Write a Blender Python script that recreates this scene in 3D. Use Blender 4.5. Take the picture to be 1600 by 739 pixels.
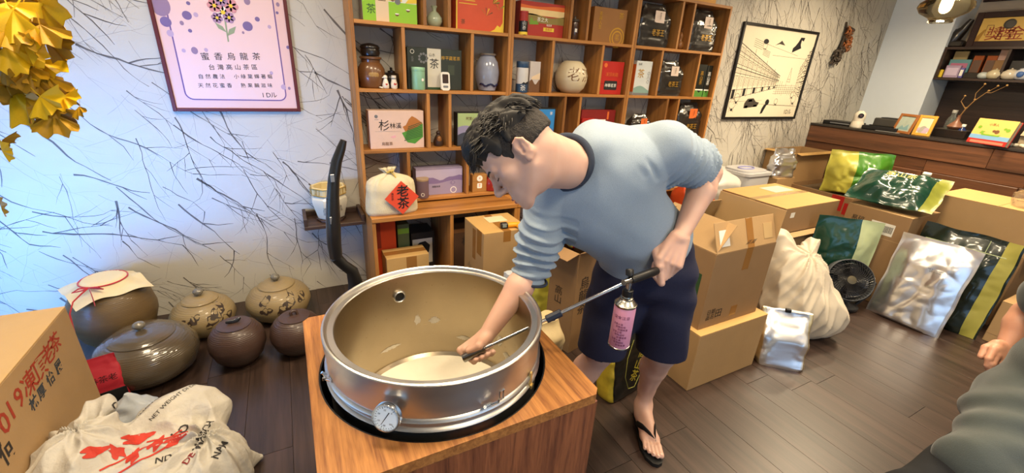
import bpy, bmesh, math, random
import numpy as np
from mathutils import Vector, Matrix, Euler, noise
for o in list(bpy.data.objects): bpy.data.objects.remove(o, do_unlink=True)
S = bpy.context.scene
COL = S.collection
V = Vector
PI = math.pi
# ------------------------------------------------------------------ camera
CAMZ = 1.55
FPX = 658.83                       # focal length in pixels of a 1600 px wide frame
YAW, PITCH, ROLL = math.radians(28.237), math.radians(21.883), math.radians(3.160)
_f = V((math.sin(YAW)*math.cos(PITCH), math.cos(YAW)*math.cos(PITCH), -math.sin(PITCH)))
_r = V((math.cos(YAW), -math.sin(YAW), 0)); _u = _r.cross(_f)
CR = _r*math.cos(ROLL) + _u*math.sin(ROLL); CU = -_r*math.sin(ROLL) + _u*math.cos(ROLL); CF = _f
cam = bpy.data.cameras.new('camera'); camo = bpy.data.objects.new('camera', cam); COL.objects.link(camo)
M = Matrix((CR, CU, -CF)).transposed().to_4x4(); M.translation = V((0, 0, CAMZ)); camo.matrix_world = M
cam.sensor_fit = 'HORIZONTAL'; cam.sensor_width = 36; cam.lens = 36*FPX/1600; cam.clip_start = .02
S.camera = camo
S.view_settings.view_transform = 'Standard'; S.view_settings.look = 'None'
S.view_settings.gamma = 1; S.view_settings.use_curve_mapping = False
S.view_settings.exposure = 0.04
# ------------------------------------------------------------------ world: sky seen only through the window
wd = bpy.data.worlds.new('sky'); S.world = wd; wd.use_nodes = True
bg = wd.node_tree.nodes['Background']; bg.inputs[0].default_value = (.42, .66, 1, 1); bg.inputs[1].default_value = 1.0
# ------------------------------------------------------------------ lights
def area(name, loc, target, sx, sy, power, col, spread=180):
    l = bpy.data.lights.new(name, 'AREA'); l.shape = 'RECTANGLE'; l.size = sx; l.size_y = sy
    l.energy = power; l.color = col; l.spread = math.radians(spread)
    o = bpy.data.objects.new(name, l); COL.objects.link(o); o.location = loc
    o.rotation_euler = (V(target)-V(loc)).to_track_quat('-Z', 'Y').to_euler()
    return o
ROOM_H = 2.75
XL, XR, YB, YF = -1.75, 5.719, 2.60, -1.6     # room shell, measured at the survey scale
K = 1.146                                      # survey scale -> metres (floor contacts give the true distance of the back wall)
EYE = V((0, 0, CAMZ)); ZF = CAMZ-CAMZ/K        # ZF: the floor in survey coordinates
def SC(p): return EYE+(V(p)-EYE)*K
def mark(): return set(bpy.data.objects)
def to_metres(before):
    for o in list(bpy.data.objects):
        if o not in before and o.parent is None: o.location = SC(o.location); o.scale = tuple(c*K for c in o.scale)
WARM = (1, .80, .53)
CEIL = [(-.6, 1.75), (.25, 1.0), (1.35, .9), (2.7, .9), (4.1, 1.3), (.6, -.6), (2.4, -.7)]
for cx, cy in CEIL:
    area('ceiling_lamp_light', SC((cx, cy, ROOM_H-.05)), SC((cx, cy, 0)), .45, .45, 22 if cx < 0 else (80 if cx > 4 else 35), WARM, 150)
area('window_daylight', SC((XL+.03, 1.0, .60)), SC((-1.0, 2.6, .62)), 1.7, .9, 66, (.07, .33, 1), 62)
area('window_skylight', SC((XL+.04, 1.0, .68)), SC((.4, 1.0, .75)), 1.7, .9, 16, (.20, .52, 1))
area('door_daylight', SC((1.2, YF+.05, 1.25)), SC((1.2, 2, 1.0)), 1.9, 2.0, 13, (.45, .68, 1))
# ------------------------------------------------------------------ pixel -> place on a known plane (authoring help)
def ray(px, py): return CF + CR*((px-800)/FPX) + CU*(-(py-369.5)/FPX)
def PY(px, py, Y): d = ray(px, py); p = d*(Y/d.y); p.z += CAMZ; return p
def PX(px, py, X): d = ray(px, py); p = d*(X/d.x); p.z += CAMZ; return p
def PZ(px, py, z=0): d = ray(px, py); p = d*((z-CAMZ)/d.z); p.z = z; return p
def zup(px, py, P):              # height at which the upright line through P meets the view line
    d = ray(px, py); t = (P.x*d.x+P.y*d.y)/(d.x**2+d.y**2); return CAMZ+d.z*t
# ------------------------------------------------------------------ materials
MATS = {}
def nodes(name):
    m = bpy.data.materials.new(name); m.use_nodes = True; nt = m.node_tree
    return m, nt, nt.nodes['Principled BSDF']
def rgb(h):
    if not isinstance(h, str): return tuple(h)+(1,) if len(h) == 3 else h
    c = [int(h[i:i+2], 16)/255 for i in (0, 2, 4)]
    return tuple((x/12.92 if x <= .04045 else ((x+.055)/1.055)**2.4) for x in c)+(1,)
def mat(name, col, rough=.55, metal=0, var=.12, scale=14, bump=0, bscale=60, coat=0, trans=0, alpha=1, emit=0, sheen=0, stretch=(1, 1, 1), ior=1.45):
    """plain procedural material: base colour with a soft noise variation and noise relief"""
    if name in MATS: return MATS[name]
    m, nt, b = nodes(name); L = nt.links; N = nt.nodes
    c = rgb(col)
    b.inputs['Roughness'].default_value = rough; b.inputs['Metallic'].default_value = metal
    b.inputs['Coat Weight'].default_value = coat; b.inputs['Transmission Weight'].default_value = trans
    b.inputs['Alpha'].default_value = alpha; b.inputs['IOR'].default_value = ior
    if sheen: b.inputs['Sheen Weight'].default_value = sheen
    tc = N.new('ShaderNodeTexCoord'); mp = N.new('ShaderNodeMapping'); mp.inputs['Scale'].default_value = stretch
    L.new(tc.outputs['Object'], mp.inputs[0])
    if var:
        nz = N.new('ShaderNodeTexNoise'); nz.inputs['Scale'].default_value = scale; nz.inputs['Detail'].default_value = 4
        L.new(mp.outputs[0], nz.inputs[0])
        mx = N.new('ShaderNodeMix'); mx.data_type = 'RGBA'
        mx.inputs[6].default_value = tuple(x*(1-var) for x in c[:3])+(1,); mx.inputs[7].default_value = tuple(min(1, x*(1+var)) for x in c[:3])+(1,)
        L.new(nz.outputs[0], mx.inputs[0]); L.new(mx.outputs[2], b.inputs['Base Color'])
    else: b.inputs['Base Color'].default_value = c
    if bump:
        n2 = N.new('ShaderNodeTexNoise'); n2.inputs['Scale'].default_value = bscale; n2.inputs['Detail'].default_value = 5
        L.new(mp.outputs[0], n2.inputs[0]); bp = N.new('ShaderNodeBump'); bp.inputs['Strength'].default_value = bump; bp.inputs['Distance'].default_value = .01
        L.new(n2.outputs[0], bp.inputs['Height']); L.new(bp.outputs[0], b.inputs['Normal'])
    if emit: b.inputs['Emission Color'].default_value = c; b.inputs['Emission Strength'].default_value = emit
    MATS[name] = m; return m
def wood(name, c1, c2, axis='X', scale=1, rough=.4, coat=0, fine=1.0, bump=.05, ramp=(.42, .85)):
    """stretched-noise wood grain running along one axis (object coordinates)"""
    if name in MATS: return MATS[name]
    m, nt, b = nodes(name); L = nt.links; N = nt.nodes
    tc = N.new('ShaderNodeTexCoord'); mp = N.new('ShaderNodeMapping')
    mp.inputs['Scale'].default_value = {'X': (1.2, 22, 22), 'Y': (22, 1.2, 22), 'Z': (22, 22, 1.2)}[axis]
    oi = N.new('ShaderNodeObjectInfo'); ad = N.new('ShaderNodeVectorMath'); ad.operation = 'ADD'
    sc = N.new('ShaderNodeVectorMath'); sc.operation = 'SCALE'; sc.inputs[0].default_value = (7, 9, 11)
    L.new(oi.outputs['Random'], sc.inputs['Scale']); L.new(tc.outputs['Object'], ad.inputs[0]); L.new(sc.outputs[0], ad.inputs[1]); L.new(ad.outputs[0], mp.inputs[0])
    n1 = N.new('ShaderNodeTexNoise'); n1.inputs['Scale'].default_value = scale; n1.inputs['Detail'].default_value = 6; n1.inputs['Distortion'].default_value = .6
    n2 = N.new('ShaderNodeTexNoise'); n2.inputs['Scale'].default_value = scale*7; n2.inputs['Detail'].default_value = 3
    L.new(mp.outputs[0], n1.inputs[0]); L.new(mp.outputs[0], n2.inputs[0])
    ma = N.new('ShaderNodeMath'); ma.operation = 'MULTIPLY_ADD'; ma.inputs[1].default_value = .35*fine
    L.new(n2.outputs[0], ma.inputs[0]); L.new(n1.outputs[0], ma.inputs[2])
    rp = N.new('ShaderNodeValToRGB'); rp.color_ramp.elements[0].position = ramp[0]; rp.color_ramp.elements[1].position = ramp[1]
    rp.color_ramp.elements[0].color = rgb(c1); rp.color_ramp.elements[1].color = rgb(c2)
    L.new(ma.outputs[0], rp.inputs[0])
    hs = N.new('ShaderNodeHueSaturation'); vr = N.new('ShaderNodeMapRange'); vr.inputs[3].default_value = .88; vr.inputs[4].default_value = 1.1
    L.new(oi.outputs['Random'], vr.inputs[0]); L.new(vr.outputs[0], hs.inputs['Value']); L.new(rp.outputs[0], hs.inputs['Color']); L.new(hs.outputs[0], b.inputs['Base Color'])
    bp = N.new('ShaderNodeBump'); bp.inputs['Strength'].default_value = bump*3; bp.inputs['Distance'].default_value = .003
    L.new(ma.outputs[0], bp.inputs['Height']); L.new(bp.outputs[0], b.inputs['Normal'])
    b.inputs['Roughness'].default_value = rough; b.inputs['Coat Weight'].default_value = coat
    MATS[name] = m; return m
# ------------------------------------------------------------------ mesh building
class MB:
    def __init__(s): s.v = []; s.f = []; s.mi = []
    def add(s, vs, fs, mi=0, T=None):
        b = len(s.v)
        s.v += [tuple(T @ V(p)) for p in vs] if T is not None else [tuple(p) for p in vs]
        for f in fs: s.f.append(tuple(b+i for i in f)); s.mi.append(mi)
        return s
    def box(s, c, d, bev=.002, mi=0, T=None):
        """box with chamfered edges: centre c, full size d"""
        hx, hy, hz = d[0]/2, d[1]/2, d[2]/2; e = min(bev, hx*.45, hy*.45, hz*.45); vs = []; idx = {}
        for sx in (-1, 1):
            for sy in (-1, 1):
                for sz in (-1, 1):
                    for ax in range(3):
                        p = [sx*(hx-(0 if ax == 0 else e)), sy*(hy-(0 if ax == 1 else e)), sz*(hz-(0 if ax == 2 else e))]
                        idx[(sx, sy, sz, ax)] = len(vs); vs.append((p[0]+c[0], p[1]+c[1], p[2]+c[2]))
        g = idx.get; fs = []
        q = [(-1, -1), (1, -1), (1, 1), (-1, 1)]
        for s1 in (-1, 1):
            for ax in range(3):
                t = []
                for a, b in q:
                    k = [0, 0, 0]; k[ax] = s1; k[(ax+1) % 3] = a; k[(ax+2) % 3] = b; t.append(g((k[0], k[1], k[2], ax)))
                fs.append(t if s1 > 0 else t[::-1])
        for ax in range(3):
            a1, a2 = (ax+1) % 3, (ax+2) % 3
            for u in (-1, 1):
                for w in (-1, 1):
                    k0 = [0]*3; k0[ax] = -1; k0[a1] = u; k0[a2] = w; k1 = k0[:]; k1[ax] = 1
                    t = [g((*k0, a1)), g((*k1, a1)), g((*k1, a2)), g((*k0, a2))]
                    fs.append(t if u*w > 0 else t[::-1])
        for sx in (-1, 1):
            for sy in (-1, 1):
                for sz in (-1, 1):
                    t = [g((sx, sy, sz, 0)), g((sx, sy, sz, 1)), g((sx, sy, sz, 2))]; fs.append(t if sx*sy*sz > 0 else t[::-1])
        return s.add(vs, fs, mi, T)
    def b2(s, a, b, bev=.002, mi=0, T=None):
        return s.box([(a[i]+b[i])/2 for i in range(3)], [abs(b[i]-a[i]) for i in range(3)], bev, mi, T)
    def lathe(s, prof, seg=32, mi=0, T=None, sx=1, sy=1, cap=True):
        vs = []; fs = []; n = len(prof)
        for r, z in prof:
            for k in range(seg):
                a = 2*PI*k/seg; vs.append((r*math.cos(a)*sx, r*math.sin(a)*sy, z))
        for i in range(n-1):
            for k in range(seg): k2 = (k+1) % seg; fs.append((i*seg+k, i*seg+k2, (i+1)*seg+k2, (i+1)*seg+k))
        if cap and prof[0][0] > 1e-4: fs.append(tuple(range(seg))[::-1])
        if cap and prof[-1][0] > 1e-4: fs.append(tuple((n-1)*seg+k for k in range(seg)))
        return s.add(vs, fs, mi, T)
    def tube(s, pts, rad, seg=10, mi=0, T=None, sq=1.0, up=None, cap=True):
        pts = [V(p) for p in pts]; n = len(pts); rs = rad if hasattr(rad, '__len__') else [rad]*n
        vs = []; fs = []; ref = None
        for i, p in enumerate(pts):
            t = (pts[min(i+1, n-1)]-pts[max(i-1, 0)]).normalized()
            if ref is None: ref = V(up) if up else (V((0, 0, 1)) if abs(t.z) < .9 else V((1, 0, 0)))
            a = (ref-t*ref.dot(t)).normalized(); b = t.cross(a); ref = a
            for k in range(seg):
                w = 2*PI*k/seg; vs.append(p+a*(math.cos(w)*rs[i])+b*(math.sin(w)*rs[i]*sq))
        for i in range(n-1):
            for k in range(seg): k2 = (k+1) % seg; fs.append((i*seg+k, i*seg+k2, (i+1)*seg+k2, (i+1)*seg+k))
        if cap: fs.append(tuple(range(seg))[::-1]); fs.append(tuple((n-1)*seg+k for k in range(seg)))
        return s.add(vs, fs, mi, T)
    def prism(s, poly, z0, z1, mi=0, T=None):
        n = len(poly); vs = [(x, y, z0) for x, y in poly]+[(x, y, z1) for x, y in poly]
        fs = [tuple(range(n))[::-1], tuple(range(n, 2*n))]+[(i, (i+1) % n, n+(i+1) % n, n+i) for i in range(n)]
        return s.add(vs, fs, mi, T)
    def sphere(s, c, r, seg=16, rings=9, mi=0, T=None):
        rr = r if hasattr(r, '__len__') else (r, r, r); vs = [(c[0], c[1], c[2]-rr[2])]; fs = []
        for i in range(1, rings):
            a = -PI/2+PI*i/rings
            for k in range(seg): w = 2*PI*k/seg; vs.append((c[0]+rr[0]*math.cos(a)*math.cos(w), c[1]+rr[1]*math.cos(a)*math.sin(w), c[2]+rr[2]*math.sin(a)))
        vs.append((c[0], c[1], c[2]+rr[2])); top = len(vs)-1
        for k in range(seg):
            k2 = (k+1) % seg; fs.append((0, 1+k2, 1+k)); fs.append((top, top-seg+k, top-seg+k2))
            for i in range(rings-2): fs.append((1+i*seg+k, 1+i*seg+k2, 1+(i+1)*seg+k2, 1+(i+1)*seg+k))
        return s.add(vs, fs, mi, T)
    def grid(s, fn, nu, nv, mi=0, T=None, thick=0):
        P = [[V(fn(i/nu, j/nv)) for i in range(nu+1)] for j in range(nv+1)]; vs = [p for row in P for p in row]
        fs = [(j*(nu+1)+i, j*(nu+1)+i+1, (j+1)*(nu+1)+i+1, (j+1)*(nu+1)+i) for j in range(nv) for i in range(nu)]
        if thick:
            n0 = len(vs); nm = []
            for j in range(nv+1):
                for i in range(nu+1):
                    du = P[j][min(i+1, nu)]-P[j][max(i-1, 0)]; dv = P[min(j+1, nv)][i]-P[max(j-1, 0)][i]; nm.append(du.cross(dv).normalized())
            vs = vs+[vs[k]-nm[k]*thick for k in range(n0)]
            fs = fs+[tuple(n0+k for k in f[::-1]) for f in fs]
            W = nu+1
            for i in range(nu): fs.append((i+1, i, n0+i, n0+i+1)); a = nv*W+i; fs.append((a, a+1, n0+a+1, n0+a))
            for j in range(nv): a, b = j*W, (j+1)*W; fs.append((a, b, n0+b, n0+a)); a += nu; b += nu; fs.append((b, a, n0+a, n0+b))
        return s.add(vs, fs, mi, T)
    def build(s, name, mats, parent=None, smooth=None, loc=None, rot=None, kind=None):
        me = bpy.data.meshes.new(name); me.from_pydata(s.v, [], s.f)
        for m in (mats if isinstance(mats, (list, tuple)) else [mats]): me.materials.append(m)
        me.polygons.foreach_set('material_index', s.mi)
        if smooth is not None:
            me.polygons.foreach_set('use_smooth', [True]*len(s.f))
            if smooth < 180: me.set_sharp_from_angle(angle=math.radians(smooth))
        me.update(); return link(name, me, parent, loc, rot, kind)
def link(name, me, parent=None, loc=None, rot=None, kind=None):
    o = bpy.data.objects.new(name, me); COL.objects.link(o)
    if parent is not None: o.parent = parent
    if loc is not None: o.location = loc
    if rot is not None: o.rotation_euler = rot
    if kind: o['kind'] = kind
    return o
def tag(o, label, cat, group=None):
    o['label'] = label; o['category'] = cat
    if group: o['group'] = group
    return o
def thing(name, label, cat, loc=(0, 0, 0), rot=0, group=None):
    o = bpy.data.objects.new(name, None); COL.objects.link(o); o.empty_display_size = .05; o.location = loc
    o.rotation_euler = (0, 0, rot) if not hasattr(rot, '__len__') else rot
    return tag(o, label, cat, group)
def struct(name, mb, m, smooth=None): return mb.build(name, m, smooth=smooth, kind='structure')
FRONT = (PI/2, 0, 0)             # rotation of lettering standing upright and facing -Y
def text(body, size, m, parent, loc, rot=FRONT, name='lettering', sx=1, bold=0, align='CENTER', vertical=False):
    cu = bpy.data.curves.new(name, 'FONT'); cu.body = '\n'.join(body) if vertical else body; cu.size = size
    cu.align_x = align; cu.align_y = 'CENTER'; cu.offset = bold; cu.resolution_u = 2; cu.fill_mode = 'FRONT'
    if vertical: cu.space_line = .95
    t = bpy.data.objects.new('t', cu); COL.objects.link(t)
    me = bpy.data.meshes.new_from_object(t); bpy.data.objects.remove(t); me.name = name; me.materials.clear(); me.materials.append(m)
    o = link(name, me, parent, loc, rot); o.scale = (sx, 1, 1); return o
def panel(name, poly, m, parent, loc=(0, 0, 0), rot=FRONT, th=.0006):
    """flat printed patch: outline in its own plane, a hair thick"""
    b = MB(); b.prism(poly, 0, th); return b.build(name, m, parent, loc=loc, rot=rot)
def rect(w, h, x=0, y=0): return [(x-w/2, y-h/2), (x+w/2, y-h/2), (x+w/2, y+h/2), (x-w/2, y+h/2)]
def rrect(w, h, r, n=4, x=0, y=0):
    out = []
    for cx, cy, a0 in ((w/2-r, h/2-r, 0), (-w/2+r, h/2-r, 90), (-w/2+r, -h/2+r, 180), (w/2-r, -h/2+r, 270)):
        for k in range(n+1): a = math.radians(a0+90*k/n); out.append((x+cx+r*math.cos(a), y+cy+r*math.sin(a)))
    return out
def disc(r, n=24, x=0, y=0, sy=1): return [(x+r*math.cos(2*PI*k/n), y+sy*r*math.sin(2*PI*k/n)) for k in range(n)]
def fold(p, f): return noise.noise(V(p)*f)
# ================================================================== STRUCTURE
FX0, FX1, FY0, FY1 = XL*K, (XR+.5)*K, YF*K, YB*K
wallpaper = mat('wallpaper', 'bdb8ac', .8, var=.05, scale=5, bump=.12, bscale=130, stretch=(1, 1, 3))
crackm = mat('crack_ink', '66605a', .85, var=.25, scale=30)
crackl = mat('crack_ink_pale', 'a5a097', .85, var=.2, scale=30)
white_paint = mat('white_paint', 'dfe9f2', .7, var=.02)
ceil_m = mat('ceiling_paint', 'e4e0d6', .8, var=.02)
floor_base = mat('floor_joint', '1e1713', .8)
plankm = wood('floor_plank_wood', '1f1612', '41312a', 'Y', .8, rough=.36, bump=.04)
fl = MB(); fl.b2((FX0-.1, FY0-.1, -.06), (FX1+.1, FY1+.1, -.004)); floor = struct('floor', fl, floor_base)
rnd = random.Random(4)
pw, pl = .185, 1.22
pm = {}
def plank_mesh(L):
    k = round(L, 2)
    if k not in pm:
        b = MB(); b.b2((-pw/2+.0008, -k/2+.0008, -.006), (pw/2-.0008, k/2-.0008, 0), .0003); o = b.build('plank', plankm); pm[k] = o.data; bpy.data.objects.remove(o)
    return pm[k]
x = FX0+pw/2
while x < FX1:
    y = FY0-rnd.uniform(0, 1.1)
    while y < FY1:
        y0, y1 = max(y, FY0), min(y+pl, FY1)
        if y1-y0 > .08:
            link('plank', plank_mesh(y1-y0), floor, (x, (y0+y1)/2, 0))
        y += pl
    x += pw
_m = mark()
wb = MB(); wb.b2((XL-.1, YB, ZF-.03), (XR+.7, YB+.1, ROOM_H)); wall_back = struct('wall_back', wb, wallpaper)
def strokes(b, pts, w0, w1, y):
    n = len(pts); vs = []; fs = []
    for i, p in enumerate(pts):
        q0 = pts[max(i-1, 0)]; q1 = pts[min(i+1, n-1)]; dx, dz = q1[0]-q0[0], q1[1]-q0[1]; L = math.hypot(dx, dz) or 1
        w = (w0+(w1-w0)*i/(n-1))*rnd.uniform(.45, 1.25)/2; vs += [(p[0]-dz/L*w, y, p[1]+dx/L*w), (p[0]+dz/L*w, y, p[1]-dx/L*w)]
    for i in range(n-1): fs.append((2*i, 2*i+1, 2*i+3, 2*i+2))
    b.add(vs, fs)
def crack(b, x, z, a, L, w, y, depth=0):
    pts = [(x, z)]; step = .035; n = max(3, int(L/step)); a0 = a
    for i in range(n):
        a += rnd.gauss(0, .13)+(a0-a)*.2; x += math.cos(a)*step; z += math.sin(a)*step
        if z < ZF or z > ROOM_H or x < XL or x > XR: break
        pts.append((x, z))
        if depth < 2 and rnd.random() < (.22 if depth == 0 else .14):
            crack(b, x, z, a+rnd.choice((-1, 1))*rnd.uniform(.3, .8), L*rnd.uniform(.2, .5), w*.6, y, depth+1)
    if len(pts) > 2: strokes(b, pts, w, w*.3, y)
cb = MB(); cp = MB()
for i in range(560):                                   # diagonal veins on the left, branch-like upright ones on the right
    x = XL+(XR-XL)*((i+rnd.random())/560); z = rnd.uniform(ZF+.02, ROOM_H)
    if x < 1.5: a = math.radians(rnd.choice((rnd.gauss(-42, 12), rnd.gauss(-42, 12), rnd.gauss(-20, 14), rnd.gauss(-65, 10))))
    else: a = math.radians(rnd.gauss(-78, 20))
    if x > 3: crack(cb, x+rnd.uniform(-.3, .3), rnd.uniform(ZF, ROOM_H), math.radians(rnd.gauss(-80, 22)), rnd.uniform(.3, .8), .005, YB-.0006)
    crack(cb, x, z, a, rnd.uniform(.2, .6), rnd.choice((.004, .006, .010, .006)), YB-.0006)
for i in range(950):
    x = rnd.uniform(XL, XR); z = rnd.uniform(ZF, ROOM_H)
    crack(cp, x, z, math.radians(rnd.choice((-40, -50, 20, -85, 5, 60))+rnd.gauss(0, 10)), rnd.uniform(.1, .45), .0025, YB-.0003, 1)
cb.build('vein_print', crackm, wall_back, kind='stuff'); cp.build('fine_vein_print', crackl, wall_back, kind='stuff')
# right wall with the niche that holds the hanging cabinet
YC = PX(1456.5, 124, XR).y
NX = max(XR+.22, PY(1465.7, 150, YC).x+.1)
wr = MB(); wr.b2((XR, YC, ZF-.03), (NX+.1, YB, ROOM_H)); struct('wall_right', wr, white_paint)
nb = MB(); nb.b2((NX, YF-.1, ZF-.03), (NX+.1, YC, ROOM_H)); wall_niche = struct('wall_niche', nb, mat('niche_paint', 'c6b8a6', .75, var=.04))
ww = MB(); y0, y1, z0, z1 = .15, 1.85, .28, 1.08
ww.b2((XL-.1, YF-.1, ZF-.03), (XL, y0, ROOM_H)); ww.b2((XL-.1, y1, ZF-.03), (XL, YB, ROOM_H)); ww.b2((XL-.1, y0, ZF-.03), (XL, y1, z0)); ww.b2((XL-.1, y0, z1), (XL, y1, ROOM_H))
struct('wall_left', ww, white_paint)
wf = MB()
for (a, b_) in (((y0, z0), (y1, z0+.05)), ((y0, z1-.05), (y1, z1)), ((y0, z0), (y0+.05, z1)), ((y1-.05, z0), (y1, z1)), (((y0+y1)/2-.025, z0), ((y0+y1)/2+.025, z1))):
    wf.b2((XL-.07, a[0], a[1]), (XL-.02, b_[0], b_[1]))
win = struct('window_1', wf, mat('window_aluminium', '4a4a4c', .4, .6))
glass = mat('clear_glass', 'ffffff', .02, var=0, trans=1)
gp = MB(); gp.b2((XL-.05, y0+.05, z0+.05), (XL-.044, (y0+y1)/2-.025, z1-.05)); gp.build('pane', glass, win)
gp = MB(); gp.b2((XL-.05, (y0+y1)/2+.025, z0+.05), (XL-.044, y1-.05, z1-.05)); gp.build('pane', glass, win)
fw = MB(); fw.b2((XL-.1, YF-.1, ZF-.03), (.3, YF, ROOM_H)); fw.b2((2.1, YF-.1, ZF-.03), (NX+.1, YF, ROOM_H)); fw.b2((.3, YF-.1, 2.3), (2.1, YF, ROOM_H)); struct('wall_front', fw, white_paint)
cl = MB(); cl.b2((XL-.1, YF-.1, ROOM_H), (NX+.1, YB+.1, ROOM_H+.1)); struct('ceiling', cl, ceil_m)
lampm = mat('lamp_diffuser', (1, .86, .66), .5, var=0, emit=3)
trimm = mat('lamp_trim', 'dddddd', .4)
for i, (cx, cy) in enumerate(CEIL):
    t = thing('ceiling_light', 'square recessed ceiling light above the '+('poster wall', 'steel drum', 'man and shelves', 'cartons on the floor', 'reception counter', 'camera at the left', 'camera at the right')[i], 'ceiling light', (cx, cy, ROOM_H), group='recessed ceiling lights')
    b = MB(); b.b2((-.24, -.24, -.015), (.24, -.21, 0)); b.b2((-.24, .21, -.015), (.24, .24, 0)); b.b2((-.24, -.21, -.015), (-.21, .21, 0)); b.b2((.21, -.21, -.015), (.24, .21, 0)); b.build('frame', trimm, t)
    b = MB(); b.b2((-.21, -.21, -.006), (.21, .21, 0)); b.build('diffuser', lampm, t)

# ================================================================== SHELVING
oakX = wood('shelf_wood_x', '7d4f20', 'bb8040', 'X', 1.0, .45)
oakZ = wood('shelf_wood_z', '7d4f20', 'bb8040', 'Z', 1.0, .45)
SY = 2.40                                   # front plane of the shelves
UX = [.331, 1.212, 2.140, 3.030]
ROWZ = [1.728, 1.407, 1.087]                # tops of the boards
SB, TB = .790, .018                          # bottom board top, board thickness
STOP = 2.045
BT = .762                                    # base cabinet top
rowpx = {0: {0: (664, 702.5), 1: (892, 919), 2: (1062, 1080)}, 1: {0: (632, 738), 1: (862.5, 939.5), 2: (1031, 1090)},
         2: {0: (670, 703.5), 1: (882.5, 906), 2: (1040.5, 1057.5)}, 3: {0: (639.5, 731)}}
rowy = {0: {0: 20, 1: 40, 2: 50}, 1: {0: 100, 1: 110, 2: 115}, 2: {0: 180, 1: 175, 2: 180}, 3: {0: 270}}
DIV = {}
for u in range(3):
    X0, X1 = UX[u], UX[u+1]
    t = thing('shelf_unit', ['left shelf unit, orange-brown wood, standing nearest the pink framed poster', 'middle shelf unit of orange-brown wood, behind the bending man', 'right shelf unit of orange-brown wood, beside the black and white street picture'][u], 'shelf', (X0, SY, 0), group='wooden wall shelves')
    W = X1-X0; D = YB-SY-.001
    for sx in (0, 1):
        b = MB(); xx = .0005 if sx == 0 else W-TB-.0005; b.b2((xx, 0, SB-.02), (xx+TB, D, STOP), .0015); b.build('side_panel', oakZ, t)
    for z in [STOP]+ROWZ+[SB]:
        b = MB(); b.b2((TB+.0005, .001, z-TB), (W-TB-.0005, D, z), .0012); b.build('shelf_board', oakX, t)
    levels = [STOP]+ROWZ+[SB]
    for r in range(4):
        px = rowpx[r].get(u)
        xs = [PY(p, rowy[r][u], SY).x-X0 for p in px] if px else [.33*W, .62*W]
        DIV[(u, r)] = [X0+TB]+[X0+a for a in xs]+[X1-TB]
        for a in xs:
            b = MB(); b.b2((a-TB/2, .002, levels[r+1]+.0005), (a+TB/2, D, levels[r]-TB-.0005), .0012); b.build('divider', oakZ, t)
BY = 2.205
for u in range(3):
    X0, X1 = UX[u], UX[u+1]; W = X1-X0; D = YB-BY-.001
    t = thing('base_cabinet', ['left open base cabinet, below the left shelf unit and the cloth tea sack', 'middle open base cabinet, half hidden by the carton and the bending man', 'right open base cabinet, hidden behind man and cartons'][u], 'cabinet', (X0, BY, 0), group='open base cabinets')
    b = MB(); b.b2((.0005, -.004, BT-.026), (W-.0005, D, BT), .002); b.build('top_board', oakX, t)
    b = MB(); b.b2((.02, .01, ZF+.05), (W-.02, D, ZF+.07), .001); b.build('shelf_board', oakX, t)
    b = MB(); b.b2((.02, .03, ZF), (W-.02, .05, ZF+.05), .001); b.build('plinth', oakX, t)
    for xx in (.0005, W*.5, W-TB-.0015):
        b = MB(); b.b2((xx, 0, ZF+(0.07 if 0 < xx < W-.1 and xx > .01 else 0)), (xx+.02, D, BT-.0265), .0015); b.build('divider' if .01 < xx < W-.1 else 'side_panel', oakZ, t)
# small dark wall shelf on the left
darkw = wood('dark_walnut', '2e2019', '4d382b', 'X', 1, .45)

# ================================================================== COUNTER
CX = 4.852; CT = PX(1266.8, 191.3, CX).z; CY0 = -.6
planks_w = wood('counter_plank_wood', '3e281b', '72492f', 'Y', .7, .42, bump=.12)
t = thing('reception_counter', 'long reception counter faced with rough dark brown boards at the right', 'counter', (CX, 0, 0))
b = MB(); b.b2((.03, CY0, ZF), (.46, YB-.002, CT-.022)); b.build('body', darkw, t)
b = MB(); b.b2((-.004, CY0, CT-.02), (.48, YB-.002, CT), .002); b.build('counter_top', mat('counter_top_black', '35302d', .25, var=.2), t)
z = CT-.023; rows = [.155, .10, .125, .085, .12, .10, .13, .10, .11, .12]
for r, h in enumerate(rows):
    y = YB-.003; k = 0; h = min(h, z-ZF)
    if h < .03: break
    while y > CY0+.05:
        L = rnd.uniform(.5, 1.15) if r else rnd.uniform(1.2, 1.6); y0 = max(CY0, y-L); pr = .002+.042*rnd.random() if r else .026
        b = MB(); b.b2((.029-pr, y0+.001, z-h+.0015), (.0295, y-.001, z), .003)
        if rnd.random() < .45 and r: b.b2((.029-pr-.008, y0+.03, z-h*.55), (.029-pr+.001, y-.05, z-.006), .003)
        b.build('board', planks_w, t); y = y0
    z -= h

to_metres(_m)
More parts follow.
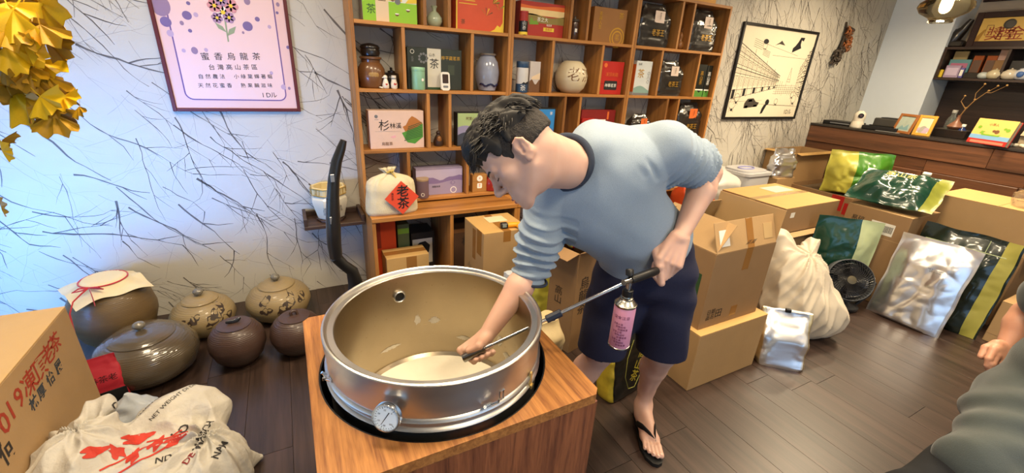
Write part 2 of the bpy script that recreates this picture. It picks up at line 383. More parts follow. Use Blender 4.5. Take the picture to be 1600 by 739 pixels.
# ================================================================== STAND AND DRUM
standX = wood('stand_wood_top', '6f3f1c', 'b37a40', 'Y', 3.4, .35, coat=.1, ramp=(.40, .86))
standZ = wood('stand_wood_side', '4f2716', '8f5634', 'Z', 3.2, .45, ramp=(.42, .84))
SZ = .735; SX0, SX1, SY0, SY1 = -.039, .672, .683, 1.372
DC = V((.3135, 1.022, 0)); RH = .328; RIMZ = .881; RO = .3075
t = thing('drum_stand', 'boxy orange-brown wooden stand with round hole holding the steel drum', 'stand', (0, 0, 0))
def ring_top():
    # top board with a round hole: outline points matched to circle points
    n = 96; vs = []; fs = []
    cx, cy = DC.x, DC.y; ch = .018
    def outer(a):
        dx, dy = math.cos(a), math.sin(a); tt = 9
        if dx > 1e-9: tt = min(tt, (SX1-cx)/dx)
        if dx < -1e-9: tt = min(tt, (SX0-cx)/dx)
        if dy > 1e-9: tt = min(tt, (SY1-cy)/dy)
        if dy < -1e-9: tt = min(tt, (SY0-cy)/dy)
        x, y = cx+dx*tt, cy+dy*tt
        for sx, ex in ((-1, SX0), (1, SX1)):
            for sy, ey in ((-1, SY0), (1, SY1)):
                e = abs(x-ex)+abs(y-ey)
                if e < ch: k = (ch-e)/2; x -= sx*k; y -= sy*k
        return x, y
    angs = sorted(set([2*PI*k/n for k in range(n)]+[math.atan2(y-cy, x-cx) % (2*PI) for x in (SX0+ch, SX0, SX1-ch, SX1) for y in (SY0+ch, SY0, SY1, SY1-ch)]))
    m = len(angs)
    for a in angs:
        ox, oy = outer(a)
        vs += [(cx+RH*math.cos(a), cy+RH*math.sin(a), SZ), (ox, oy, SZ), (ox, oy, SZ-.03), (cx+RH*math.cos(a), cy+RH*math.sin(a), SZ-.03)]
    for i in range(m):
        j = (i+1) % m
        for q in range(4): fs.append((4*i+q, 4*j+q, 4*j+(q+1) % 4, 4*i+(q+1) % 4)[::-1])
    return vs, fs
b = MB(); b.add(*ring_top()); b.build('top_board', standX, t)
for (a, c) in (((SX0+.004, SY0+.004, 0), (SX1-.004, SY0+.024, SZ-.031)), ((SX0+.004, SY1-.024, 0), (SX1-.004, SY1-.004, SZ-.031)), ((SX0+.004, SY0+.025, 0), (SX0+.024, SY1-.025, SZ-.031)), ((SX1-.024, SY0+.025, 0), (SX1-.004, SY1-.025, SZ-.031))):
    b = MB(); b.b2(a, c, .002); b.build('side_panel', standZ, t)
b = MB(); n = 64; b.lathe([(RH+.001, SZ-.25), (RH+.001, SZ-.001), (RH-.004, SZ-.001), (RH-.004, SZ-.246), (0.001, SZ-.246)], 64, T=Matrix.Translation(DC)); b.build('hole_liner', mat('black_liner', '0b0b0c', .35, var=0), t, smooth=40)

def steel(name, col, rough, aniso=True, sc=(1, 1, 60)):
    if name in MATS: return MATS[name]
    m, nt, bs = nodes(name); L = nt.links; N = nt.nodes
    bs.inputs['Metallic'].default_value = 1; tc = N.new('ShaderNodeTexCoord'); mp = N.new('ShaderNodeMapping'); mp.inputs['Scale'].default_value = sc
    L.new(tc.outputs['Object'], mp.inputs[0]); nz = N.new('ShaderNodeTexNoise'); nz.inputs['Scale'].default_value = 9; nz.inputs['Detail'].default_value = 5; L.new(mp.outputs[0], nz.inputs[0])
    mr = N.new('ShaderNodeMapRange'); mr.inputs[3].default_value = rough*.75; mr.inputs[4].default_value = rough*1.3; L.new(nz.outputs[0], mr.inputs[0]); L.new(mr.outputs[0], bs.inputs['Roughness'])
    n2 = N.new('ShaderNodeTexNoise'); n2.inputs['Scale'].default_value = 5; n2.inputs['Detail'].default_value = 6; L.new(tc.outputs['Object'], n2.inputs[0])
    mx = N.new('ShaderNodeMix'); mx.data_type = 'RGBA'; c = rgb(col); mx.inputs[6].default_value = tuple(x*.72 for x in c[:3])+(1,); mx.inputs[7].default_value = c
    L.new(n2.outputs[0], mx.inputs[0]); L.new(mx.outputs[2], bs.inputs['Base Color'])
    bp = N.new('ShaderNodeBump'); bp.inputs['Strength'].default_value = .03; bp.inputs['Distance'].default_value = .001; L.new(nz.outputs[0], bp.inputs['Height']); L.new(bp.outputs[0], bs.inputs['Normal'])
    MATS[name] = m; return m
ss = steel('brushed_steel', 'd2cec8', .34, sc=(1, 1, 90)); ssi = steel('stained_steel', 'b3a48b', .3, sc=(6, 6, 30)); chrome = mat('chrome', 'd8d8d8', .12, 1, var=0)
t = thing('steel_drum', 'open brushed stainless steel drum sitting in the wooden stand', 'drum', tuple(DC))
z0 = .52
b = MB(); b.lathe([(RO-.006, z0-.03), (RO-.006, SZ+.004), (RO-.002, SZ+.006), (RO+.002, SZ+.011), (RO-.002, SZ+.016), (RO-.006, SZ+.018), (RO-.006, SZ+.030), (RO-.001, SZ+.033), (RO+.002, SZ+.038), (RO-.001, SZ+.043), (RO-.005, SZ+.046), (RO-.005, RIMZ-.034), (RO-.001, RIMZ-.032), (RO, RIMZ-.002), (RO-.002, RIMZ)], 128, cap=False)
b.build('outer_wall', ss, t, smooth=30)
b = MB(); b.lathe([(RO-.002, RIMZ), (RO-.006, RIMZ+.0015), (RO-.010, RIMZ-.001), (RO-.0125, RIMZ-.006), (RO-.014, RIMZ-.009), (RO-.029, RIMZ-.009), (RO-.031, RIMZ-.012)], 128, cap=False); b.build('rim', ss, t, smooth=30)
b = MB(); RI = RO-.031; b.lathe([(RI, RIMZ-.012), (RI, z0+.012), (RI-.012, z0), (.001, z0)], 128, cap=False); b.build('inner_wall', ssi, t, smooth=30)
b = MB(); b.lathe([(RI-.012, z0+.0005), (RI-.0135, z0+.004), (RI-.12, z0+.006), (.001, z0+.007)], 64); cloth_d = b.build('drum_bottom', mat('pale_crust', 'd3ccba', .75, var=.2, scale=7, bump=.25, bscale=25), t, smooth=60)
for a_ in (.6, 2.2, 3.3, 4.6, 5.4):                # ripples of dried residue on the bottom
    pts = [(.16*math.cos(a_+.25*k)+.02*math.sin(5*k+a_), .16*math.sin(a_+.25*k), z0+.0075) for k in range(6)]
b = MB(); b.tube([(-.045, -.1, z0+.01), (.0, .0, z0+.012)], .0025, 6); b.build('stirring_stick', mat('dark_twig', '4d3a22', .7), t)
b = MB()                                            # dried residue smeared on the wall and bottom
rz = random.Random(8)
for (pa, pz, pw_, ph_) in ((1.30, .672, .16, .022), (1.52, .68, .09, .03), (.9, .60, .22, .014), (1.9, .60, .3, .012), (.35, .64, .10, .03), (.2, .60, .16, .02), (2.5, .60, .2, .012)):
    n = 18; top = [(pa+pw_*(i/n-.5), pz+ph_*(.5+.5*rz.random())*math.sin(PI*i/n)) for i in range(n+1)]; bot = [(pa+pw_*(i/n-.5), pz-ph_*(.3+.5*rz.random())*math.sin(PI*i/n)) for i in range(n+1)]
    vs = [(math.cos(a)*(RI-.0012), math.sin(a)*(RI-.0012), z) for a, z in top+bot]; b.add(vs, [(i, i+1, n+2+i, n+1+i) for i in range(n)])
b.build('residue', mat('residue_white', 'c9c2b0', .8, var=.2, scale=40), t, smooth=60, kind='stuff')
# hole in the far wall
def on_wall(az, z, r): return V((math.cos(az)*r, math.sin(az)*r, z))
ph = PY(624, 463, DC.y+.27)-DC; az = math.atan2(ph.y, ph.x); 
rotm = Matrix.Translation(on_wall(az, ph.z, RI-.002)) @ Matrix.Rotation(az, 4, 'Z') @ Matrix.Rotation(PI/2, 4, 'Y')
b = MB(); b.lathe([(.0165, .003), (.0165, -.006), (.019, -.008), (.0215, -.006), (.0215, .003)], 28, T=rotm, cap=False); b.build('port_ring', ss, t, smooth=40)
b = MB(); b.lathe([(.0175, -.001), (.0175, .001)], 28, T=rotm); b.build('port_hole', mat('dark_hole', '151310', .6), t)
# thermometer
pt = PZ(609, 648, .80)-DC; az = math.atan2(pt.y, pt.x)
tz = .80
rotm = Matrix.Translation(on_wall(az, tz, RO-.006)) @ Matrix.Rotation(az, 4, 'Z') @ Matrix.Rotation(PI/2-.25, 4, 'Y')
g = bpy.data.objects.new('thermometer', None); COL.objects.link(g); g.parent = t; g.matrix_local = rotm
b = MB(); b.lathe([(.006, -.012), (.006, .018), (.031, .02), (.0335, .023), (.0335, .036), (.0325, .038), (.030, .038), (.029, .034), (.001, .034)], 40); b.build('dial_case', chrome, g, smooth=35)
b = MB(); b.lathe([(.029, .0342), (.001, .0343)], 40); b.build('dial_face', mat('dial_white', 'dfe9f0', .3, var=0), g)
ink = mat('black_ink', '17171a', .6, var=0)
b = MB()
for k in range(21):
    a = math.radians(-225+270*k/20); r0 = .022 if k % 5 == 0 else .0245; c, s_ = math.cos(a), math.sin(a); w = .0005
    b.prism([(c*r0-s_*w, s_*r0+c*w), (c*r0+s_*w, s_*r0-c*w), (c*.027+s_*w, s_*.027-c*w), (c*.027-s_*w, s_*.027+c*w)], .0346, .0348)
b.prism([(-.014, .006), (.017, -.011), (.0185, -.0105), (-.013, .008)], .035, .0354); b.build('dial_marks', ink, g)
for k, tx in enumerate(('0', '20', '40', '60', '80', '100')):
    a = math.radians(-225+270*k/5); text(tx, .006, ink, g, (math.cos(a)*.0185, math.sin(a)*.0185, .0352), (0, 0, -PI/2))
# toggle latch, slot and clip
def at_drum(px, py, z): p = PZ(px, py, z)-DC; return math.atan2(p.y, p.x)
for (px, py, z) in ((763, 632, .79), (512, 590, .79)):
    az = at_drum(px, py, z); T_ = Matrix.Translation(on_wall(az, z, RO-.004)) @ Matrix.Rotation(az+PI/2, 4, 'Z')
    b = MB(); b.box((0, 0, -.012), (.024, .004, .02), .001, T=T_); b.tube([(-.012, -.006, .0), (-.012, -.012, .004), (.012, -.012, .004), (.012, -.006, 0)], .0028, 8, T=T_); b.tube([(.0, -.012, .003), (.018, -.02, .012), (.02, -.02, .02)], .003, 8, T=T_); b.tube([(-.013, -.008, -.0), (-.016, -.016, .01)], .004, 8, T=T_); b.build('toggle_latch', chrome, t, smooth=40)
az = at_drum(788, 617, .80); T_ = Matrix.Translation(on_wall(az, .795, RO-.0045)) @ Matrix.Rotation(az+PI/2, 4, 'Z')
b = MB(); b.tube([(-.006, -.001, -.014), (-.006, -.001, .014), (.006, -.001, .014), (.006, -.001, -.014), (-.006, -.001, -.014)], .0012, 6, T=T_); b.build('slot_frame', chrome, t)
az = at_drum(840, 590, .78); T_ = Matrix.Translation(on_wall(az, .765, RO-.003)) @ Matrix.Rotation(az+PI/2, 4, 'Z')
b = MB(); b.box((0, -.003, 0), (.010, .006, .05), .001, T=T_); b.box((0, -.006, -.02), (.014, .008, .012), .001, T=T_); b.build('clip', mat('brass_clip', 'c2a86a', .3, .8), t)
# ================================================================== smooth-union modelling of bodies and clothes
class SDF:
    def __init__(s, lo, hi, h):
        s.o = np.array(lo, np.float32); s.h = h; s.n = tuple(int(math.ceil((hi[i]-lo[i])/h))+1 for i in range(3)); s.v = np.full(s.n, .5, np.float32)
    def sub(s, lo, hi, pad):
        a = [max(0, int((lo[i]-pad-s.o[i])/s.h)) for i in range(3)]; b = [min(s.n[i], int((hi[i]+pad-s.o[i])/s.h)+2) for i in range(3)]
        if any(b[i] <= a[i] for i in range(3)): return None
        sl = tuple(slice(a[i], b[i]) for i in range(3))
        g = np.meshgrid(*[s.o[i]+s.h*np.arange(a[i], b[i], dtype=np.float32) for i in range(3)], indexing='ij', sparse=True)
        return sl, g
    def merge(s, sl, d, k, neg=False):
        v = s.v[sl]
        if neg:
            d = -d
            if k > 0: hh = np.clip(.5-.5*(v-d)/k, 0, 1); s.v[sl] = v+(d-v)*hh+k*hh*(1-hh)
            else: s.v[sl] = np.maximum(v, d)
        elif k > 0: hh = np.clip(.5+.5*(v-d)/k, 0, 1); s.v[sl] = v+(d-v)*hh-k*hh*(1-hh)
        else: s.v[sl] = np.minimum(v, d)
    def cap(s, a, b, ra, rb=None, k=.01, neg=False, flat=None):
        """tapered capsule; flat=(axis vector, factor) squeezes it along a direction"""
        rb = ra if rb is None else rb; a = np.array(a, np.float32); b = np.array(b, np.float32); R = max(ra, rb)
        q = s.sub(np.minimum(a, b)-R, np.maximum(a, b)+R, k+4*s.h)
        if q is None: return s
        sl, g = q; d = b-a; L = max(1e-9, float(d@d)); p = [g[i]-a[i] for i in range(3)]
        t = np.clip((p[0]*d[0]+p[1]*d[1]+p[2]*d[2])/L, 0, 1); e = [p[i]-t*d[i] for i in range(3)]
        if flat is not None:
            ax = np.array(flat[0], np.float32); ax /= np.linalg.norm(ax); c = (e[0]*ax[0]+e[1]*ax[1]+e[2]*ax[2])*(1/flat[1]-1); e = [e[i]+ax[i]*c for i in range(3)]
        s.merge(sl, np.sqrt(e[0]**2+e[1]**2+e[2]**2)-(ra+(rb-ra)*t), k, neg); return s
    def chain(s, pts, rs, k=.008, flat=None):
        for i in range(len(pts)-1): s.cap(pts[i], pts[i+1], rs[i], rs[i+1], k, flat=flat)
        return s
    def ell(s, c, r, A=None, k=.01, neg=False):
        """ellipsoid, A = 3 axis vectors (rows)"""
        c = np.array(c, np.float32); R = max(r); q = s.sub(c-R, c+R, k+4*s.h)
        if q is None: return s
        sl, g = q; p = [g[i]-c[i] for i in range(3)]
        if A is not None: A = np.array(A, np.float32); p = [p[0]*A[j][0]+p[1]*A[j][1]+p[2]*A[j][2] for j in range(3)]
        k0 = np.sqrt(sum((p[j]/r[j])**2 for j in range(3))); k1 = np.sqrt(sum((p[j]/r[j]**2)**2 for j in range(3)))
        s.merge(sl, k0*(k0-1)/np.maximum(k1, 1e-6), k, neg); return s
    def cut(s, p, n, k=0):
        """keep the side of the plane the normal points away from"""
        n = np.array(n, np.float32); n /= np.linalg.norm(n); sl, g = s.sub(s.o, s.o+np.array(s.n)*s.h, 0)
        d = (g[0]-p[0])*n[0]+(g[1]-p[1])*n[1]+(g[2]-p[2])*n[2]; s.v = np.maximum(s.v, d); return s
    def cutnear(s, p, n, R):
        n = np.array(n, np.float32); n /= np.linalg.norm(n); p = np.array(p, np.float32); q = s.sub(p-R, p+R, 0); sl, g = q
        e = [g[i]-p[i] for i in range(3)]; d = e[0]*n[0]+e[1]*n[1]+e[2]*n[2]; rr = np.sqrt(e[0]**2+e[1]**2+e[2]**2)
        s.v[sl] = np.where(rr < R, np.maximum(s.v[sl], d), s.v[sl]); return s
    def relief(s, fn, band=.03):
        sl, g = s.sub(s.o, s.o+np.array(s.n)*s.h, 0); m = np.abs(s.v) < band; idx = np.nonzero(m)
        P = [s.o[i]+s.h*idx[i].astype(np.float32) for i in range(3)]; s.v[idx] += fn(*P).astype(np.float32); return s
    def mesh(s, name):
        v = s.v; h = s.h; ins = v < 0; n = np.array(s.n)
        c = np.zeros(tuple(n-1), np.int8)
        for dx in (0, 1):
            for dy in (0, 1):
                for dz in (0, 1): c += ins[dx:n[0]-1+dx, dy:n[1]-1+dy, dz:n[2]-1+dz]
        act = np.nonzero((c > 0) & (c < 8)); na = len(act[0]); A = np.stack(act, 1)
        cv = {}
        for dx in (0, 1):
            for dy in (0, 1):
                for dz in (0, 1): cv[(dx, dy, dz)] = v[act[0]+dx, act[1]+dy, act[2]+dz]
        acc = np.zeros((na, 3), np.float32); cnt = np.zeros(na, np.float32); ks = list(cv)
        for p in ks:
            for ax in range(3):
                if p[ax]: continue
                q = list(p); q[ax] = 1; q = tuple(q); a, b = cv[p], cv[q]; m = (a < 0) != (b < 0); t = a/np.where(m, a-b, 1)
                for j in range(3): acc[:, j] += np.where(m, (t if j == ax else p[j]), 0)
                cnt += m
        P = (A+acc/cnt[:, None])*h+s.o
        ix = np.full(tuple(n-1), -1, np.int32); ix[act] = np.arange(na); F = []
        for ax in range(3):
            a1, a2 = (ax+1) % 3, (ax+2) % 3
            sa = [slice(None)]*3; sb = [slice(None)]*3; sa[ax] = slice(0, n[ax]-1); sb[ax] = slice(1, n[ax])
            e = np.nonzero(ins[tuple(sa)] != ins[tuple(sb)]); E = np.stack(e, 1)
            ok = (E[:, a1] > 0) & (E[:, a2] > 0) & (E[:, a1] < n[a1]-1) & (E[:, a2] < n[a2]-1); E = E[ok]
            inside = ins[E[:, 0], E[:, 1], E[:, 2]]; q = []
            for d1, d2 in ((-1, -1), (0, -1), (0, 0), (-1, 0)): C = E.copy(); C[:, a1] += d1; C[:, a2] += d2; q.append(ix[C[:, 0], C[:, 1], C[:, 2]])
            q = np.stack(q, 1); q[~inside] = q[~inside][:, ::-1]; F.append(q)
        F = np.concatenate(F); F = F[(F >= 0).all(1)]
        me = bpy.data.meshes.new(name); me.vertices.add(na); me.vertices.foreach_set('co', P.astype(np.float32).ravel())
        me.loops.add(4*len(F)); me.loops.foreach_set('vertex_index', F.astype(np.int32).ravel()); me.polygons.add(len(F))
        me.polygons.foreach_set('loop_start', np.arange(0, 4*len(F), 4, dtype=np.int32)); me.polygons.foreach_set('use_smooth', np.ones(len(F), bool)); me.update(calc_edges=True); me.validate(); return me
def sdfobj(s, name, m, parent):
    me = s.mesh(name); me.materials.append(m); o = link(name, me, None)
    if parent: o.parent = parent; o.location = -V(parent.location)
    return o
def npv(p): return np.array(p, np.float32)
def skin_material(name, c, c2):
    m, nt, b = nodes(name); L = nt.links; N = nt.nodes; tc = N.new('ShaderNodeTexCoord'); nz = N.new('ShaderNodeTexNoise'); nz.inputs['Scale'].default_value = 18; nz.inputs['Detail'].default_value = 5
    L.new(tc.outputs['Object'], nz.inputs[0]); mx = N.new('ShaderNodeMix'); mx.data_type = 'RGBA'; mx.inputs[6].default_value = rgb(c); mx.inputs[7].default_value = rgb(c2); L.new(nz.outputs[0], mx.inputs[0]); L.new(mx.outputs[2], b.inputs['Base Color'])
    b.inputs['Roughness'].default_value = .5; b.inputs['Subsurface Weight'].default_value = .12; b.inputs['Subsurface Radius'].default_value = (.012, .005, .003); b.inputs['Subsurface Scale'].default_value = .5
    n2 = N.new('ShaderNodeTexNoise'); n2.inputs['Scale'].default_value = 260; L.new(tc.outputs['Object'], n2.inputs[0]); bp = N.new('ShaderNodeBump'); bp.inputs['Strength'].default_value = .12; bp.inputs['Distance'].default_value = .001; L.new(n2.outputs[0], bp.inputs['Height']); L.new(bp.outputs[0], b.inputs['Normal'])
    return m
skin = skin_material('skin', 'd2ac98', 'c2937e')
skin_lip = mat('lip_skin', 'a8645a', .45)
hairm = mat('black_hair', '17120f', .6, var=.3, scale=40)
hair_side = mat('short_grey_hair', '2b2521', .75, var=.45, scale=260, bump=.5, bscale=320)

def head_sdf(s, O, X, Y, Z, sc=1.0):
    """head in its own frame: X to its left, Y where the face looks, Z up; O midway between the ears"""
    X, Y, Z = [npv(a) for a in (X, Y, Z)]; A = [X, Y, Z]; O = npv(O)
    P = lambda x, y, z: O+(X*x+Y*y+Z*z)*sc
    R = lambda *r: [a*sc for a in r]
    s.ell(P(0, -.012, .045), R(.074, .096, .083), A, .02); s.ell(P(0, .045, .048), R(.062, .052, .06), A, .02)
    s.ell(P(0, .03, -.03), R(.058, .064, .075), A, .03)
    for q in (-1, 1):
        s.cap(P(q*.056, .005, -.045), P(q*.022, .072, -.095), .016*sc, .013*sc, .022)
        s.ell(P(q*.046, .060, -.012), R(.022, .022, .02), A, .02)
        s.cap(P(q*.012, .093, .022), P(q*.045, .080, .022), .011*sc, .009*sc, .010)
    s.ell(P(0, .082, -.099), R(.022, .018, .016), A, .012); s.ell(P(0, .082, -.082), R(.03, .006, .004), A, .008, neg=True)
    s.ell(P(0, .074, -.066), R(.032, .025, .03), A, .018)
    s.cap(P(0, .093, .018), P(0, .114, -.022), .0078*sc, .011*sc, .010); s.ell(P(0, .116, -.026), R(.0125, .011, .0095), A, .008)
    for q in (-1, 1): s.ell(P(q*.012, .102, -.031), R(.009, .011, .008), A, .006); s.cap(P(q*.006, .112, -.040), P(q*.008, .105, -.040), .003*sc, .003*sc, .003, neg=True)
    for q in (-1, 1):
        s.ell(P(q*.032, .096, .004), R(.018, .013, .012), A, .010, neg=True)
        s.ell(P(q*.032, .079, .003), R(.0145, .0135, .0115), A, .003)
        s.cap(P(q*.019, .0885, -.0005), P(q*.045, .083, -.0005), .0011*sc, .0011*sc, .0015, neg=True)
    s.cap(P(-.017, .096, -.064), P(.017, .096, -.064), .006*sc, .006*sc, .005); s.cap(P(-.014, .094, -.075), P(.014, .094, -.075), .0068*sc, .0068*sc, .005)
    s.cap(P(-.021, .1, -.0695), P(.021, .1, -.0695), .0018*sc, .0018*sc, .003, neg=True)
    for q in (-1, 1):                                   # ears: bowl, rim, lobe
        s.ell(P(q*.077, -.012, .0), R(.009, .018, .028), A, .006)
        rim = [(.074, .002, -.004), (.077, .004, .013), (.080, -.003, .026), (.083, -.015, .029), (.084, -.026, .018), (.083, -.026, .0), (.080, -.018, -.017), (.077, -.007, -.026)]
        s.chain([P(q*a, b, c) for a, b, c in rim], [.0042*sc]*8, .003)
        s.ell(P(q*.079, -.004, -.026), R(.006, .008, .009), A, .004)
        s.ell(P(q*.086, -.011, .008), R(.009, .0095, .014), A, .003, neg=True); s.ell(P(q*.084, -.005, -.006), R(.007, .006, .007), A, .003, neg=True)
        s.cap(P(q*.082, -.018, .018), P(q*.082, -.012, -.012), .0035*sc, .003*sc, .003)
    return P
def fingers(s, wrist, hand_dir, palm_n, side, spec, W=.082, L=.098, th=.027, k=.004):
    """palm + five fingers. side = direction towards the thumb; spec: per finger (thumb first) list of joint points"""
    wrist, d, n, sd = [npv(a) for a in (wrist, hand_dir, palm_n, side)]
    k_ = .012
    for i, u in enumerate((.34, .12, -.11, -.33)):
        a = wrist+d*.012+sd*u*W*.55; b = wrist+d*(L-abs(u)*.02)+sd*u*W
        s.cap(a, b, .0145, .0125, k_, flat=None)
    s.cap(wrist+sd*.016, wrist+d*.045+sd*.030-n*-.006, .016, .015, k_)
    for f in spec:
        pts = [npv(p) for p in f[0]]; s.chain(pts, f[1], .0035)
# ================================================================== THE MAN AT THE DRUM
def wob(x, y, z, f, ph=0):
    return (np.sin(f*(x*.8+y*.5+z*.33)+ph+1.7*np.sin(f*.6*(z-y)+ph))+np.sin(f*(-x*.45+y*.9+z*.6)+2.1+ph+1.3*np.sin(f*.5*(x+z)))+np.sin(f*(.5*x-.3*y+z)+ph*1.3+4))/3
HIPL, KNL, ANL = V((1.215, 1.0, .88)), V((1.268, .985, .47)), V((1.348, 1.085, .085))
HIPR, KNR, ANR = V((1.075, 1.085, .88)), V((1.035, 1.10, .47)), V((1.0, 1.19, .085))
SHR, ELR, WRR = PY(862, 295, 1.09), PY(832, 418, 1.09), PY(758, 527, 1.04)
SHL, ELL_, WRL = PY(1043, 230, .96), PY(1108, 270, .965), PY(1062, 372, .875)
PEL = (HIPL+HIPR)/2+V((0, 0, .04)); NB = PY(892, 254, 1.06)
SPN = (NB-PEL).normalized(); LAT = (SHL-SHR).normalized(); LAT = (LAT-SPN*LAT.dot(SPN)).normalized(); NRM = LAT.cross(SPN)
man = thing('person', 'man in a pale blue sweatshirt and navy shorts bending over the steel drum', 'person', (1.14, 1.05, 0))
CA = math.radians(6); HS = .91
hf = CR*-.69+CU*-.725
HY = (hf*math.cos(CA)+CF*math.sin(CA)).normalized(); HZ = (CR*-.725+CU*.69).normalized(); HZ = (HZ-HY*HZ.dot(HY)).normalized(); HX = HY.cross(HZ)
EARL = PY(822, 243, .955); HO = EARL-HX*.083*HS+HY*.012*HS
s = SDF((.36, .72, .0), (1.46, 1.32, 1.50), .0036)
HP = head_sdf(s, HO, HX, HY, HZ, HS)
s.cap(HP(0, -.035, -.02), NB, .056, .064, .03); s.cap(HP(0, .0, -.055), NB+(PEL-NB)*.08, .045, .055, .03)
s.cap(HP(.055, -.03, -.03), NB+LAT*.02+V((0, -.06, 0)), .014, .016, .02)
s.cap(NB, NB+(PEL-NB)*.5, .07, .09, .03); s.cap(NB+(PEL-NB)*.5, PEL, .09, .075, .03)
s.cap(SHR, SHL, .05, .05, .03)
# arms
def arm(sh, el, wr, r=(.046, .040, .045, .036, .0255), flat=None):
    s.cap(sh, el, r[0], r[1], .02); m = el+(wr-el)*.28; s.chain([el, m, wr], [r[1], r[2]*1.02, r[4]], .015)
arm(SHR, ELR, WRR); arm(SHL, ELL_, WRL)
# legs
for hp, kn, an, bk in ((HIPL, KNL, ANL, V((.02, .035, 0))), (HIPR, KNR, ANR, V((.0, .035, 0)))):
    s.cap(hp, kn, .075, .056, .03); calf = kn+(an-kn)*.32+bk*.7; s.chain([kn+V((0, -.006, 0)), calf, an+V((0, 0, .09)), an], [.053, .057, .036, .036], .02)
    s.cap(kn+(an-kn)*.1, an+V((0, 0, .1)), .042, .032, .02)
# feet
def foot(an, heel, toe, sgn):
    d = (toe-heel).normalized(); sd = V((d.y, -d.x, 0))*sgn            # sd points to the big-toe side
    L = (toe-heel).length; z = V((0, 0, 1)); B = lambda t, w, h: heel+d*(L*t)+sd*w+z*h
    s.cap(B(.13, 0, .036), an, .030, .034, .02); s.cap(B(.12, 0, .03), B(.2, 0, .03), .029, .028, .015)
    s.cap(an+d*.01-z*.01, B(.62, .008, .028), .034, .018, .03)
    s.cap(B(.2, -.012, .024), B(.66, -.024, .02), .024, .016, .02); s.cap(B(.3, .008, .035), B(.68, .022, .022), .026, .017, .02)
    s.cap(B(.6, -.02, .022), B(.66, .02, .024), .016, .017, .02)
    for i, (w0, w1, t1, r) in enumerate(((.026, .028, .93, .0125), (.010, .011, .95, .0088), (-.004, -.005, .92, .0083), (-.018, -.020, .875, .008), (-.030, -.034, .82, .0075))):
        s.chain([B(.66, w0, .022), B((.66+t1)/2, (w0+w1)/2, .024), B(t1, w1, .016)], [r*1.05, r*.98, r], .0045)
    return B
h0, t0 = PZ(998, 641, .02), PZ(1024, 722, .02); FL = foot(ANL, h0, t0, -1)
dR = V((-.45, -.89, 0)).normalized(); h1 = V((ANR.x, ANR.y, .02))-dR*.05; FR = foot(ANR, h1, h1+dR*.255, 1)
# left hand gripping the torch handle (back of the hand to the viewer)
VAL = PY(984, 438, .84); TIP = PY(724, 560, 1.0)           # torch valve and nozzle tip
GRIP = PY(1062, 410, .885)
ga = (GRIP-VAL).normalized()
hd = (CR*-.42+CU*-.9).normalized(); sdl = (CR*-.93+CU*.37).normalized(); pn = CF
kn = [WRL+hd*.086+sdl*u-CF*.008 for u in (.034, .0115, -.0115, -.033)]
for i, k_ in enumerate(kn): s.cap(WRL+sdl*(.017-.011*i)-CF*.002, k_, .0170, .0132, .007)
s.cap(WRL+sdl*.012, WRL+hd*.05+sdl*.030+CF*.012, .020, .017, .012)
axl = lambda u: VAL+ga*((kn[0]-VAL).dot(ga)+u)            # points along the handle under the knuckles
ln = [(.040, .03), (.030, .026), (.028, .024), (.024, .02)]
for i, k_ in enumerate(kn):
    a0 = VAL+ga*((k_-VAL).dot(ga)); dn = (hd-ga*hd.dot(ga)).normalized(); back = ga.cross(dn); back = back if back.dot(CF) > 0 else -back
    q1 = a0+dn*.030-back*.012+dn*(.014 if i == 0 else -.002*i); q2 = a0+dn*.016+back*.024+dn*(.006 if i == 0 else 0); q3 = a0-dn*.012+back*.022
    s.chain([k_, q1, q2, q3], [.0138-.0006*i, .0118-.0006*i, .0104-.0005*i, .0092], .0018)
tb = WRL+hd*.045+sdl*.030+CF*.014
s.chain([tb, tb+hd*.012+sdl*.027+CF*.004, VAL+ga*((tb-VAL).dot(ga)-.048)-hd*.012], [.0175, .0138, .0115], .006)
# right hand reaching down to the nozzle
ta = (TIP-VAL).normalized(); gp = TIP-ta*.062
hdr = (TIP-WRR).normalized(); upn = (CU*.75-CR*.35-CF*.2); upn = (upn-hdr*upn.dot(hdr)).normalized(); sdr = hdr.cross(upn); sdr = sdr if sdr.dot(CF) > 0 else -sdr
# sdr: towards the index side (away from the viewer), fingers wrap under the nozzle towards the viewer
kr = [WRR+hdr*(.082-.006*i)+upn*.012+sdr*u for i, u in enumerate((.030, .010, -.010, -.028))]
for i, k_ in enumerate(kr): s.cap(WRR+sdr*(.015-.010*i)+upn*.004, k_, .0165, .0125, .012)
for i in range(4):
    b0 = TIP-ta*(.022+.0195*i)                       # where each finger crosses the nozzle axis
    side = -sdr; dn = -upn
    q0 = kr[i]; q1 = b0+sdr*.022+dn*.006; q2 = b0+dn*.023-sdr*.004; q3 = b0+dn*.014-sdr*.022
    s.chain([q0, q1, q2, q3], [.0118, .0102, .0092, .0082], .0035)
tb = WRR+hdr*.03+upn*.006-sdr*.02
s.chain([WRR+sdr*-.008, tb, TIP-ta*.058+upn*.020-sdr*.010, TIP-ta*.024+upn*.019-sdr*.006], [.018, .0165, .0118, .0098], .007)
body = sdfobj(s, 'body', skin, man)

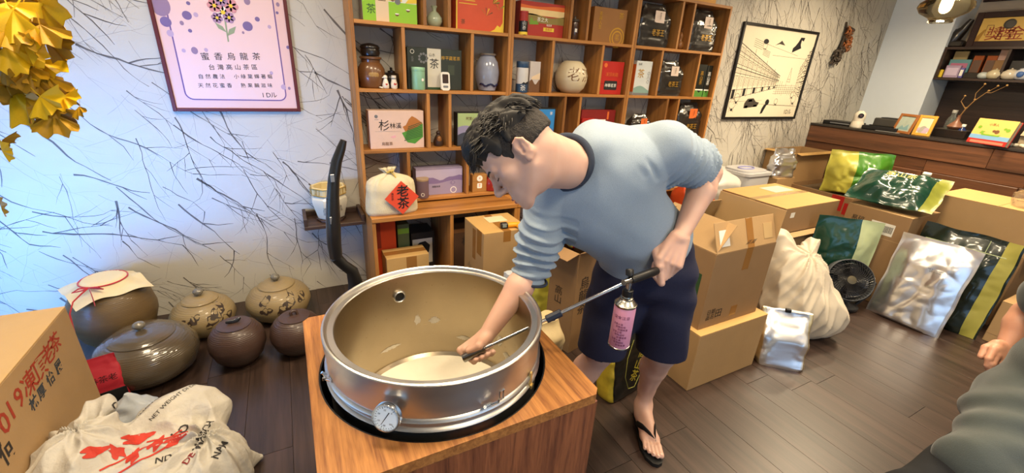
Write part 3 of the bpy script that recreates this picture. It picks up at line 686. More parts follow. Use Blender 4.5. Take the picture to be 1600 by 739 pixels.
# ---- sweatshirt
shirt = mat('blue_sweatshirt', '8695a4', .85, var=.10, scale=260, bump=.25, bscale=500, sheen=.15)
navy_rib = mat('navy_rib', '2c3444', .9, var=.1, bump=.2, bscale=300)
s = SDF((.52, .74, .78), (1.36, 1.32, 1.50), .0042)
MID = (SHR+SHL)/2
s.cap(SHR-SPN*.015-LAT*-.02, SHL-SPN*.015-LAT*.03, .078, .074, .05)
s.cap(NB-SPN*.02+LAT*-.05, NB-SPN*.02+LAT*.06, .072, .075, .05)
s.cap(PY(925, 232, 1.10), PY(1035, 236, 1.03), .085, .078, .05); s.cap(PY(985, 250, 1.03), PY(1040, 250, .98), .09, .075, .05)
C1 = NB+(PEL-NB)*.36; C2 = NB+(PEL-NB)*.68; C3 = NB+(PEL-NB)*.93
AX = [LAT, NRM, SPN]
s.ell(C1, (.195, .135, .17), AX, .06); s.ell(C2+LAT*.014, (.168, .138, .17), AX, .06); s.ell(C3+LAT*.006, (.178, .140, .13), AX, .05)
sleeveL_end = ELL_+(SHL-ELL_)*.16; CUFR = PY(829, 437, 1.085)
s.chain([SHL, (SHL+ELL_)/2, sleeveL_end-(SHL-ELL_)*.1], [.074, .068, .058], .04)
s.chain([SHR, SHR+(ELR-SHR)*.55, CUFR+(CUFR-SHR)*.1], [.076, .068, .058], .04)
uL = npv((ELL_-SHL).normalized()); uR = npv((CUFR-SHR).normalized()); sL = npv(SHL); sR = npv(SHR)
LL = float((sleeveL_end-SHL).length); LR = float((CUFR-SHR).length)
nsp = npv(SPN); nla = npv(LAT); npl = npv(PEL)
def folds(x, y, z):
    d = .0028*wob(x, y, z, 26)+.0016*wob(x, y, z, 58, 1)
    for o, u, L, amp, lo, fr in ((sL, uL, LL, .0055, -.05, 190), (sR, uR, LR, .005, .15, 150)):
        t = (x-o[0])*u[0]+(y-o[1])*u[1]+(z-o[2])*u[2]; r = np.sqrt(np.maximum(0, (x-o[0])**2+(y-o[1])**2+(z-o[2])**2-t*t))
        w = np.clip((t/L-lo)/.4, 0, 1)*(r < .115)*(t < L*1.2)
        ph = fr*t+(2.8 if fr > 170 else 5.0)*wob(x, y, z, 15, 2)+1.2*wob(x, y, z, 34, 1); d = d+w*amp*1.5*(2*np.abs(np.sin(ph*.5))-1.1)+w*.0018*np.sin(2.3*ph+1)
    h = (x-npl[0])*nsp[0]+(y-npl[1])*nsp[1]+(z-npl[2])*nsp[2]; l = (x-npl[0])*nla[0]+(y-npl[1])*nla[1]+(z-npl[2])*nla[2]
    w = np.clip(1-np.abs(h-.02)/.09, 0, 1); d = d+w*.004*np.sin(70*h+2.5*np.sin(14*l)+1)
    w = np.clip((h-.05)/.15, 0, 1); d = d+w*.006*(1.2-2*np.abs(np.sin(15*l+3.5*np.sin(5*h+1)+9*h+1.5*wob(x, y, z, 9))))                # long drag lines from the shoulders
    return d
s.relief(folds)
# crease running from the armpit over the chest
ARP = SHL-SPN*.10-LAT*.045-NRM*-.10
for a, c, r in ((PY(1012, 275, .90), PY(972, 225, .93), .010), (PY(1030, 280, .9), PY(1008, 238, .92), .009)): s.cap(a, c, r, .004, .012, neg=True)
s.cut(PEL+SPN*.005, -SPN); s.cutnear(sleeveL_end, ELL_-SHL, .09); s.cutnear(CUFR, CUFR-SHR, .09)
NKd = (HP(0, -.02, -.02)-npv(NB)); NK = npv(NB)+NKd*.12
NKu = V(NKd).normalized()
s.cap(NK, NK+NKd*1.0, .074, .078, .006, neg=True); s.cap(NK+npv(NRM)*.012, NK+npv(NRM)*.02+NKd, .072, .075, .006, neg=True)
sdfobj(s, 'sweatshirt', shirt, man)
def ring(name, c, n, r, tr, m, wide=1.6, ex=None, k=1.0):
    n = V(n).normalized(); a = n.orthogonal().normalized(); b_ = n.cross(a); pts = [V(c)+a*(math.cos(w)*r)+b_*(math.sin(w)*r*k) for w in [2*PI*i/48 for i in range(49)]]
    b = MB(); b.tube(pts, tr, 8, cap=False); o = b.build(name, m, man, smooth=180); o.location = -V(man.location); return o
ring('collar', V(NK)+NKu*.018+NRM*.006, NKu, .076, .0105, navy_rib)
ring('cuff', sleeveL_end, ELL_-SHL, .054, .005, navy_rib); ring('cuff', CUFR, CUFR-SHR, .055, .005, navy_rib)

# ---- shorts
shorts_m = mat('navy_shorts', '181a34', .8, var=.12, scale=200, bump=.15, bscale=300)
s = SDF((.78, .78, .42), (1.46, 1.34, 1.06), .0045)
s.ell(PEL+V((0, 0, -.01)), (.170, .135, .13), AX, .04); s.ell(PEL+V((0, 0, -.06)), (.172, .135, .13), [(HIPL-HIPR).normalized(), V((0, 0, 1)).cross((HIPL-HIPR).normalized()), V((0, 0, 1))], .05)
for hp, kn, q in ((HIPL, KNL, 1), (HIPR, KNR, -1)):
    e = kn+V((0, 0, 0)); s.cap(hp+V((0, 0, -.02)), e+V((0, 0, -.03)), .108, .094, .035); s.cap(hp+(e-hp)*.3, e+V((0, -.0, -.03)), .1, .092, .03)
s.relief(lambda x, y, z: .0035*wob(x, y, z, 30, 3)+.003*np.sin(46*(x*.8+y*.6)+8*z+2*np.sin(9*z))*np.clip((.85-z)/.2, 0, 1)+.003*np.sin(60*z+12*x)*np.clip((z-.6)/.2, 0, 1))
s.cut((1, 1, .492), (0.02, 0.02, -1)); s.cut(PEL+V((0, 0, .07)), SPN*.4+V((0, 0, 1)))
for kn in (KNL, KNR): s.cap((kn.x, kn.y, .44), (kn.x, kn.y, .50), .082, .082, .004, neg=True)
sdfobj(s, 'shorts', shorts_m, man)

# ---- flip-flops
sole_m = mat('black_rubber', '141415', .6, var=.1)
def flipflop(B, sgn):
    outl = [(-.03, .0), (-.02, .024), (.12, .031), (.35, .026), (.55, .036), (.75, .046), (.9, .044), (1.0, .030), (1.04, .008), (1.02, -.012), (.92, -.034), (.75, -.045), (.5, -.040), (.3, -.032), (.1, -.031), (-.02, -.022)]
    b = MB(); top = [B(t, w, 0) for t, w in outl]; n = len(top)
    vs = [V((p.x, p.y, .001)) for p in top]+[V((p.x, p.y, .019)) for p in top]; b.add(vs, [tuple(range(n))[::-1], tuple(range(n, 2*n))]+[(i, (i+1) % n, n+(i+1) % n, n+i) for i in range(n)])
    f = b.build('flip_flop_sole', sole_m, man); f.location = -V(man.location)
    b = MB(); toe = B(.72, .017, .03)
    for w, sg in ((.036, 1), (-.040, -1)): b.tube([toe, B(.64, .012*sg+.006, .047), B(.52, w*.75, .050), B(.42, w*1.0, .036), B(.36, w*1.02, .016)], [.007, .014, .016, .014, .010], 8, sq=.3, up=(0, 0, 1))
    b.tube([B(.72, .0175, .036), B(.745, .0175, .012)], .004, 8); f = b.build('flip_flop_strap', sole_m, man, smooth=180); f.location = -V(man.location)
flipflop(FL, -1); flipflop(FR, 1)
# nails, eyes, brows, lips
nail = mat('nail', 'dcae9c', .35, var=0)
b = MB()
for i, (w1, t1, r) in enumerate(((.028, .93, .009), (.011, .955, .0055), (-.005, .925, .0052), (-.020, .88, .005), (-.034, .825, .0045))):
    p = FL(t1, w1, .0165); b.sphere(p+V((0, 0, .0095-.001*i*.4)), (r, r, .003), 10, 6)
f = b.build('toe_nails', nail, man, smooth=180); f.location = -V(man.location)
b = MB()
for q in (-1, 1):
    b = MB(); pts = [V(HP(q*x, y, z)) for x, y, z in ((.014, .1, .021), (.026, .099, .0255), (.038, .094, .027), (.050, .083, .0235))]; b.tube(pts, [.003, .0042, .004, .002], 8, sq=.6); f = b.build('eyebrow', hairm, man, smooth=180); f.location = -V(man.location)
b = MB()
for q in (-1, 1):
    b = MB(); pts = [V(HP(q*x, y, z)) for x, y, z in ((.018, .0895, -.001), (.026, .0925, -.0035), (.034, .0922, -.004), (.045, .085, -.0015))]; b.tube(pts, [.0008, .0014, .0014, .0008], 6); f = b.build('eyelashes', hairm, man, smooth=180); f.location = -V(man.location)
b = MB()
b.tube([V(HP(x, .1015-abs(x)*.25, -.064)) for x in (-.02, -.01, 0, .01, .02)], [.002, .0042, .0042, .0042, .002], 8); b.tube([V(HP(x, .1-abs(x)*.25, -.0755)) for x in (-.018, -.009, 0, .009, .018)], [.002, .0048, .0052, .0048, .002], 8)
f = b.build('lips', skin_lip, man, smooth=180); f.location = -V(man.location)
# ---- hair: short greying sides, longer black top combed forward
s = SDF(tuple(npv(HO)-.19), tuple(npv(HO)+.19), .003)
A = [HX, HY, HZ]; Rs = lambda *r: [a*HS for a in r]
s.ell(HP(0, -.013, .046), Rs(.0785, .1005, .087), A, .01); s.ell(HP(0, -.036, .012), Rs(.068, .074, .07), A, .03)
s.cut(HP(0, .046, .02), (HY*.80-HZ*.60))
s.cut(HP(0, -.05, -.006), (-HZ*.96-HY*.12))
for q in (-1, 1): s.ell(HP(q*.085, -.004, -.004), Rs(.034, .026, .034), A, .006, neg=True)
s.relief(lambda x, y, z: .0010*wob(x, y, z, 420))
sdfobj(s, 'side_hair', hair_side, man)
s = SDF(tuple(npv(HO)-.2), tuple(npv(HO)+.2), .003)
s.ell(HP(0, -.010, .064), Rs(.080, .106, .088), A, .02); s.ell(HP(0, .05, .092), Rs(.066, .060, .048), A, .03); s.ell(HP(0, -.07, .055), Rs(.064, .052, .062), A, .03)
s.cut(HP(0, -.02, .045), (-HZ*.95+HY*-.22)); s.cut(HP(0, .088, .058), HY*.75-HZ*.66)
hx, hy, hz, ho = [npv(a) for a in (HX, HY, HZ, HO)]
def strands(x, y, z):
    p = [x-ho[0], y-ho[1], z-ho[2]]; u = sum(p[i]*hx[i] for i in range(3)); w = sum(p[i]*hy[i] for i in range(3)); t = sum(p[i]*hz[i] for i in range(3))
    return .0035*np.sin(210*u+4*np.sin(34*w)+50*t)+.003*np.sin(390*u-70*w+60*t)+.002*wob(x, y, z, 190)
s.relief(strands)
sdfobj(s, 'top_hair', hairm, man)
rh = random.Random(7); b = MB()
W = lambda q: V(HP(q.x, q.y, q.z))
for i in range(3000):                               # tapering locks
    th = rh.uniform(-PI, PI); ph = rh.uniform(.05, 1.0)**.7
    u = math.sin(th)*ph; w = math.cos(th)*ph
    zz = .05+.094*math.sqrt(max(0, 1-min(1, u*u+w*w)*.97)); base = V((u*.078, -.012+w*.102, zz))
    if base.z < .075 and w > .55: continue
    nrm = V((u/.8, w/1.0, .9*(zz-.04)/.09)).normalized(); front = base.y > .02
    fw = V((rh.gauss(.10, .22)+u*.35, .8 if base.y > -.05 else rh.uniform(-.7, -.2), -.1 if base.y > -.03 else -.8)); L = rh.uniform(.016, .032)+(.016 if front else 0)
    p0 = base-nrm*.004; p1 = base+nrm*rh.uniform(.004, .011)+fw*L*.5; p2 = base+nrm*rh.uniform(.002, .013)+fw*L+V((0, 0, -.016 if base.y > .05 else 0))
    b.tube([W(p0), W(p1), W(p2)], [.0021, .0017, .0003], 4, cap=False)
f = b.build('hair_locks', hairm, man, smooth=180, kind='stuff'); f.location = -V(man.location)

# ================================================================== GAS TORCH
tor = thing('gas_torch', 'long silver gas torch with black grip held by the man', 'torch', tuple(VAL))
rod = mat('bright_rod', 'c9c9c8', .2, 1, var=.05); blackp = mat('black_plastic', '121214', .4, var=0)
Z3 = V((0, 0, 0)); tip = TIP-VAL
b = MB(); b.tube([Z3, ta*((tip).length-.075)], .0058, 12); b.tube([tip-ta*.1, tip-ta*.07], .0075, 12); b.build('tube', rod, tor, smooth=40)
b = MB(); b.tube([tip-ta*.075, tip-ta*.07, tip-ta*.004, tip], [.008, .0125, .0135, .013], 18); b.tube([tip-ta*.074, tip-ta*.066], .0148, 18); b.build('nozzle', mat('nozzle_steel', '8f8c88', .25, 1, var=.1), tor, smooth=40)
b = MB(); b.tube([ga*.004, ga*.012, ga*.11, ga*.135], [.012, .0135, .0145, .013], 16); b.build('grip', blackp, tor, smooth=40)
b = MB(); b.tube([-ga*.03, ga*.008], .0095, 14); b.tube([V((0, 0, .008)), V((0, 0, -.035))], .008, 12); b.build('valve_body', rod, tor, smooth=40)
b = MB(); b.tube([CU*.012, CU*.016, CU*.032, CU*.035], [.006, .0125, .0125, .010], 14); b.build('valve_knob', blackp, tor, smooth=40)
b = MB(); b.tube([V((0, 0, -.03)), V((0, 0, -.032)), V((0, 0, -.052)), V((0, 0, -.055))], [.011, .0165, .0165, .013], 18); b.build('can_coupling', blackp, tor, smooth=40)
tv = PY(863, 489, .915)-VAL; tv = ta*tv.dot(ta)
b = MB(); b.tube([tv-ta*.026, tv-ta*.024, tv+ta*.024, tv+ta*.026], [.009, .0125, .0125, .009], 8); b.box(tuple(tv+V((0, 0, -.013))), (.012, .008, .008), .002); b.build('tube_clip', mat('navy_plastic', '1b2336', .4, var=0), tor, smooth=40)
can = bpy.data.objects.new('gas_can', None); COL.objects.link(can); can.parent = tor; can.location = (0, 0, -.235)
pink = mat('pink_can', 'c98aa6', .4, var=.05); tin = steel('tin', 'cfcfc6', .25)
b = MB(); b.lathe([(.0325, .004), (.0335, .006), (.0335, .148), (.0325, .15)], 32); b.build('can_body', pink, can, smooth=40)
b = MB(); b.lathe([(.031, 0), (.0345, .001), (.0345, .005), (.033, .006)], 32); b.build('can_foot', tin, can, smooth=40); b = MB(); b.lathe([(.0335, .149), (.0347, .151), (.0347, .156), (.031, .158), (.024, .168), (.020, .171), (.020, .176), (.014, .178), (.013, .186)], 32); b.build('can_top', tin, can, smooth=40)
cink = mat('can_print', '6d2f55', .5, var=0)
to = math.atan2(-VAL.y, -VAL.x)
def wrapped_text(body, size, m, parent, R, zc, a0, name='lettering', vertical=False):
    """lettering bent round a cylinder of radius R, centred on angle a0 and height zc"""
    cu = bpy.data.curves.new(name, 'FONT'); cu.body = '\n'.join(body) if vertical else body; cu.size = size; cu.align_x = 'CENTER'; cu.align_y = 'CENTER'; cu.resolution_u = 2; cu.fill_mode = 'FRONT'
    t_ = bpy.data.objects.new('t', cu); COL.objects.link(t_); me = bpy.data.meshes.new_from_object(t_); bpy.data.objects.remove(t_); me.name = name; me.materials.clear(); me.materials.append(m)
    for v in me.vertices: a = a0+v.co.x/R; v.co = V((math.cos(a)*R, math.sin(a)*R, zc+v.co.y))
    return link(name, me, parent)
for k, a in enumerate((-.55, -.1, .35)):
    wrapped_text('用瓦斯罐' if k != 1 else '安全注意', .013, cink, can, .0338, .118, to+a, vertical=False) if k == 1 else None
for k in range(9): wrapped_text(('注意火氣', '使用說明', '防爆裝置')[k % 3], .008, cink, can, .0338, .095-.0095*k, to-.35+.25*(k % 3))
_m = mark()
# ================================================================== THINGS ON THE SHELVES
def M_(name, col, rough=.5, **k): return mat(name, col, rough, **k)
ink_w = M_('print_white', 'efece2', .5, var=0); ink_g = M_('print_gold', 'c99a35', .35, var=0, metal=.4); ink_r = M_('print_red', 'b5302a', .5, var=0); ink_y = M_('print_yellow', 'e2c23a', .5, var=0)
ink_gr = M_('print_green', '6f9a2e', .5, var=0); ink_dg = M_('print_dark_green', '2d4a2a', .5, var=0); ink_br = M_('print_brown', '6d4a2d', .5, var=0); ink_bl = M_('print_blue', '3c62a0', .5, var=0); ink_pk = M_('print_pink', 'd9a2a8', .5, var=0); ink_pu = M_('print_purple', '75618f', .5, var=0); ink_or = M_('print_orange', 'd96a2c', .5, var=0); ink_gy = M_('print_grey', '6f7072', .5, var=0)
def box_at(name, label, cat, px0, px1, pyt, z, yf, dep, m, ym=None, H=None, rot=0, group=None, lid=None):
    """carton standing on height z with its front at depth yf between two picture columns"""
    pym = ym if ym else pyt+20
    # foot corners found on the standing height
    def colx(px):
        lo, hi = 0, 739
        for _ in range(40):
            mid = (lo+hi)/2
            if PY(px, mid, yf).z > z: lo = mid
            else: hi = mid
        return PY(px, lo, yf).x
    x0, x1 = colx(px0), colx(px1); xm = (x0+x1)/2
    for r_, zz in enumerate((r0, r1, r2, r3)):
        if abs(zz-z) < .001:
            for u_ in range(3):
                for a_, c_ in zip(DIV[(u_, r_)][:-1], DIV[(u_, r_)][1:]):
                    if a_ < xm < c_: x0, x1 = max(x0, a_+.012), min(x1, c_-.012)
    w = x1-x0
    h = H if H else PY((px0+px1)/2, pyt, yf).z-z
    t = thing(name, label, cat, ((x0+x1)/2, yf, z+.0004), rot, group)
    b = MB()
    if lid: b.b2((-w/2+.001, .001, 0), (w/2-.001, dep-.001, h*(1-lid)), .0015)
    else: b.b2((-w/2, 0, 0), (w/2, dep, h), .0015)
    b.build('box_body', m, t)
    if lid: b = MB(); b.b2((-w/2, 0, h*(1-lid)+.0006), (w/2, dep, h), .0015); b.build('lid', m, t)
    t['w'] = w; t['h'] = h
    return t, w, h
def prt(t, w, h, poly, m, lvl=1, name='print'):
    """printed patch on the front: outline in fractions of width and height (0..1)"""
    return panel(name, [((x-.5)*w, y*h) for x, y in poly], m, t, (0, -.0003*lvl, 0), FRONT, .0003)
def txt(t, w, h, s, x, y, size, m, lvl=4, vertical=False, rot=0, bold=0):
    return text(s, size*h, m, t, ((x-.5)*w, -.0003*lvl-.0004, y*h), (PI/2, rot, 0), vertical=vertical, bold=bold*h)
def R01(x0, y0, x1, y1): return [(x0, y0), (x1, y0), (x1, y1), (x0, y1)]
def wavy(x0, x1, y0, f, n=14): return [(x0, y0)]+[(x1, y0)]+[(x1+(x0-x1)*k/n, f(1-k/n)) for k in range(n+1)]
def circ(cx, cy, r, w, h, n=20): return [(cx+r*math.cos(2*PI*k/n), cy+r*w/h*math.sin(2*PI*k/n)) for k in range(n)]
r0, r1, r2, r3 = ROWZ[0], ROWZ[1], ROWZ[2], SB
YFR = SY+.035
# --- top row
t, w, h = box_at('gift_box', 'white and lime-green tea gift box on the top row of the left unit', 'box', 567.5, 652, -60, r0, YFR, .09, M_('box_cream', 'd9dbd0'), H=.235)
prt(t, w, h, wavy(0, .235, 0, lambda u: .48+.12*math.sin(u*3)), M_('lime', '8dc22e', .5, var=0)); prt(t, w, h, R01(.47, 0, 1, .40), M_('lime', '8dc22e')); prt(t, w, h, wavy(.47, .72, .42, lambda u: .50+.14*math.sin(u*3.1)), ink_y)
prt(t, w, h, R01(.235, 0, .47, 1), M_('box_sand', 'dcc4a4', .6, var=0), 2); prt(t, w, h, R01(.285, .40, .42, .66), ink_br, 3); prt(t, w, h, R01(.295, .415, .35, .525), M_('box_sand', 'dcc4a4'), 4); prt(t, w, h, R01(.356, .415, .41, .525), M_('box_sand', 'dcc4a4'), 4); prt(t, w, h, R01(.295, .535, .35, .645), M_('box_sand', 'dcc4a4'), 4); prt(t, w, h, R01(.356, .535, .41, .645), M_('box_sand', 'dcc4a4'), 4)
txt(t, w, h, '茶', .15, .22, .2, ink_dg)
for cx, cy, r in ((.55, .45, .035), (.62, .18, .04), (.83, .28, .04)): prt(t, w, h, [(cx+r*math.cos(-PI*k/10), cy+r*w/h*math.sin(-PI*k/10)) for k in range(11)], ink_br, 3); prt(t, w, h, [(cx+r*math.cos(2*PI*k/14), cy+.25*r*w/h*math.sin(2*PI*k/14)) for k in range(14)], ink_w, 4)
prt(t, w, h, [(.62, 1), (.64, .8), (.70, .66), (.80, .62), (.93, .60), (.97, .72), (.95, .9), (.98, 1)], ink_br, 2); prt(t, w, h, circ(.75, .78, .05, w, h), ink_w, 3); prt(t, w, h, circ(.86, .76, .04, w, h), ink_w, 3); prt(t, w, h, circ(.64, .42, .055, w, h), ink_gy, 3); prt(t, w, h, [(.78, .40), (1, .42), (1, .6), (.92, .58)], ink_y, 3)
def fit(c, z, R):
    for r_, zz in enumerate((r0, r1, r2, r3)):
        if abs(zz-z) < .001:
            for u_ in range(3):
                for a_, c_ in zip(DIV[(u_, r_)][:-1], DIV[(u_, r_)][1:]):
                    if a_ < c.x < c_: c.x = min(max(c.x, a_+R+.012), c_-R-.012) if c_-a_ > 2*R+.03 else (a_+c_)/2
    return c
def pot(name, label, cat, px, pyt, pyb, z, prof, m, yf=None, seg=32, group=None, extra=None, sc=None):
    """turned vessel: profile as (radius, height) fractions of its height"""
    yc = yf or SY+.09; c = fit(PY(px, pyb, yc), z, max(q[0] for q in prof)*(sc or .1)); H = PY(px, pyt, yc).z-z
    if sc: H = sc
    t = thing(name, label, cat, (c.x, yc, z+.0004), 0, group)
    b = MB(); b.lathe([(r*H, q*H) for r, q in prof], seg); b.build('vessel_body', m, t, smooth=50); return t, H
t, H = pot('bud_vase', 'small pale green round bud vase in the narrow top cell of the left unit', 'vase', 681, 18, 41, r0, [(.2, 0), (.3, .05), (.42, .28), (.4, .45), (.22, .68), (.1, .76), (.1, .84), (.17, .98), (.15, 1), (.08, .9), (.001, .85)], M_('celadon', 'a9b598', .25, coat=.5), sc=.105)
t, w, h = box_at('gift_box', 'orange-red tea gift box with pine branches on the top row of the left unit', 'box', 712.5, 786.5, -60, r0, YFR, .09, M_('box_orange', 'cc4f2c'), H=.23)
prt(t, w, h, R01(0, 0, .025, 1), ink_y); prt(t, w, h, R01(.975, 0, 1, 1), ink_y); prt(t, w, h, [(.7, 0), (.97, 0), (.97, .22), (.92, .12), (.86, .16), (.8, .06)], ink_y, 2)
txt(t, w, h, '茶', .14, .16, .12, ink_br)
for k in range(26): a = rnd.uniform(-.6, 2.4); cx, cy = rnd.choice(((.75, .62), (.62, .34), (.88, .5), (.9, .85))); L = .14; prt(t, w, h, [(cx, cy), (cx+L*math.cos(a)+.012, cy+L*1.2*math.sin(a)), (cx+L*math.cos(a)-.006, cy+L*1.2*math.sin(a)+.016)], (ink_y, ink_br, ink_gr)[k % 3], 2)
for k in range(5): prt(t, w, h, R01(.06, .55+.07*k, .42-.04*(k % 2), .565+.07*k), ink_y, 2)
t, w, h = box_at('gift_box', 'red and gold tea gift box with evening landscape in the middle unit', 'box', 811.5, 879, 4, r0, YFR+.03, .07, M_('box_red', 'a83226'), ym=30)
prt(t, w, h, wavy(0, 1, .40, lambda u: .62+.04*math.sin(7*u)), M_('print_olive', '8b7a3e', .5, var=.3)); prt(t, w, h, R01(0, .62, 1, .80), M_('print_cream', 'e6c98b', .5, var=.15)); prt(t, w, h, wavy(0, 1, .80, lambda u: .9-.03*math.sin(5*u)), ink_or); prt(t, w, h, [(.2, .34), (.42, .36), (.36, .48), (.3, .44), (.24, .56)], ink_gr, 2)
txt(t, w, h, '茶之大', .5, .50, .14, ink_w); txt(t, w, h, '極品茶', .66, .36, .07, ink_w); prt(t, w, h, R01(.53, .18, .78, .29), ink_y, 3); txt(t, w, h, '烏龍茶', .655, .235, .09, ink_r)
def tin(name, label, cat, px0, px1, pyt, z, yf, bodym, lidm, lid=.12, bands=(), group=None, extra=0):
    p0, p1 = PY(px0, pyt+10, yf), PY(px1, pyt+10, yf); R = (p1.x-p0.x)/2*.94; H = PY((px0+px1)/2, pyt, yf-R*.4).z-z
    t = thing(name, label, cat, ((p0.x+p1.x)/2, yf, z+.0004), 0, group)
    b = MB(); b.lathe([(R*.97, 0), (R, .002), (R, H*(1-lid)-.0005), (R*.98, H*(1-lid))], 28); b.build('tin_body', bodym, t, smooth=40)
    b = MB(); b.lathe([(R*1.01, H*(1-lid)+.0003), (R*1.025, H*(1-lid)+.002), (R*1.025, H-.003), (R*.98, H), (.001, H)], 28); b.build('lid', lidm, t, smooth=40)
    for (a, c, m) in bands: b = MB(); b.lathe([(R*1.004, a*H), (R*1.004, c*H)], 28, cap=False); b.build('label', m, t, smooth=40)
    return t, R, H
FR = -PI/2-.25
t, R, H = tin('tea_canister', 'red and black tea canister before the red and gold box', 'canister', 811.5, 825, 17, r0, YFR-.012, M_('can_black', '1d1a18', .35), M_('can_red', '9d2a20', .4), .08, ((.58, .92, M_('can_red', '9d2a20')), (.0, .12, ink_y)))
wrapped_text('山茶', R*.9, ink_w, t, R*1.01, H*.38, FR, vertical=True)
t, H = pot('glass_jar', 'small lidded glass jar in the narrow cell of the middle unit', 'jar', 902.5, 33, 62, r0, [(.20, 0), (.23, .03), (.23, .78), (.2, .86)], M_('jar_brown_content', '4a3429', .2, coat=1, var=.5, scale=60), sc=.125)
b = MB(); b.lathe([(.24*H, .865*H), (.25*H, .9*H), (.2*H, .97*H), (.05*H, 1.0*H), (.04*H, 1.06*H), (.06*H, 1.1*H), (.001, 1.12*H)], 24); b.build('lid', M_('jar_lid', '6f6a60', .3, metal=.6), t, smooth=40)
b = MB(); b.box((-.04*H, -.232*H, .45*H), (.14*H, .01*H, .16*H), .002); b.build('label', ink_w, t)
t, w, h = box_at('gift_box', 'brown paper tea gift box with gold seal in the middle unit', 'box', 924, 974, 12, r0, YFR, .06, M_('box_kraft', '8d5e2c'), ym=40)
txt(t, w, h, '茶', .82, .80, .2, ink_g); txt(t, w, h, '茶與人生', .2, .62, .13, ink_g, vertical=True)
for rr, mm, l in ((.23, ink_g, 1), (.2, M_('box_kraft', '8d5e2c'), 2), (.16, ink_g, 3), (.13, M_('box_kraft', '8d5e2c'), 4)): prt(t, w, h, [p for p in circ(.76, .17, rr, w, h)], mm, l)
txt(t, w, h, '茗', .76, .17, .2, ink_g, 6)
# vacuum bags of tea: rectangular block drawn in to a gathered top
def crumple(p, f, a):
    q = V(p)*f; d = noise.voronoi(q)[0]; r = abs(noise.noise(q*.8)); r2 = abs(noise.noise(q*2.1+V((5, 1, 3))))
    return a*((d[1]-d[0]-.25)*.6+(.28-r)*1.5+(.25-r2)*.7)
def bag(t, name, w, d, h, m, seg=60, rows=40, top=.72, topw=.5, amp=.006, f=14, n0=5, seed=0, bot=.92, mats=None, lean=0, topd=.04, split=None):
    """filled bag: superellipse sections from the foot to the sealed top"""
    b = MB(); vs = []; fs = []; mi = []
    for j in range(rows+1):
        v = j/rows
        if v < top: k = 0
        else: k = (v-top)/(1-top)
        e = k*k*(3-2*k); foot = bot+(1-bot)*min(1, v/.12)**.5
        hw = w/2*((1-e)+topw*e)*foot; hd = d/2*((1-e)+topd*e)*foot; n = n0+(2-n0)*e*.5
        for i in range(seg):
            a = 2*PI*(i+.5)/seg; c, s_ = math.cos(a), math.sin(a); x = hw*math.copysign(abs(c)**(2/n), c); y = hd*math.copysign(abs(s_)**(2/n), s_); z = v*h
            dsp = crumple((x+seed, y*.9, z), f, amp)*(.35 if v < .04 else 1); L = math.hypot(c/hw, s_/hd); nx, ny = c/hw/L, s_/hd/L
            vs.append((x+nx*dsp, y+ny*dsp+lean*z, max(0, z+(crumple((x, y, z+9+seed), f, amp*.6) if v > .05 else 0))))
    for j in range(rows):
        for i in range(seg): i2 = (i+1) % seg; fs.append((j*seg+i, j*seg+i2, (j+1)*seg+i2, (j+1)*seg+i)); a = 2*PI*(i+1)/seg; mi.append((0 if abs(math.sin(a))*hd_w(w, d) > abs(math.cos(a)) else 1) if mats else 0)
    fs += [tuple(range(seg))[::-1], tuple(rows*seg+i for i in range(seg))]; mi += [0, 0]
    b.v = vs; b.f = fs; b.mi = mi
    return b.build(name, mats or m, t, smooth=60)
def pouch(t, name, w, h, th, mats, split=None, amp=.012, f=9, seed=0, nu=44, nv=56, foot=.10, bend=0):
    """sealed flat pouch: two skins swelling between sealed edges; split=(u0,u1) gives that strip the second material"""
    b = MB(); N = (nu+1)*(nv+1); vs = []; ss = lambda q: (lambda k: k*k*(3-2*k))(max(0, min(1, q)))
    for side in (-1, 1):
        for j in range(nv+1):
            for i in range(nu+1):
                u, v = i/nu, j/nv; e = min(u, 1-u); pr = ss((e-.03)/.26)**.6*ss((v+.02)/foot)*ss((.97-v)/.30)**.7
                x, z = (u-.5)*w, v*h; q = (x+seed, side*.4, z); d = crumple(q, f, amp)*(.35+.65*pr); edge = amp*.9*noise.noise(V((seed+x*7, 3, z*7)))
                vs.append((x*(1-.03*pr)+edge*.6*(1-pr), side*(th/2*pr+.0012)+d*(1 if side < 0 else .5)+edge*(1-pr)*.8+bend*v*v, max(0, z+edge*.6 if v > .02 else 0)))
    fs = []; mi = []
    for k in (0, 1):
        for j in range(nv):
            for i in range(nu):
                a = k*N+j*(nu+1)+i; q = (a, a+1, a+nu+2, a+nu+1); fs.append(q if k == 0 else q[::-1]); mi.append(1 if split and split[0] <= i/nu < split[1] else 0)
    B_ = [j*(nu+1) for j in range(nv+1)]; C_ = [j*(nu+1)+nu for j in range(nv+1)]; D_ = list(range(nu+1)); E_ = [nv*(nu+1)+i for i in range(nu+1)]
    for L, fl in ((B_, 1), (C_, 0), (D_, 0), (E_, 1)):
        for p, q in zip(L[:-1], L[1:]): fs.append((p, q, N+q, N+p) if fl else (q, p, N+p, N+q)); mi.append(0)
    b.v = vs; b.f = fs; b.mi = mi; return b.build(name, mats, t, smooth=60)
def hd_w(w, d): return 1.0
clear_plastic = mat('clear_plastic', 'e8e8e4', .12, var=0, trans=.9, alpha=.35)
dark_bag = M_('dark_tea_bag', '2b2723', .28, coat=.4, var=.4, scale=20)
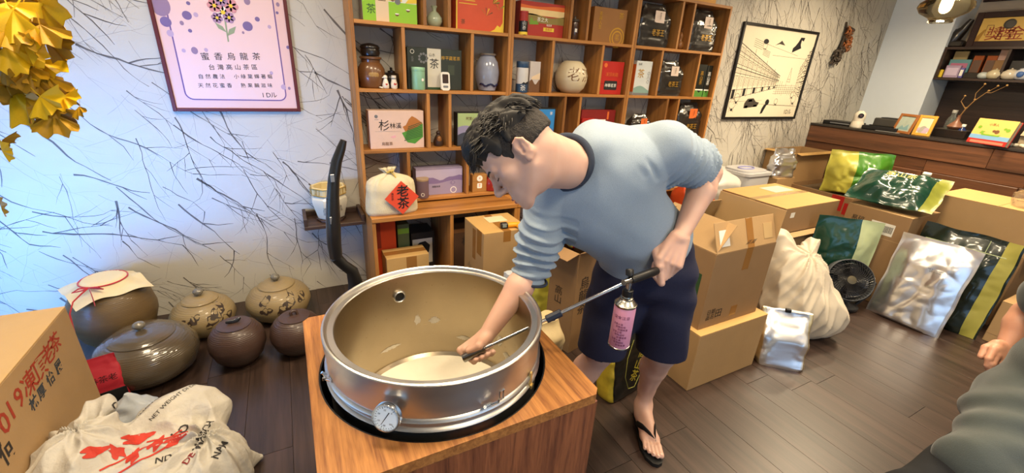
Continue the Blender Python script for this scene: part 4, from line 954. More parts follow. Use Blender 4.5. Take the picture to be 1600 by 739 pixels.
def teabag(label, px0, px1, pyt, pyb, z, lab, yf=None, H=None, gold=True):
    yf = yf or YFR; p0, p1 = PY(px0, pyb-8, yf), PY(px1, pyb-8, yf); w = p1.x-p0.x; h = H or PY((px0+px1)/2, pyt, yf).z-z
    t = thing('tea_bag', label, 'tea bag', ((p0.x+p1.x)/2, yf+.045, z+.0004), 0, 'dark bags of tea on the right unit')
    bag(t, 'bag', w, .085, h, dark_bag, top=.62, topw=.62, amp=.005, f=30, seed=px0)
    red = lab == 'red'
    y = -.049
    b = MB(); b.box((.06*w, y, h*.70), (w*.3, .0012, h*.27), .0004); b.build('paper_label', ink_or if red else M_('label_pale', 'd8c4b4'), t, rot=(-.03, 0, 0))
    text('老茶王', h*.055, ink, t, (.06*w, y-.0022, h*.72), FRONT, vertical=True)
    if gold: text('老茶王', h*.17, ink_g, t, (.05*w, y-.003, h*.33), FRONT, sx=.85)
    return t
teabag('dark bag of tea with a pale label, top left of the right unit', 997, 1047, 4, 73, r0, 'pale')
teabag('dark bag of tea with a pale label, top right of the right unit', 1077, 1118, 14, 82, r0, 'pale')
t = thing('gourd', 'small dried bottle gourd in a narrow cell of the right unit', 'gourd', (PY(1061, 73, SY+.06).x, SY+.06, r0), 0)
b = MB(); b.lathe([(.004, 0), (.022, .006), (.030, .028), (.024, .05), (.012, .064), (.016, .08), (.017, .095), (.008, .112), (.004, .118)], 20); b.build('gourd_body', M_('gourd_skin', '8a5a2d', .35), t, smooth=60); b = MB(); b.tube([(0, 0, .117), (.004, 0, .135), (.012, 0, .145)], .003, 6); b.build('stem', ink_br, t)
t, w, h = box_at('gift_box', 'yellow-brown box lying on top of the right shelf unit', 'box', 1066, 1118, -30, STOP, SY+.03, .12, M_('box_mustard', 'c08a34'), H=.06)
# --- second row
brown_glaze = M_('brown_glaze', '6f4a2c', .3, coat=.4, var=.3, scale=8); black_glaze = M_('black_glaze', '1d1815', .3, coat=.5)
t, H = pot('brown_jar', 'squat brown glazed jar, at the bottom of a pair of stacked jars', 'jar', 577, 96, 137, r1, [(.36, 0), (.4, .04), (.46, .35), (.44, .62), (.36, .76), (.30, .82), (.31, .9), (.36, .93), (.36, .98), (.33, 1), (.001, .98)], brown_glaze, sc=.155)
b = MB(); b.sphere((0, -.385*H, .42*H), (.2*H, .075*H, .17*H), 18, 10); b.build('pale_glaze_spot', M_('tan_glaze', '9c7a45', .35), t, smooth=180)
tt = thing('black_jar', 'black glazed lidded pot standing on the brown jar', 'jar', (t.location.x, SY+.09, r1+H+.001)); b = MB(); b.lathe([(.032, 0), (.046, .004), (.050, .02), (.046, .036), (.05, .04), (.05, .046), (.042, .056), (.012, .064), (.001, .065)], 28); b.build('vessel_body', black_glaze, tt, smooth=50)
t = thing('teapot', 'small black clay teapot behind the white figurines', 'teapot', (PY(612, 133, SY+.13).x, SY+.125, r1)); b = MB(); b.lathe([(.03, 0), (.045, .012), (.052, .045), (.04, .075), (.02, .082), (.02, .088), (.006, .092), (.008, .104), (.001, .107)], 28); b.build('pot_body', black_glaze, t, smooth=50)
b = MB(); b.tube([(.045, 0, .035), (.065, -.01, .055), (.078, -.015, .085)], [.012, .008, .006], 10); b.build('spout', black_glaze, t, smooth=60); b = MB(); b.tube([(-.042, 0, .07), (-.075, 0, .07), (-.078, 0, .035), (-.045, 0, .02)], .005, 8); b.build('handle', black_glaze, t, smooth=60)
porc = M_('white_porcelain', 'ded6c6', .2, coat=.5, var=.03)
t = thing('bird_figurine', 'tiny white porcelain bird shaker on the second row', 'figurine', (PY(603, 137, SY+.03).x, SY+.03, r1), 0); b = MB(); b.lathe([(.012, 0), (.0175, .004), (.018, .02), (.012, .042), (.008, .052)], 18); b.sphere((-.001, -.002, .058), (.012, .012, .0115), 14, 8); b.build('bird_body', porc, t, smooth=60); b = MB(); b.tube([(-.010, -.004, .058), (-.02, -.007, .055)], [.004, .0005], 8); b.build('beak', porc, t); b = MB(); b.tube([(-.012, .0, .004), (-.035, 0, .008)], [.006, .002], 8); b.build('tail', porc, t, smooth=60)
panel('print', [(0, 0), (.006, .004), (.009, .01), (.002, .008), (-.004, .012), (-.004, .004)], ink_r, t, (0, -.0185, .018))
t = thing('bottle_figurine', 'tiny white porcelain bottle with red flowers on the second row', 'bottle', (PY(616, 137, SY+.03).x, SY+.03, r1), 0); b = MB(); b.lathe([(.013, 0), (.0175, .006), (.018, .025), (.013, .045), (.0125, .062), (.0135, .066), (.012, .068), (.001, .066)], 20); b.build('bottle_body', porc, t, smooth=50); b = MB(); b.lathe([(.0135, .05), (.0132, .056)], 20, cap=False); b.build('band', ink_gy, t); panel('print', [(0, 0), (.008, .003), (.011, .01), (.003, .008), (-.003, .013), (-.006, .004)], ink_r, t, (0, -.0186, .02))
t, w, h = box_at('gift_box', 'wide dark green tea gift box with a white paper band', 'box', 638, 721, 76, r1, SY+.06, .08, M_('box_dark_green', '2c3229', .5), ym=105)
prt(t, w, h, R01(.355, 0, .605, .995), M_('paper_band', 'c9c4b4', .7, var=.06)); prt(t, w, h, R01(.355, 0, .605, .06), ink_dg, 2)
txt(t, w, h, '茶', .48, .62, .26, ink); txt(t, w, h, '山水', .44, .84, .09, ink); txt(t, w, h, '梓平藏茗茶', .79, .78, .105, ink_g); prt(t, w, h, R01(.74, .38, .86, .62), M_('box_green2', '3c4436', .5, var=0), 1)
for rr, l, m in ((.035, 1, ink_w), (.028, 2, M_('box_dark_green', '2c3229'))): prt(t, w, h, circ(.09, .9, rr, w, h), m, l)
txt(t, w, h, '名茶', .09, .72, .07, ink_gy, vertical=True)
for k in range(9): prt(t, w, h, circ(.28+.07*math.cos(2*PI*k/9), .76+.07*w/h*math.sin(2*PI*k/9), .022, w, h, 8), ink_gy, 1)
mint = M_('mint_tin', '93c4a4', .35, metal=.2)
t, R, H = tin('tea_tin', 'mint green tea tin standing before the dark green box', 'tin', 642, 664, 105, r1, SY+.035, mint, mint, .17)
b = MB(); b.lathe([(.22*R, 0), (.22*R, .001)], 16); o = b.build('round_sticker', ink_w, t, rot=(PI/2, 0, 0), loc=(R*.42, -R*.92, H*.45)); o.rotation_euler = (PI/2, 0, .43)
t = thing('pocket_meter', 'white handheld meter with dark screen propped before the dark green box', 'meter', (PY(696, 139, SY+.022).x, SY+.014, r1), (-.12, 0, 0))
b = MB(); b.prism(rrect(.052, .098, .014, x=0, y=.049), -.016, 0, T=Matrix.Rotation(PI/2, 4, 'X')); b.build('case', M_('white_plastic', 'dcd8ce', .35, var=0), t, smooth=35)
panel('screen', rrect(.034, .048, .004, x=0, y=.062), M_('dark_screen', '3b2b22', .15, var=0), t, (0, -.0003, 0)); panel('buttons', rrect(.03, .012, .005, x=0, y=.02), ink_gy, t, (0, -.0003, 0))
bw = mat('blue_white_glaze', '8d93a6', .2, coat=.6, var=.45, scale=9)
t, H = pot('blue_vase', 'blue and white glazed round vase on the second row of the left unit', 'vase', 760.5, 85, 140, r1, [(.2, 0), (.25, .02), (.33, .3), (.345, .52), (.3, .78), (.22, .9), (.2, .93), (.235, .96), (.235, 1), (.2, 1), (.18, .92), (.001, .9)], bw, sc=.208)
b = MB(); b.lathe([(.236*H, .955*H), (.24*H, .98*H), (.236*H, 1.003*H)], 32, cap=False); b.build('rim', M_('grey_glaze', '6e645c', .3), t, smooth=60); b = MB(); pts = []
for k in range(7): a = FR-.9+.3*k; b.tube([(math.cos(a+.1*i)*(.292+.0045*i+.006)*H, math.sin(a+.1*i)*(.292+.0045*i+.006)*H, (.17+.03*math.sin(k*2+i))*H) for i in range(4)], .005, 6)
b.build('glaze_brush_marks', M_('blue_ink_glaze', '25264a', .2), t, smooth=60, kind='stuff')
navy_can = M_('navy_can', '25405e', .35)
t, R, H = tin('tea_canister', 'blue and white tea canister beside a cream box in the middle unit', 'canister', 807.5, 825.5, 96, r1, YFR-.005, M_('can_white', 'c9c8c6', .4), navy_can, .2, ((.0, .28, navy_can),)); wrapped_text('茶', R, ink_w, t, R*1.02, H*.14, FR); b = MB(); b.prism([(-R*.6, 0), (-R*.2, .012), (R*.1, .006), (R*.6, .016), (R*.6, 0)], 0, .0008, T=Matrix.Translation((0, -R*1.0, H*.28)) @ Matrix.Rotation(PI/2, 4, 'X')); b.build('print', ink, t)
t, w, h = box_at('gift_box', 'slim cream tea box with ink landscape beside the blue canister', 'box', 826, 842, 96, r1, YFR+.012, .05, M_('box_pale', 'c0b8b4')); prt(t, w, h, wavy(0, 1, 0, lambda u: .34+.08*math.sin(8*u)), ink_br); prt(t, w, h, wavy(.2, 1, .42, lambda u: .5+.15*u), M_('box_sand', 'dcc4a4'), 1)
t, H = pot('moon_jar', 'big round cream jar with brush characters in the middle unit', 'jar', 890, 92, 146, r1, [(.22, 0), (.3, .01), (.45, .16), (.53, .38), (.54, .56), (.47, .78), (.36, .92), (.28, .985), (.2, 1), (.001, .985)], M_('cream_glaze', 'cdbf9f', .35, coat=.2, var=.06, scale=4), yf=SY+.105, seg=48, sc=.2)
for chs, a0, fz in (('老', -2.0, .112), ('泗', -1.05, .108)):
    o = wrapped_text(chs, .092, ink_br, t, H*.54, fz, a0)
    for v in o.data.vertices:                       # wrap the brush character over the round belly
        z = v.co.z/H; R_ = np.interp(z, [0, .16, .38, .56, .78, .92], [.28, .45, .53, .54, .47, .36])*H+.001; k = R_/(H*.54); v.co.x *= k; v.co.y *= k
t, w, h = box_at('gift_box', 'bright red tea gift box with black plaque in the middle unit', 'box', 934, 975, 96, r1, YFR, .06, M_('box_bright_red', 'b3271f', .4), ym=120)
txt(t, w, h, '凍頂烏龍', .5, .60, .13, ink_or); prt(t, w, h, rrect(.56, .28, .04, x=.5, y=.28), ink, 1); txt(t, w, h, '神華茗茶', .5, .27, .12, ink_w); prt(t, w, h, R01(0, .32, 1, .325), ink, 1); prt(t, w, h, circ(.2, .88, .07, w, h), ink_or)
t, w, h = box_at('gift_box', 'white tea gift box with gold character in the right unit', 'box', 988, 1012, 95, r1, YFR, .07, M_('box_white', 'c6cbc9'), ym=120)
txt(t, w, h, '茶', .34, .62, .28, ink_g); txt(t, w, h, '○八○', .84, .52, .13, ink_gy, vertical=True); txt(t, w, h, '名茶', .22, .9, .07, ink); prt(t, w, h, wavy(0, 1, 0, lambda u: .2+.08*math.sin(4*u)), M_('print_teal', '7f9d94', .5, var=0)); prt(t, w, h, R01(0, 0, 1, .07), ink_gy, 2)
b = MB(); b.box((-w/2-.0012, .035, h*.5), (.002, .066, h*.8), .0005); b.build('side_print', ink_or, t)
teabag('dark bag of tea with a pale label, on the second row of the right unit', 1028, 1066, 94, 150, r1, 'pale')
blackgreen = M_('can_black_green', '1b1d17', .35)
for k, (a, c_) in enumerate(((1083, 1096), (1097, 1109))):
    t, w, h = box_at('tea_carton', ['narrow black tea carton with gold lettering, left of two in the right unit', 'narrow black tea carton with white lettering, right of two in the right unit'][k], 'box', a, c_, 100+2*k, r1, YFR, .05, blackgreen, ym=125, group='black tea cartons')
    prt(t, w, h, wavy(0, 1, 0, lambda u: .18+.05*math.sin(9*u)), M_('leaf_print', '4e8a35', .5, var=.2)); prt(t, w, h, R01(.05, .2, .95, .24), ink_w, 2); txt(t, w, h, '高山茶', .5, .58, .15, (ink_g, ink_w)[k], vertical=True)
# --- third row
t, w, h = box_at('gift_box', 'pale pink tea gift box with green tea leaves on the third row', 'box', 579.5, 663, 173, r2, SY+.03, .085, M_('box_pink', 'd3b5a3'), ym=200)
txt(t, w, h, '杉', .26, .60, .3, ink, rot=.1); txt(t, w, h, '林溪', .47, .60, .16, ink); txt(t, w, h, '烏龍茶', .3, .13, .1, ink_br); prt(t, w, h, circ(.13, .85, .03, w, h), ink_gy); prt(t, w, h, R01(.1, .765, .17, .775), ink_gy)
prt(t, w, h, [(.6, .58), (.66, .62), (.72, .78), (.78, .86), (.86, .80), (.97, .68), (.97, .48), (.8, .44), (.66, .40)], M_('leaf_rust', 'a8692f', .5, var=.2)); prt(t, w, h, [(.58, .42), (.8, .52), (.98, .66), (.98, .3), (.82, .12), (.68, .16), (.62, .3)], M_('leaf_print', '4e8a35'), 2)
for k in range(9): y = .2+.045*k; prt(t, w, h, [(.62+.01*k, y), (.96, y+.13), (.96, y+.145), (.62+.01*k, y+.02)], ink_dg, 3)
prt(t, w, h, R01(.1, .46, .55, .464), ink_gy); prt(t, w, h, [(.36, .32), (.46, .36), (.47, .3), (.41, .28)], ink_pk)
t = thing('clay_figurine', 'small dark clay figurine in the narrow cell beside the pink box', 'figurine', (PY(685, 227, SY+.07).x, SY+.07, r2), 0); b = MB(); b.lathe([(.024, 0), (.028, .01), (.03, .026), (.022, .05), (.014, .064), (.010, .07)], 20); b.sphere((0, 0, .078), (.014, .014, .013), 14, 8); b.build('figure', M_('dark_clay', '3b2a20', .5), t, smooth=60); b = MB(); b.sphere((0, -.017, .04), (.016, .012, .022), 14, 8); b.build('pale_belly', M_('gourd_skin', '8a5a2d'), t, smooth=180)
t, w, h = box_at('gift_box', 'tea box printed with a misty green mountain landscape, behind the man\'s hair', 'box', 714, 768, 176, r2, SY+.03, .06, M_('box_dark_edge', '24231f'), ym=200)
prt(t, w, h, R01(.02, .04, .98, .98), M_('sky_green', '9db27a', .5, var=.1)); prt(t, w, h, wavy(.02, .98, .3, lambda u: .52+.1*math.sin(5*u+.5)), M_('mist_violet', '8b86a6', .5, var=.1), 2); prt(t, w, h, wavy(.02, .98, .04, lambda u: .34+.08*math.sin(7*u)), M_('dark_ridge', '3a3f4d', .5, var=.2), 3); txt(t, w, h, '阿里山烏龍茶', .5, .82, .1, ink_br, 5)
t, w, h = box_at('gift_box', 'tea box printed with a snowy blue mountain, behind the man', 'box', 806.5, 864, 169, r2, SY+.03, .06, M_('box_dark_edge', '24231f'), ym=190)
prt(t, w, h, R01(.02, .03, .98, .97), M_('sky_blue', '2d7ec0', .5, var=.1)); prt(t, w, h, [(.1, .03), (.28, .45), (.4, .62), (.5, .86), (.6, .68), (.66, .74), (.8, .5), (.97, .4), (.97, .03)], M_('mountain_blue', '4f6fa8', .5, var=.2), 2)
for tri in ([(.4, .62), (.5, .86), (.6, .68), (.55, .6), (.5, .7), (.46, .55)], [(.6, .66), (.66, .74), (.8, .5), (.7, .56), (.66, .5)], [(.2, .3), (.28, .45), (.34, .4), (.3, .2)], [(.5, .3), (.6, .5), (.66, .32), (.58, .36)]): prt(t, w, h, tri, ink_w, 3)
txt(t, w, h, '茶', .88, .85, .1, ink_w, 4)
t, w, h = box_at('gift_box', 'dark red tea gift box half hidden by the man\'s back', 'box', 904, 956, 172, r2, SY+.05, .06, M_('box_wine', '7e1d1b', .4), ym=180); prt(t, w, h, R01(.5, .55, .72, .7), ink_w); prt(t, w, h, R01(.75, .7, .8, .95), ink_or); 
t, w, h = box_at('tea_carton', 'small red tea carton before the dark red gift box', 'box', 906, 925, 185, r2, SY+.02, .025, M_('box_red2', 'a3231c', .4), ym=190); prt(t, w, h, rrect(.7, .6, .05, x=.5, y=.5), M_('box_wine', '7e1d1b'))
teabag('dark bag of tea with a red label, on the third row beside the man\'s back', 986, 1018, 160, 212, r2, 'red', H=.185, gold=False)
teabag('dark bag of tea with red label and gold lettering, third row at right end', 1056, 1094, 161, 215, r2, 'red')
# --- bottom row and base top
t, w, h = box_at('gift_box', 'mauve tea gift box with purple hills on the bottom row', 'box', 651, 722, 262, r3, SY+.05, .08, M_('box_mauve', '8d829c'), ym=285)
prt(t, w, h, R01(0, .5, 1, .93), M_('mauve_sky', 'b3a9c6', .5, var=.05)); prt(t, w, h, wavy(0, 1, .35, lambda u: .62+.07*math.sin(9*u)+.03*math.sin(21*u)), M_('mauve_hill', '7e6c9a', .5, var=.05), 2); prt(t, w, h, wavy(0, 1, 0, lambda u: .46+.05*math.sin(7*u+2)), M_('mauve_low', '9c8fae', .5, var=.05), 3)
txt(t, w, h, '烏龍名茶', .42, .3, .08, ink, 6); txt(t, w, h, '心', .78, .42, .22, ink_pu, 6)
for rr, l, m in ((.07, 4, ink_w), (.055, 5, M_('mauve_low', '9c8fae'))): prt(t, w, h, circ(.8, .14, rr, w, h), m, l)
mv = M_('can_mauve', '6d5a66', .4)
t, R, H = tin('tea_canister', 'small mauve tea canister before the mauve gift box', 'canister', 650, 670, 279, r3, SY+.025, mv, M_('tan_lid', '9c8468', .5), .12); 
for k in range(16): pass
b = MB(); a = FR; T_ = Matrix.Rotation(a, 4, 'Z') @ Matrix.Translation((R*1.003, 0, H*.2)) @ Matrix.Rotation(PI/2, 4, 'Y'); b.lathe([(.008, 0), (.0105, 0), (.0105, .0008), (.008, .0008)], 20, T=T_, cap=False); b.build('label_seal', ink_w, t)
t, w, h = box_at('kraft_box', 'small kraft paper box with two white stickers on the bottom row', 'box', 738, 760, 273, r3, SY+.03, .05, M_('box_kraft2', 'a9793f'), ym=290); prt(t, w, h, R01(0, .62, 1, .63), ink_br); prt(t, w, h, circ(.5, .78, .2, w, h), ink_w, 1); prt(t, w, h, rrect(.34, .3, .06, x=.5, y=.36), ink_w, 1); txt(t, w, h, '茶', .5, .78, .12, ink_r, 2); txt(t, w, h, '春茶', .5, .37, .1, ink_or, 3, vertical=True)
t, H = pot('red_jar', 'small glossy red tea jar on the bottom row beside the man\'s face', 'jar', 771, 276, 302, r3, [(.3, 0), (.4, .04), (.44, .4), (.4, .7), (.34, .8), (.36, .84), (.36, .94), (.3, 1), (.001, 1)], M_('red_lacquer', '8e1d1a', .25, coat=.6), yf=SY+.05, sc=.105); b = MB(); b.tube([(-.008, -.044, .03), (.004, -.046, .045), (-.006, -.045, .058)], .002, 6); b.build('gold_motif', ink_g, t)
# cloth sack with the red diamond
sackc = M_('calico', 'cfc3a2', .85, var=.06, scale=30, bump=.3, bscale=220)
sp0, sp1 = PY(574, 338, 2.26), PY(654, 332, 2.26); sw = sp1.x-sp0.x
t = thing('cloth_sack', 'calico tea sack with a red diamond label on the left base cabinet', 'sack', ((sp0.x+sp1.x)/2, 2.285, BT+.0006), .03)
b = MB(); seg = 56; rows = 34; vs = []; fs = []
prof = [(0, .96, .86), (.06, 1.0, 1.0), (.3, .97, 1.0), (.55, .92, .94), (.7, .86, .8), (.78, .72, .62), (.84, .45, .4), (.88, .2, .22), (.905, .14, .16), (.93, .2, .2), (.97, .27, .22), (1, .30, .16)]
SHt = PY(600, 262, 2.285).z-BT
for j in range(rows+1):
    v = j/rows; a_ = np.interp(v, [p[0] for p in prof], [p[1] for p in prof]); c_ = np.interp(v, [p[0] for p in prof], [p[2] for p in prof])
    for i in range(seg):
        a = 2*PI*i/seg; n = 3.2 if v < .8 else 2; c, s_ = math.cos(a), math.sin(a); x = sw/2*a_*math.copysign(abs(c)**(2/n), c); y = .062*c_*math.copysign(abs(s_)**(2/n), s_)
        g = (math.sin(a*9+2)*.5+math.sin(a*14)*.5)*np.interp(v, [0, .5, .72, .86, 1], [.0, .002, .007, .005, .012])
        d = .006*noise.noise(V((x*14, y*14, v*4)))+g; vs.append((x+d*c-.012*max(0, v-.75)*4, y+d*s_, SHt*v*(1+.06*(noise.noise(V((x*20, 3, 0))) if v > .9 else 0)) if v > 0 else 0))
for j in range(rows):
    for i in range(seg): i2 = (i+1) % seg; fs.append((j*seg+i, j*seg+i2, (j+1)*seg+i2, (j+1)*seg+i))
fs += [tuple(range(seg))[::-1], tuple(rows*seg+i for i in range(seg))]; b.add(vs, fs); b.build('sack_body', sackc, t, smooth=70)
b = MB(); b.tube([(-.012*.5+.034*sw*2*math.cos(q)*.9, .016*math.sin(q), SHt*.9) for q in [2*PI*k/24 for k in range(25)]], .005, 6); b.tube([(0, -.018, SHt*.9), (.012, -.03, SHt*.86), (.02, -.034, SHt*.80)], .004, 6); b.tube([(0, -.018, SHt*.9), (-.014, -.032, SHt*.95), (.01, -.034, SHt*.96), (.004, -.02, SHt*.9)], .004, 6); b.build('cord', M_('straw_cord', 'bfa24e', .7), t, smooth=60)
dw = sw*.33
b = MB(); b.prism([(0, -dw), (dw, 0), (0, dw), (-dw, 0)], 0, .0012); b.build('diamond_label', M_('label_red', 'd2472a', .6, var=.04), t, loc=(sw*.13, -.0775, SHt*.40), rot=(PI/2-.05, 0, 0))
text('老', dw*.72, ink, t, (sw*.15, -.0800, SHt*.40+dw*.36), (PI/2-.05, 0, 0), bold=.001); text('茶', dw*.72, ink, t, (sw*.15, -.0812, SHt*.40-dw*.36), (PI/2-.05, 0, 0), bold=.001); text('陳年茶', dw*.16, ink, t, (sw*.13-dw*.55, -.0806, SHt*.40+.01), (PI/2-.05, 0, 0), vertical=True)
# inside the base cabinet
cardb = mat('cardboard', 'a5855b', .75, var=.07, scale=12, bump=.05, bscale=90); cardd = mat('cardboard_dark', '8c6d4a', .75, var=.07, scale=12); cardy = mat('cardboard_yellow', 'b8935a', .7, var=.06, scale=10, bump=.05, bscale=90); tape_m = mat('brown_tape', '8f6330', .25, var=.05, coat=.4); tape_c = mat('clear_tape', 'b89a6c', .15, var=.05, coat=.8)
bi = ZF+.0705
def simple_box(name, label, cat, P, size, m, rot=0, group=None):
    t = thing(name, label, cat, P, rot, group); b = MB(); b.b2((-size[0]/2, 0, 0), (size[0]/2, size[1], size[2]), .002); b.build('box_body', m, t); return t
t = simple_box('carton', 'small yellow cardboard carton inside the left base cabinet', 'carton', (.52, BY+.015, bi), (.245, .14, 0.37-.13), cardy); 
b = MB(); b.box((.02, -.0006, .20), (.06, .001, .07), .0003); b.build('tape', tape_m, t); b = MB(); b.box((.0, .07, .2405), (.24, .05, .0012), .0003); b.build('tape', tape_m, t)
t = simple_box('paper_box', 'tall bright orange paper box inside the left base cabinet', 'box', (.425, BY+.17, bi), (.13, .12, .445), M_('box_vivid_orange', 'd0481c', .6)); prt(t, .13, .445, R01(0, .55, .32, 1), M_('box_orange_dark', '8f2f16', .6, var=0))
t = simple_box('tea_tin', 'green tea tin beside the orange box inside the base cabinet', 'tin', (.535, BY+.17, bi), (.07, .1, .38), M_('dark_green_tin', '51603c', .4)); prt(t, .07, .38, R01(.02, .84, .98, .93), ink_gr)
t = simple_box('gift_box', 'black lidded box with white printed front inside the base cabinet', 'box', (.66, BY+.20, bi), (.15, .16, .30), M_('box_black', '1b1a1a', .4)); prt(t, .15, .30, R01(.06, .3, .9, .86), M_('paper_band', 'c9c4b4')); prt(t, .15, .30, [(.2, .7), (.35, .78), (.6, .8), (.8, .7), (.75, .55), (.5, .45), (.3, .5)], ink, 2)
t = simple_box('carton', 'dark brown box with black lettering in the second cell of the base cabinet', 'carton', (.915, BY+.08, bi), (.2, .2, .34), mat('cardboard_brown', '4a3324', .7, var=.1)); prt(t, .2, .34, R01(0, .93, 1, 1), ink_br); txt(t, .2, .34, '杉林', .62, .75, .2, ink)

to_metres(_m)
_m = mark()
# ================================================================== LEFT SIDE: POSTER, WALL SHELF, JARS, SACK, CARTON, GINKGO
maroon = mat('maroon_frame', '5b1f1b', .45, var=.15)
WY = YB-.012
pl0, pr0, pz0 = PY(271, 174, WY).x, PY(470.2, 174.2, WY).x, PY(370, 174.2, WY).z
pH = .80; pW = pr0-pl0
pos = thing('framed_poster', 'pink tea poster with purple border in a maroon frame on the left wall', 'poster', ((pl0+pr0)/2, YB-.001, pz0))
fwid = .016
for nm, a, c in (('frame_side', (-pW/2, -.018, 0), (-pW/2+fwid, 0, pH)), ('frame_side', (pW/2-fwid, -.018, 0), (pW/2, 0, pH)), ('frame_rail', (-pW/2+fwid, -.018, 0), (pW/2-fwid, 0, fwid)), ('frame_rail', (-pW/2+fwid, -.018, pH-fwid), (pW/2-fwid, 0, pH))):
    b = MB(); b.b2(a, c, .002); b.build(nm, maroon, pos)
b = MB(); b.b2((-pW/2+fwid, -.010, fwid), (pW/2-fwid, -.002, pH-fwid), .0002); b.build('print_sheet', M_('poster_pink', 'dcb6b0', .5, var=.05, scale=4), pos)
def pp(px, py):                                   # poster pixel -> local
    q = PY(px, py, YB-.0115); return (q.x-pos.location.x, q.z-pz0)
pu_line = M_('purple_border', '6a4f86', .5, var=0)
bl, bb = pp(287, 140)[0], pp(370, 157)[1]; br = pp(446.5, 140)[0]; bt = pH-.06; lw = .0055; n = 6; r_ = .035
ring_o = rrect(br-bl, bt-bb, r_, 6, (bl+br)/2, (bb+bt)/2); ring_i = rrect(br-bl-2*lw, bt-bb-2*lw, r_-lw, 6, (bl+br)/2, (bb+bt)/2)
b = MB(); m_ = len(ring_o); vs = [(x, -.0106, z) for x, z in ring_o]+[(x, -.0106, z) for x, z in ring_i]; b.add(vs, [(i, (i+1) % m_, m_+(i+1) % m_, m_+i) for i in range(m_)]); b.build('border', pu_line, pos)
panel('print_field', ring_i, M_('poster_pale_pink', 'e2c0bd', .5, var=.04, scale=4), pos, (0, -.0101, 0), th=.0003)
def ptext(s, x0, x1, y, m=ink, h=None, sp=1.0):
    (a, z), (c, z2) = pp(x0, y), pp(x1, y); cnt = len(s); size = (c-a)/cnt*sp
    for i, ch in enumerate(s):
        if ch == ' ' or ch == '　': continue
        text(ch, size if not h else h, m, pos, (a+(c-a)*(i+.5)/cnt, -.0112, z+(z2-z)*(i+.5)/cnt), (PI/2, rnd.uniform(-.06, .06), 0))
ptext('蜜香烏龍茶', 310, 410, 89, h=.036); ptext('台灣高山茶區', 324, 404, 105.5, h=.027); ptext('自然農法　小綠葉蟬著蜒', 308, 427, 120, h=.0225); ptext('天然花蜜香　熟果韻滋味', 308, 427, 134, h=.0225); ptext('1Dル', 407, 432, 149, h=.031)
dots = [(292, 24, 7), (306, 23, 3.5), (250, 8, 14), (259, 34, 8), (266, 52, 5), (304, 79, 5), (297, 48, 3), (322, 78, 3), (386, 2, 5), (387, 41, 8), (421, 42, 3), (434, 7, 3), (433, 20, 2.5), (443, 136, 4.5), (452, 138, 2.5), (450, 74, 3), (424, 114, 3), (284, 36, 3), (402, 30, 4), (287, 79, 3), (380, 51, 2), (294, 5, 3)]
b = MB(); 
for i, (x, y, r) in enumerate(dots):
    c = pp(x, y); b.prism(disc(r*.0026, 18, c[0], c[1], 1.0+.1*(i % 3)), 0, .0004, mi=i % 3)
b.build('print_dots', [ink_pu, M_('dot_lilac', 'b59bb5', .5, var=0), M_('dot_mauve', '8f7590', .5, var=0)], pos, loc=(0, -.0105, 0), rot=FRONT, kind='stuff')
fx, fz = pp(352, 38)                             # flower sprig
b = MB(); 
for k, (x, y, r, mi) in enumerate(((0, .05, .036, 1), (-.03, .075, .03, 0), (.035, .08, .032, 0), (.02, .03, .026, 2), (-.028, .025, .024, 2), (.0, .1, .026, 2))):
    for q in range(6): a = 2*PI*q/6+k; b.prism(disc(r*.42, 12, fx+x+math.cos(a)*r*.55, fz+y+math.sin(a)*r*.55, 1), 0, .0005+.0001*k, mi=mi)
    b.prism(disc(r*.25, 10, fx+x, fz+y), 0, .0012, mi=3)
b.prism([(fx-.003, fz-.075), (fx+.003, fz-.075), (fx+.006, fz+.03), (fx-.001, fz+.03)], 0, .0004, mi=4); b.prism([(fx, fz-.05), (fx+.03, fz-.035), (fx+.042, fz-.005), (fx+.012, fz-.02)], 0, .0004, mi=4); b.prism([(fx, fz-.035), (fx-.03, fz-.02), (fx-.04, fz+.005), (fx-.012, fz-.01)], 0, .0004, mi=4)
b.build('print_flowers', [M_('petal_pink', 'c98a8f', .5, var=0), M_('petal_cream', 'ece0d2', .5, var=0), M_('petal_mauve', 'a07d9c', .5, var=0), ink_y, M_('leaf_sage', '8f9a7a', .5, var=0)], pos, loc=(0, -.0106, 0), rot=FRONT, kind='stuff')
# ---- dark wall shelf with the ceramic jar
tz = PY(520, 354, 2.42).z; tx0, tx1 = PY(476, 358, 2.42).x, PY(570, 348, 2.42).x; tx1 = min(tx1, UX[0]-.004)
tr = thing('wall_shelf', 'small dark brown wall tray between the poster and the left shelf unit', 'shelf', ((tx0+tx1)/2, YB-.001, tz)); tw = tx1-tx0
b = MB(); b.b2((-tw/2, -.2, 0), (tw/2, 0, .02)); b.build('shelf_board', darkw, tr)
for sx in (-1, 1): b = MB(); b.b2((sx*tw/2, -.2, .0205), (sx*(tw/2-.018), 0, .062)); b.build('side_rail', darkw, tr)
b = MB(); b.b2((-tw/2+.018, -.016, .0205), (tw/2-.018, 0, .05)); b.build('back_rail', darkw, tr)
cj = V(((tx0+tx1)/2-.012, YB-.105, tz+.0205))
t = thing('ceramic_lantern_jar', 'cream ceramic jar with brush writing and gold band on the small wall tray', 'jar', tuple(cj))
porc2 = M_('cream_porcelain', 'd3ccb6', .3, coat=.3, var=.05)
b = MB(); b.lathe([(.072, 0), (.078, .003), (.078, .012), (.07, .016)], 8); b.build('dark_stand', darkw, t)
R8 = Matrix.Rotation(PI/8, 4, 'Z')
b = MB(); b.lathe([(.068, .0165), (.074, .022), (.088, .075), (.098, .115), (.096, .135), (.084, .150), (.080, .152), (.076, .150), (.001, .148)], 8, T=R8); b.build('jar_body', porc2, t, smooth=25)
wick = M_('gold_wicker', 'b7964e', .4, metal=.3, var=.3, scale=60)
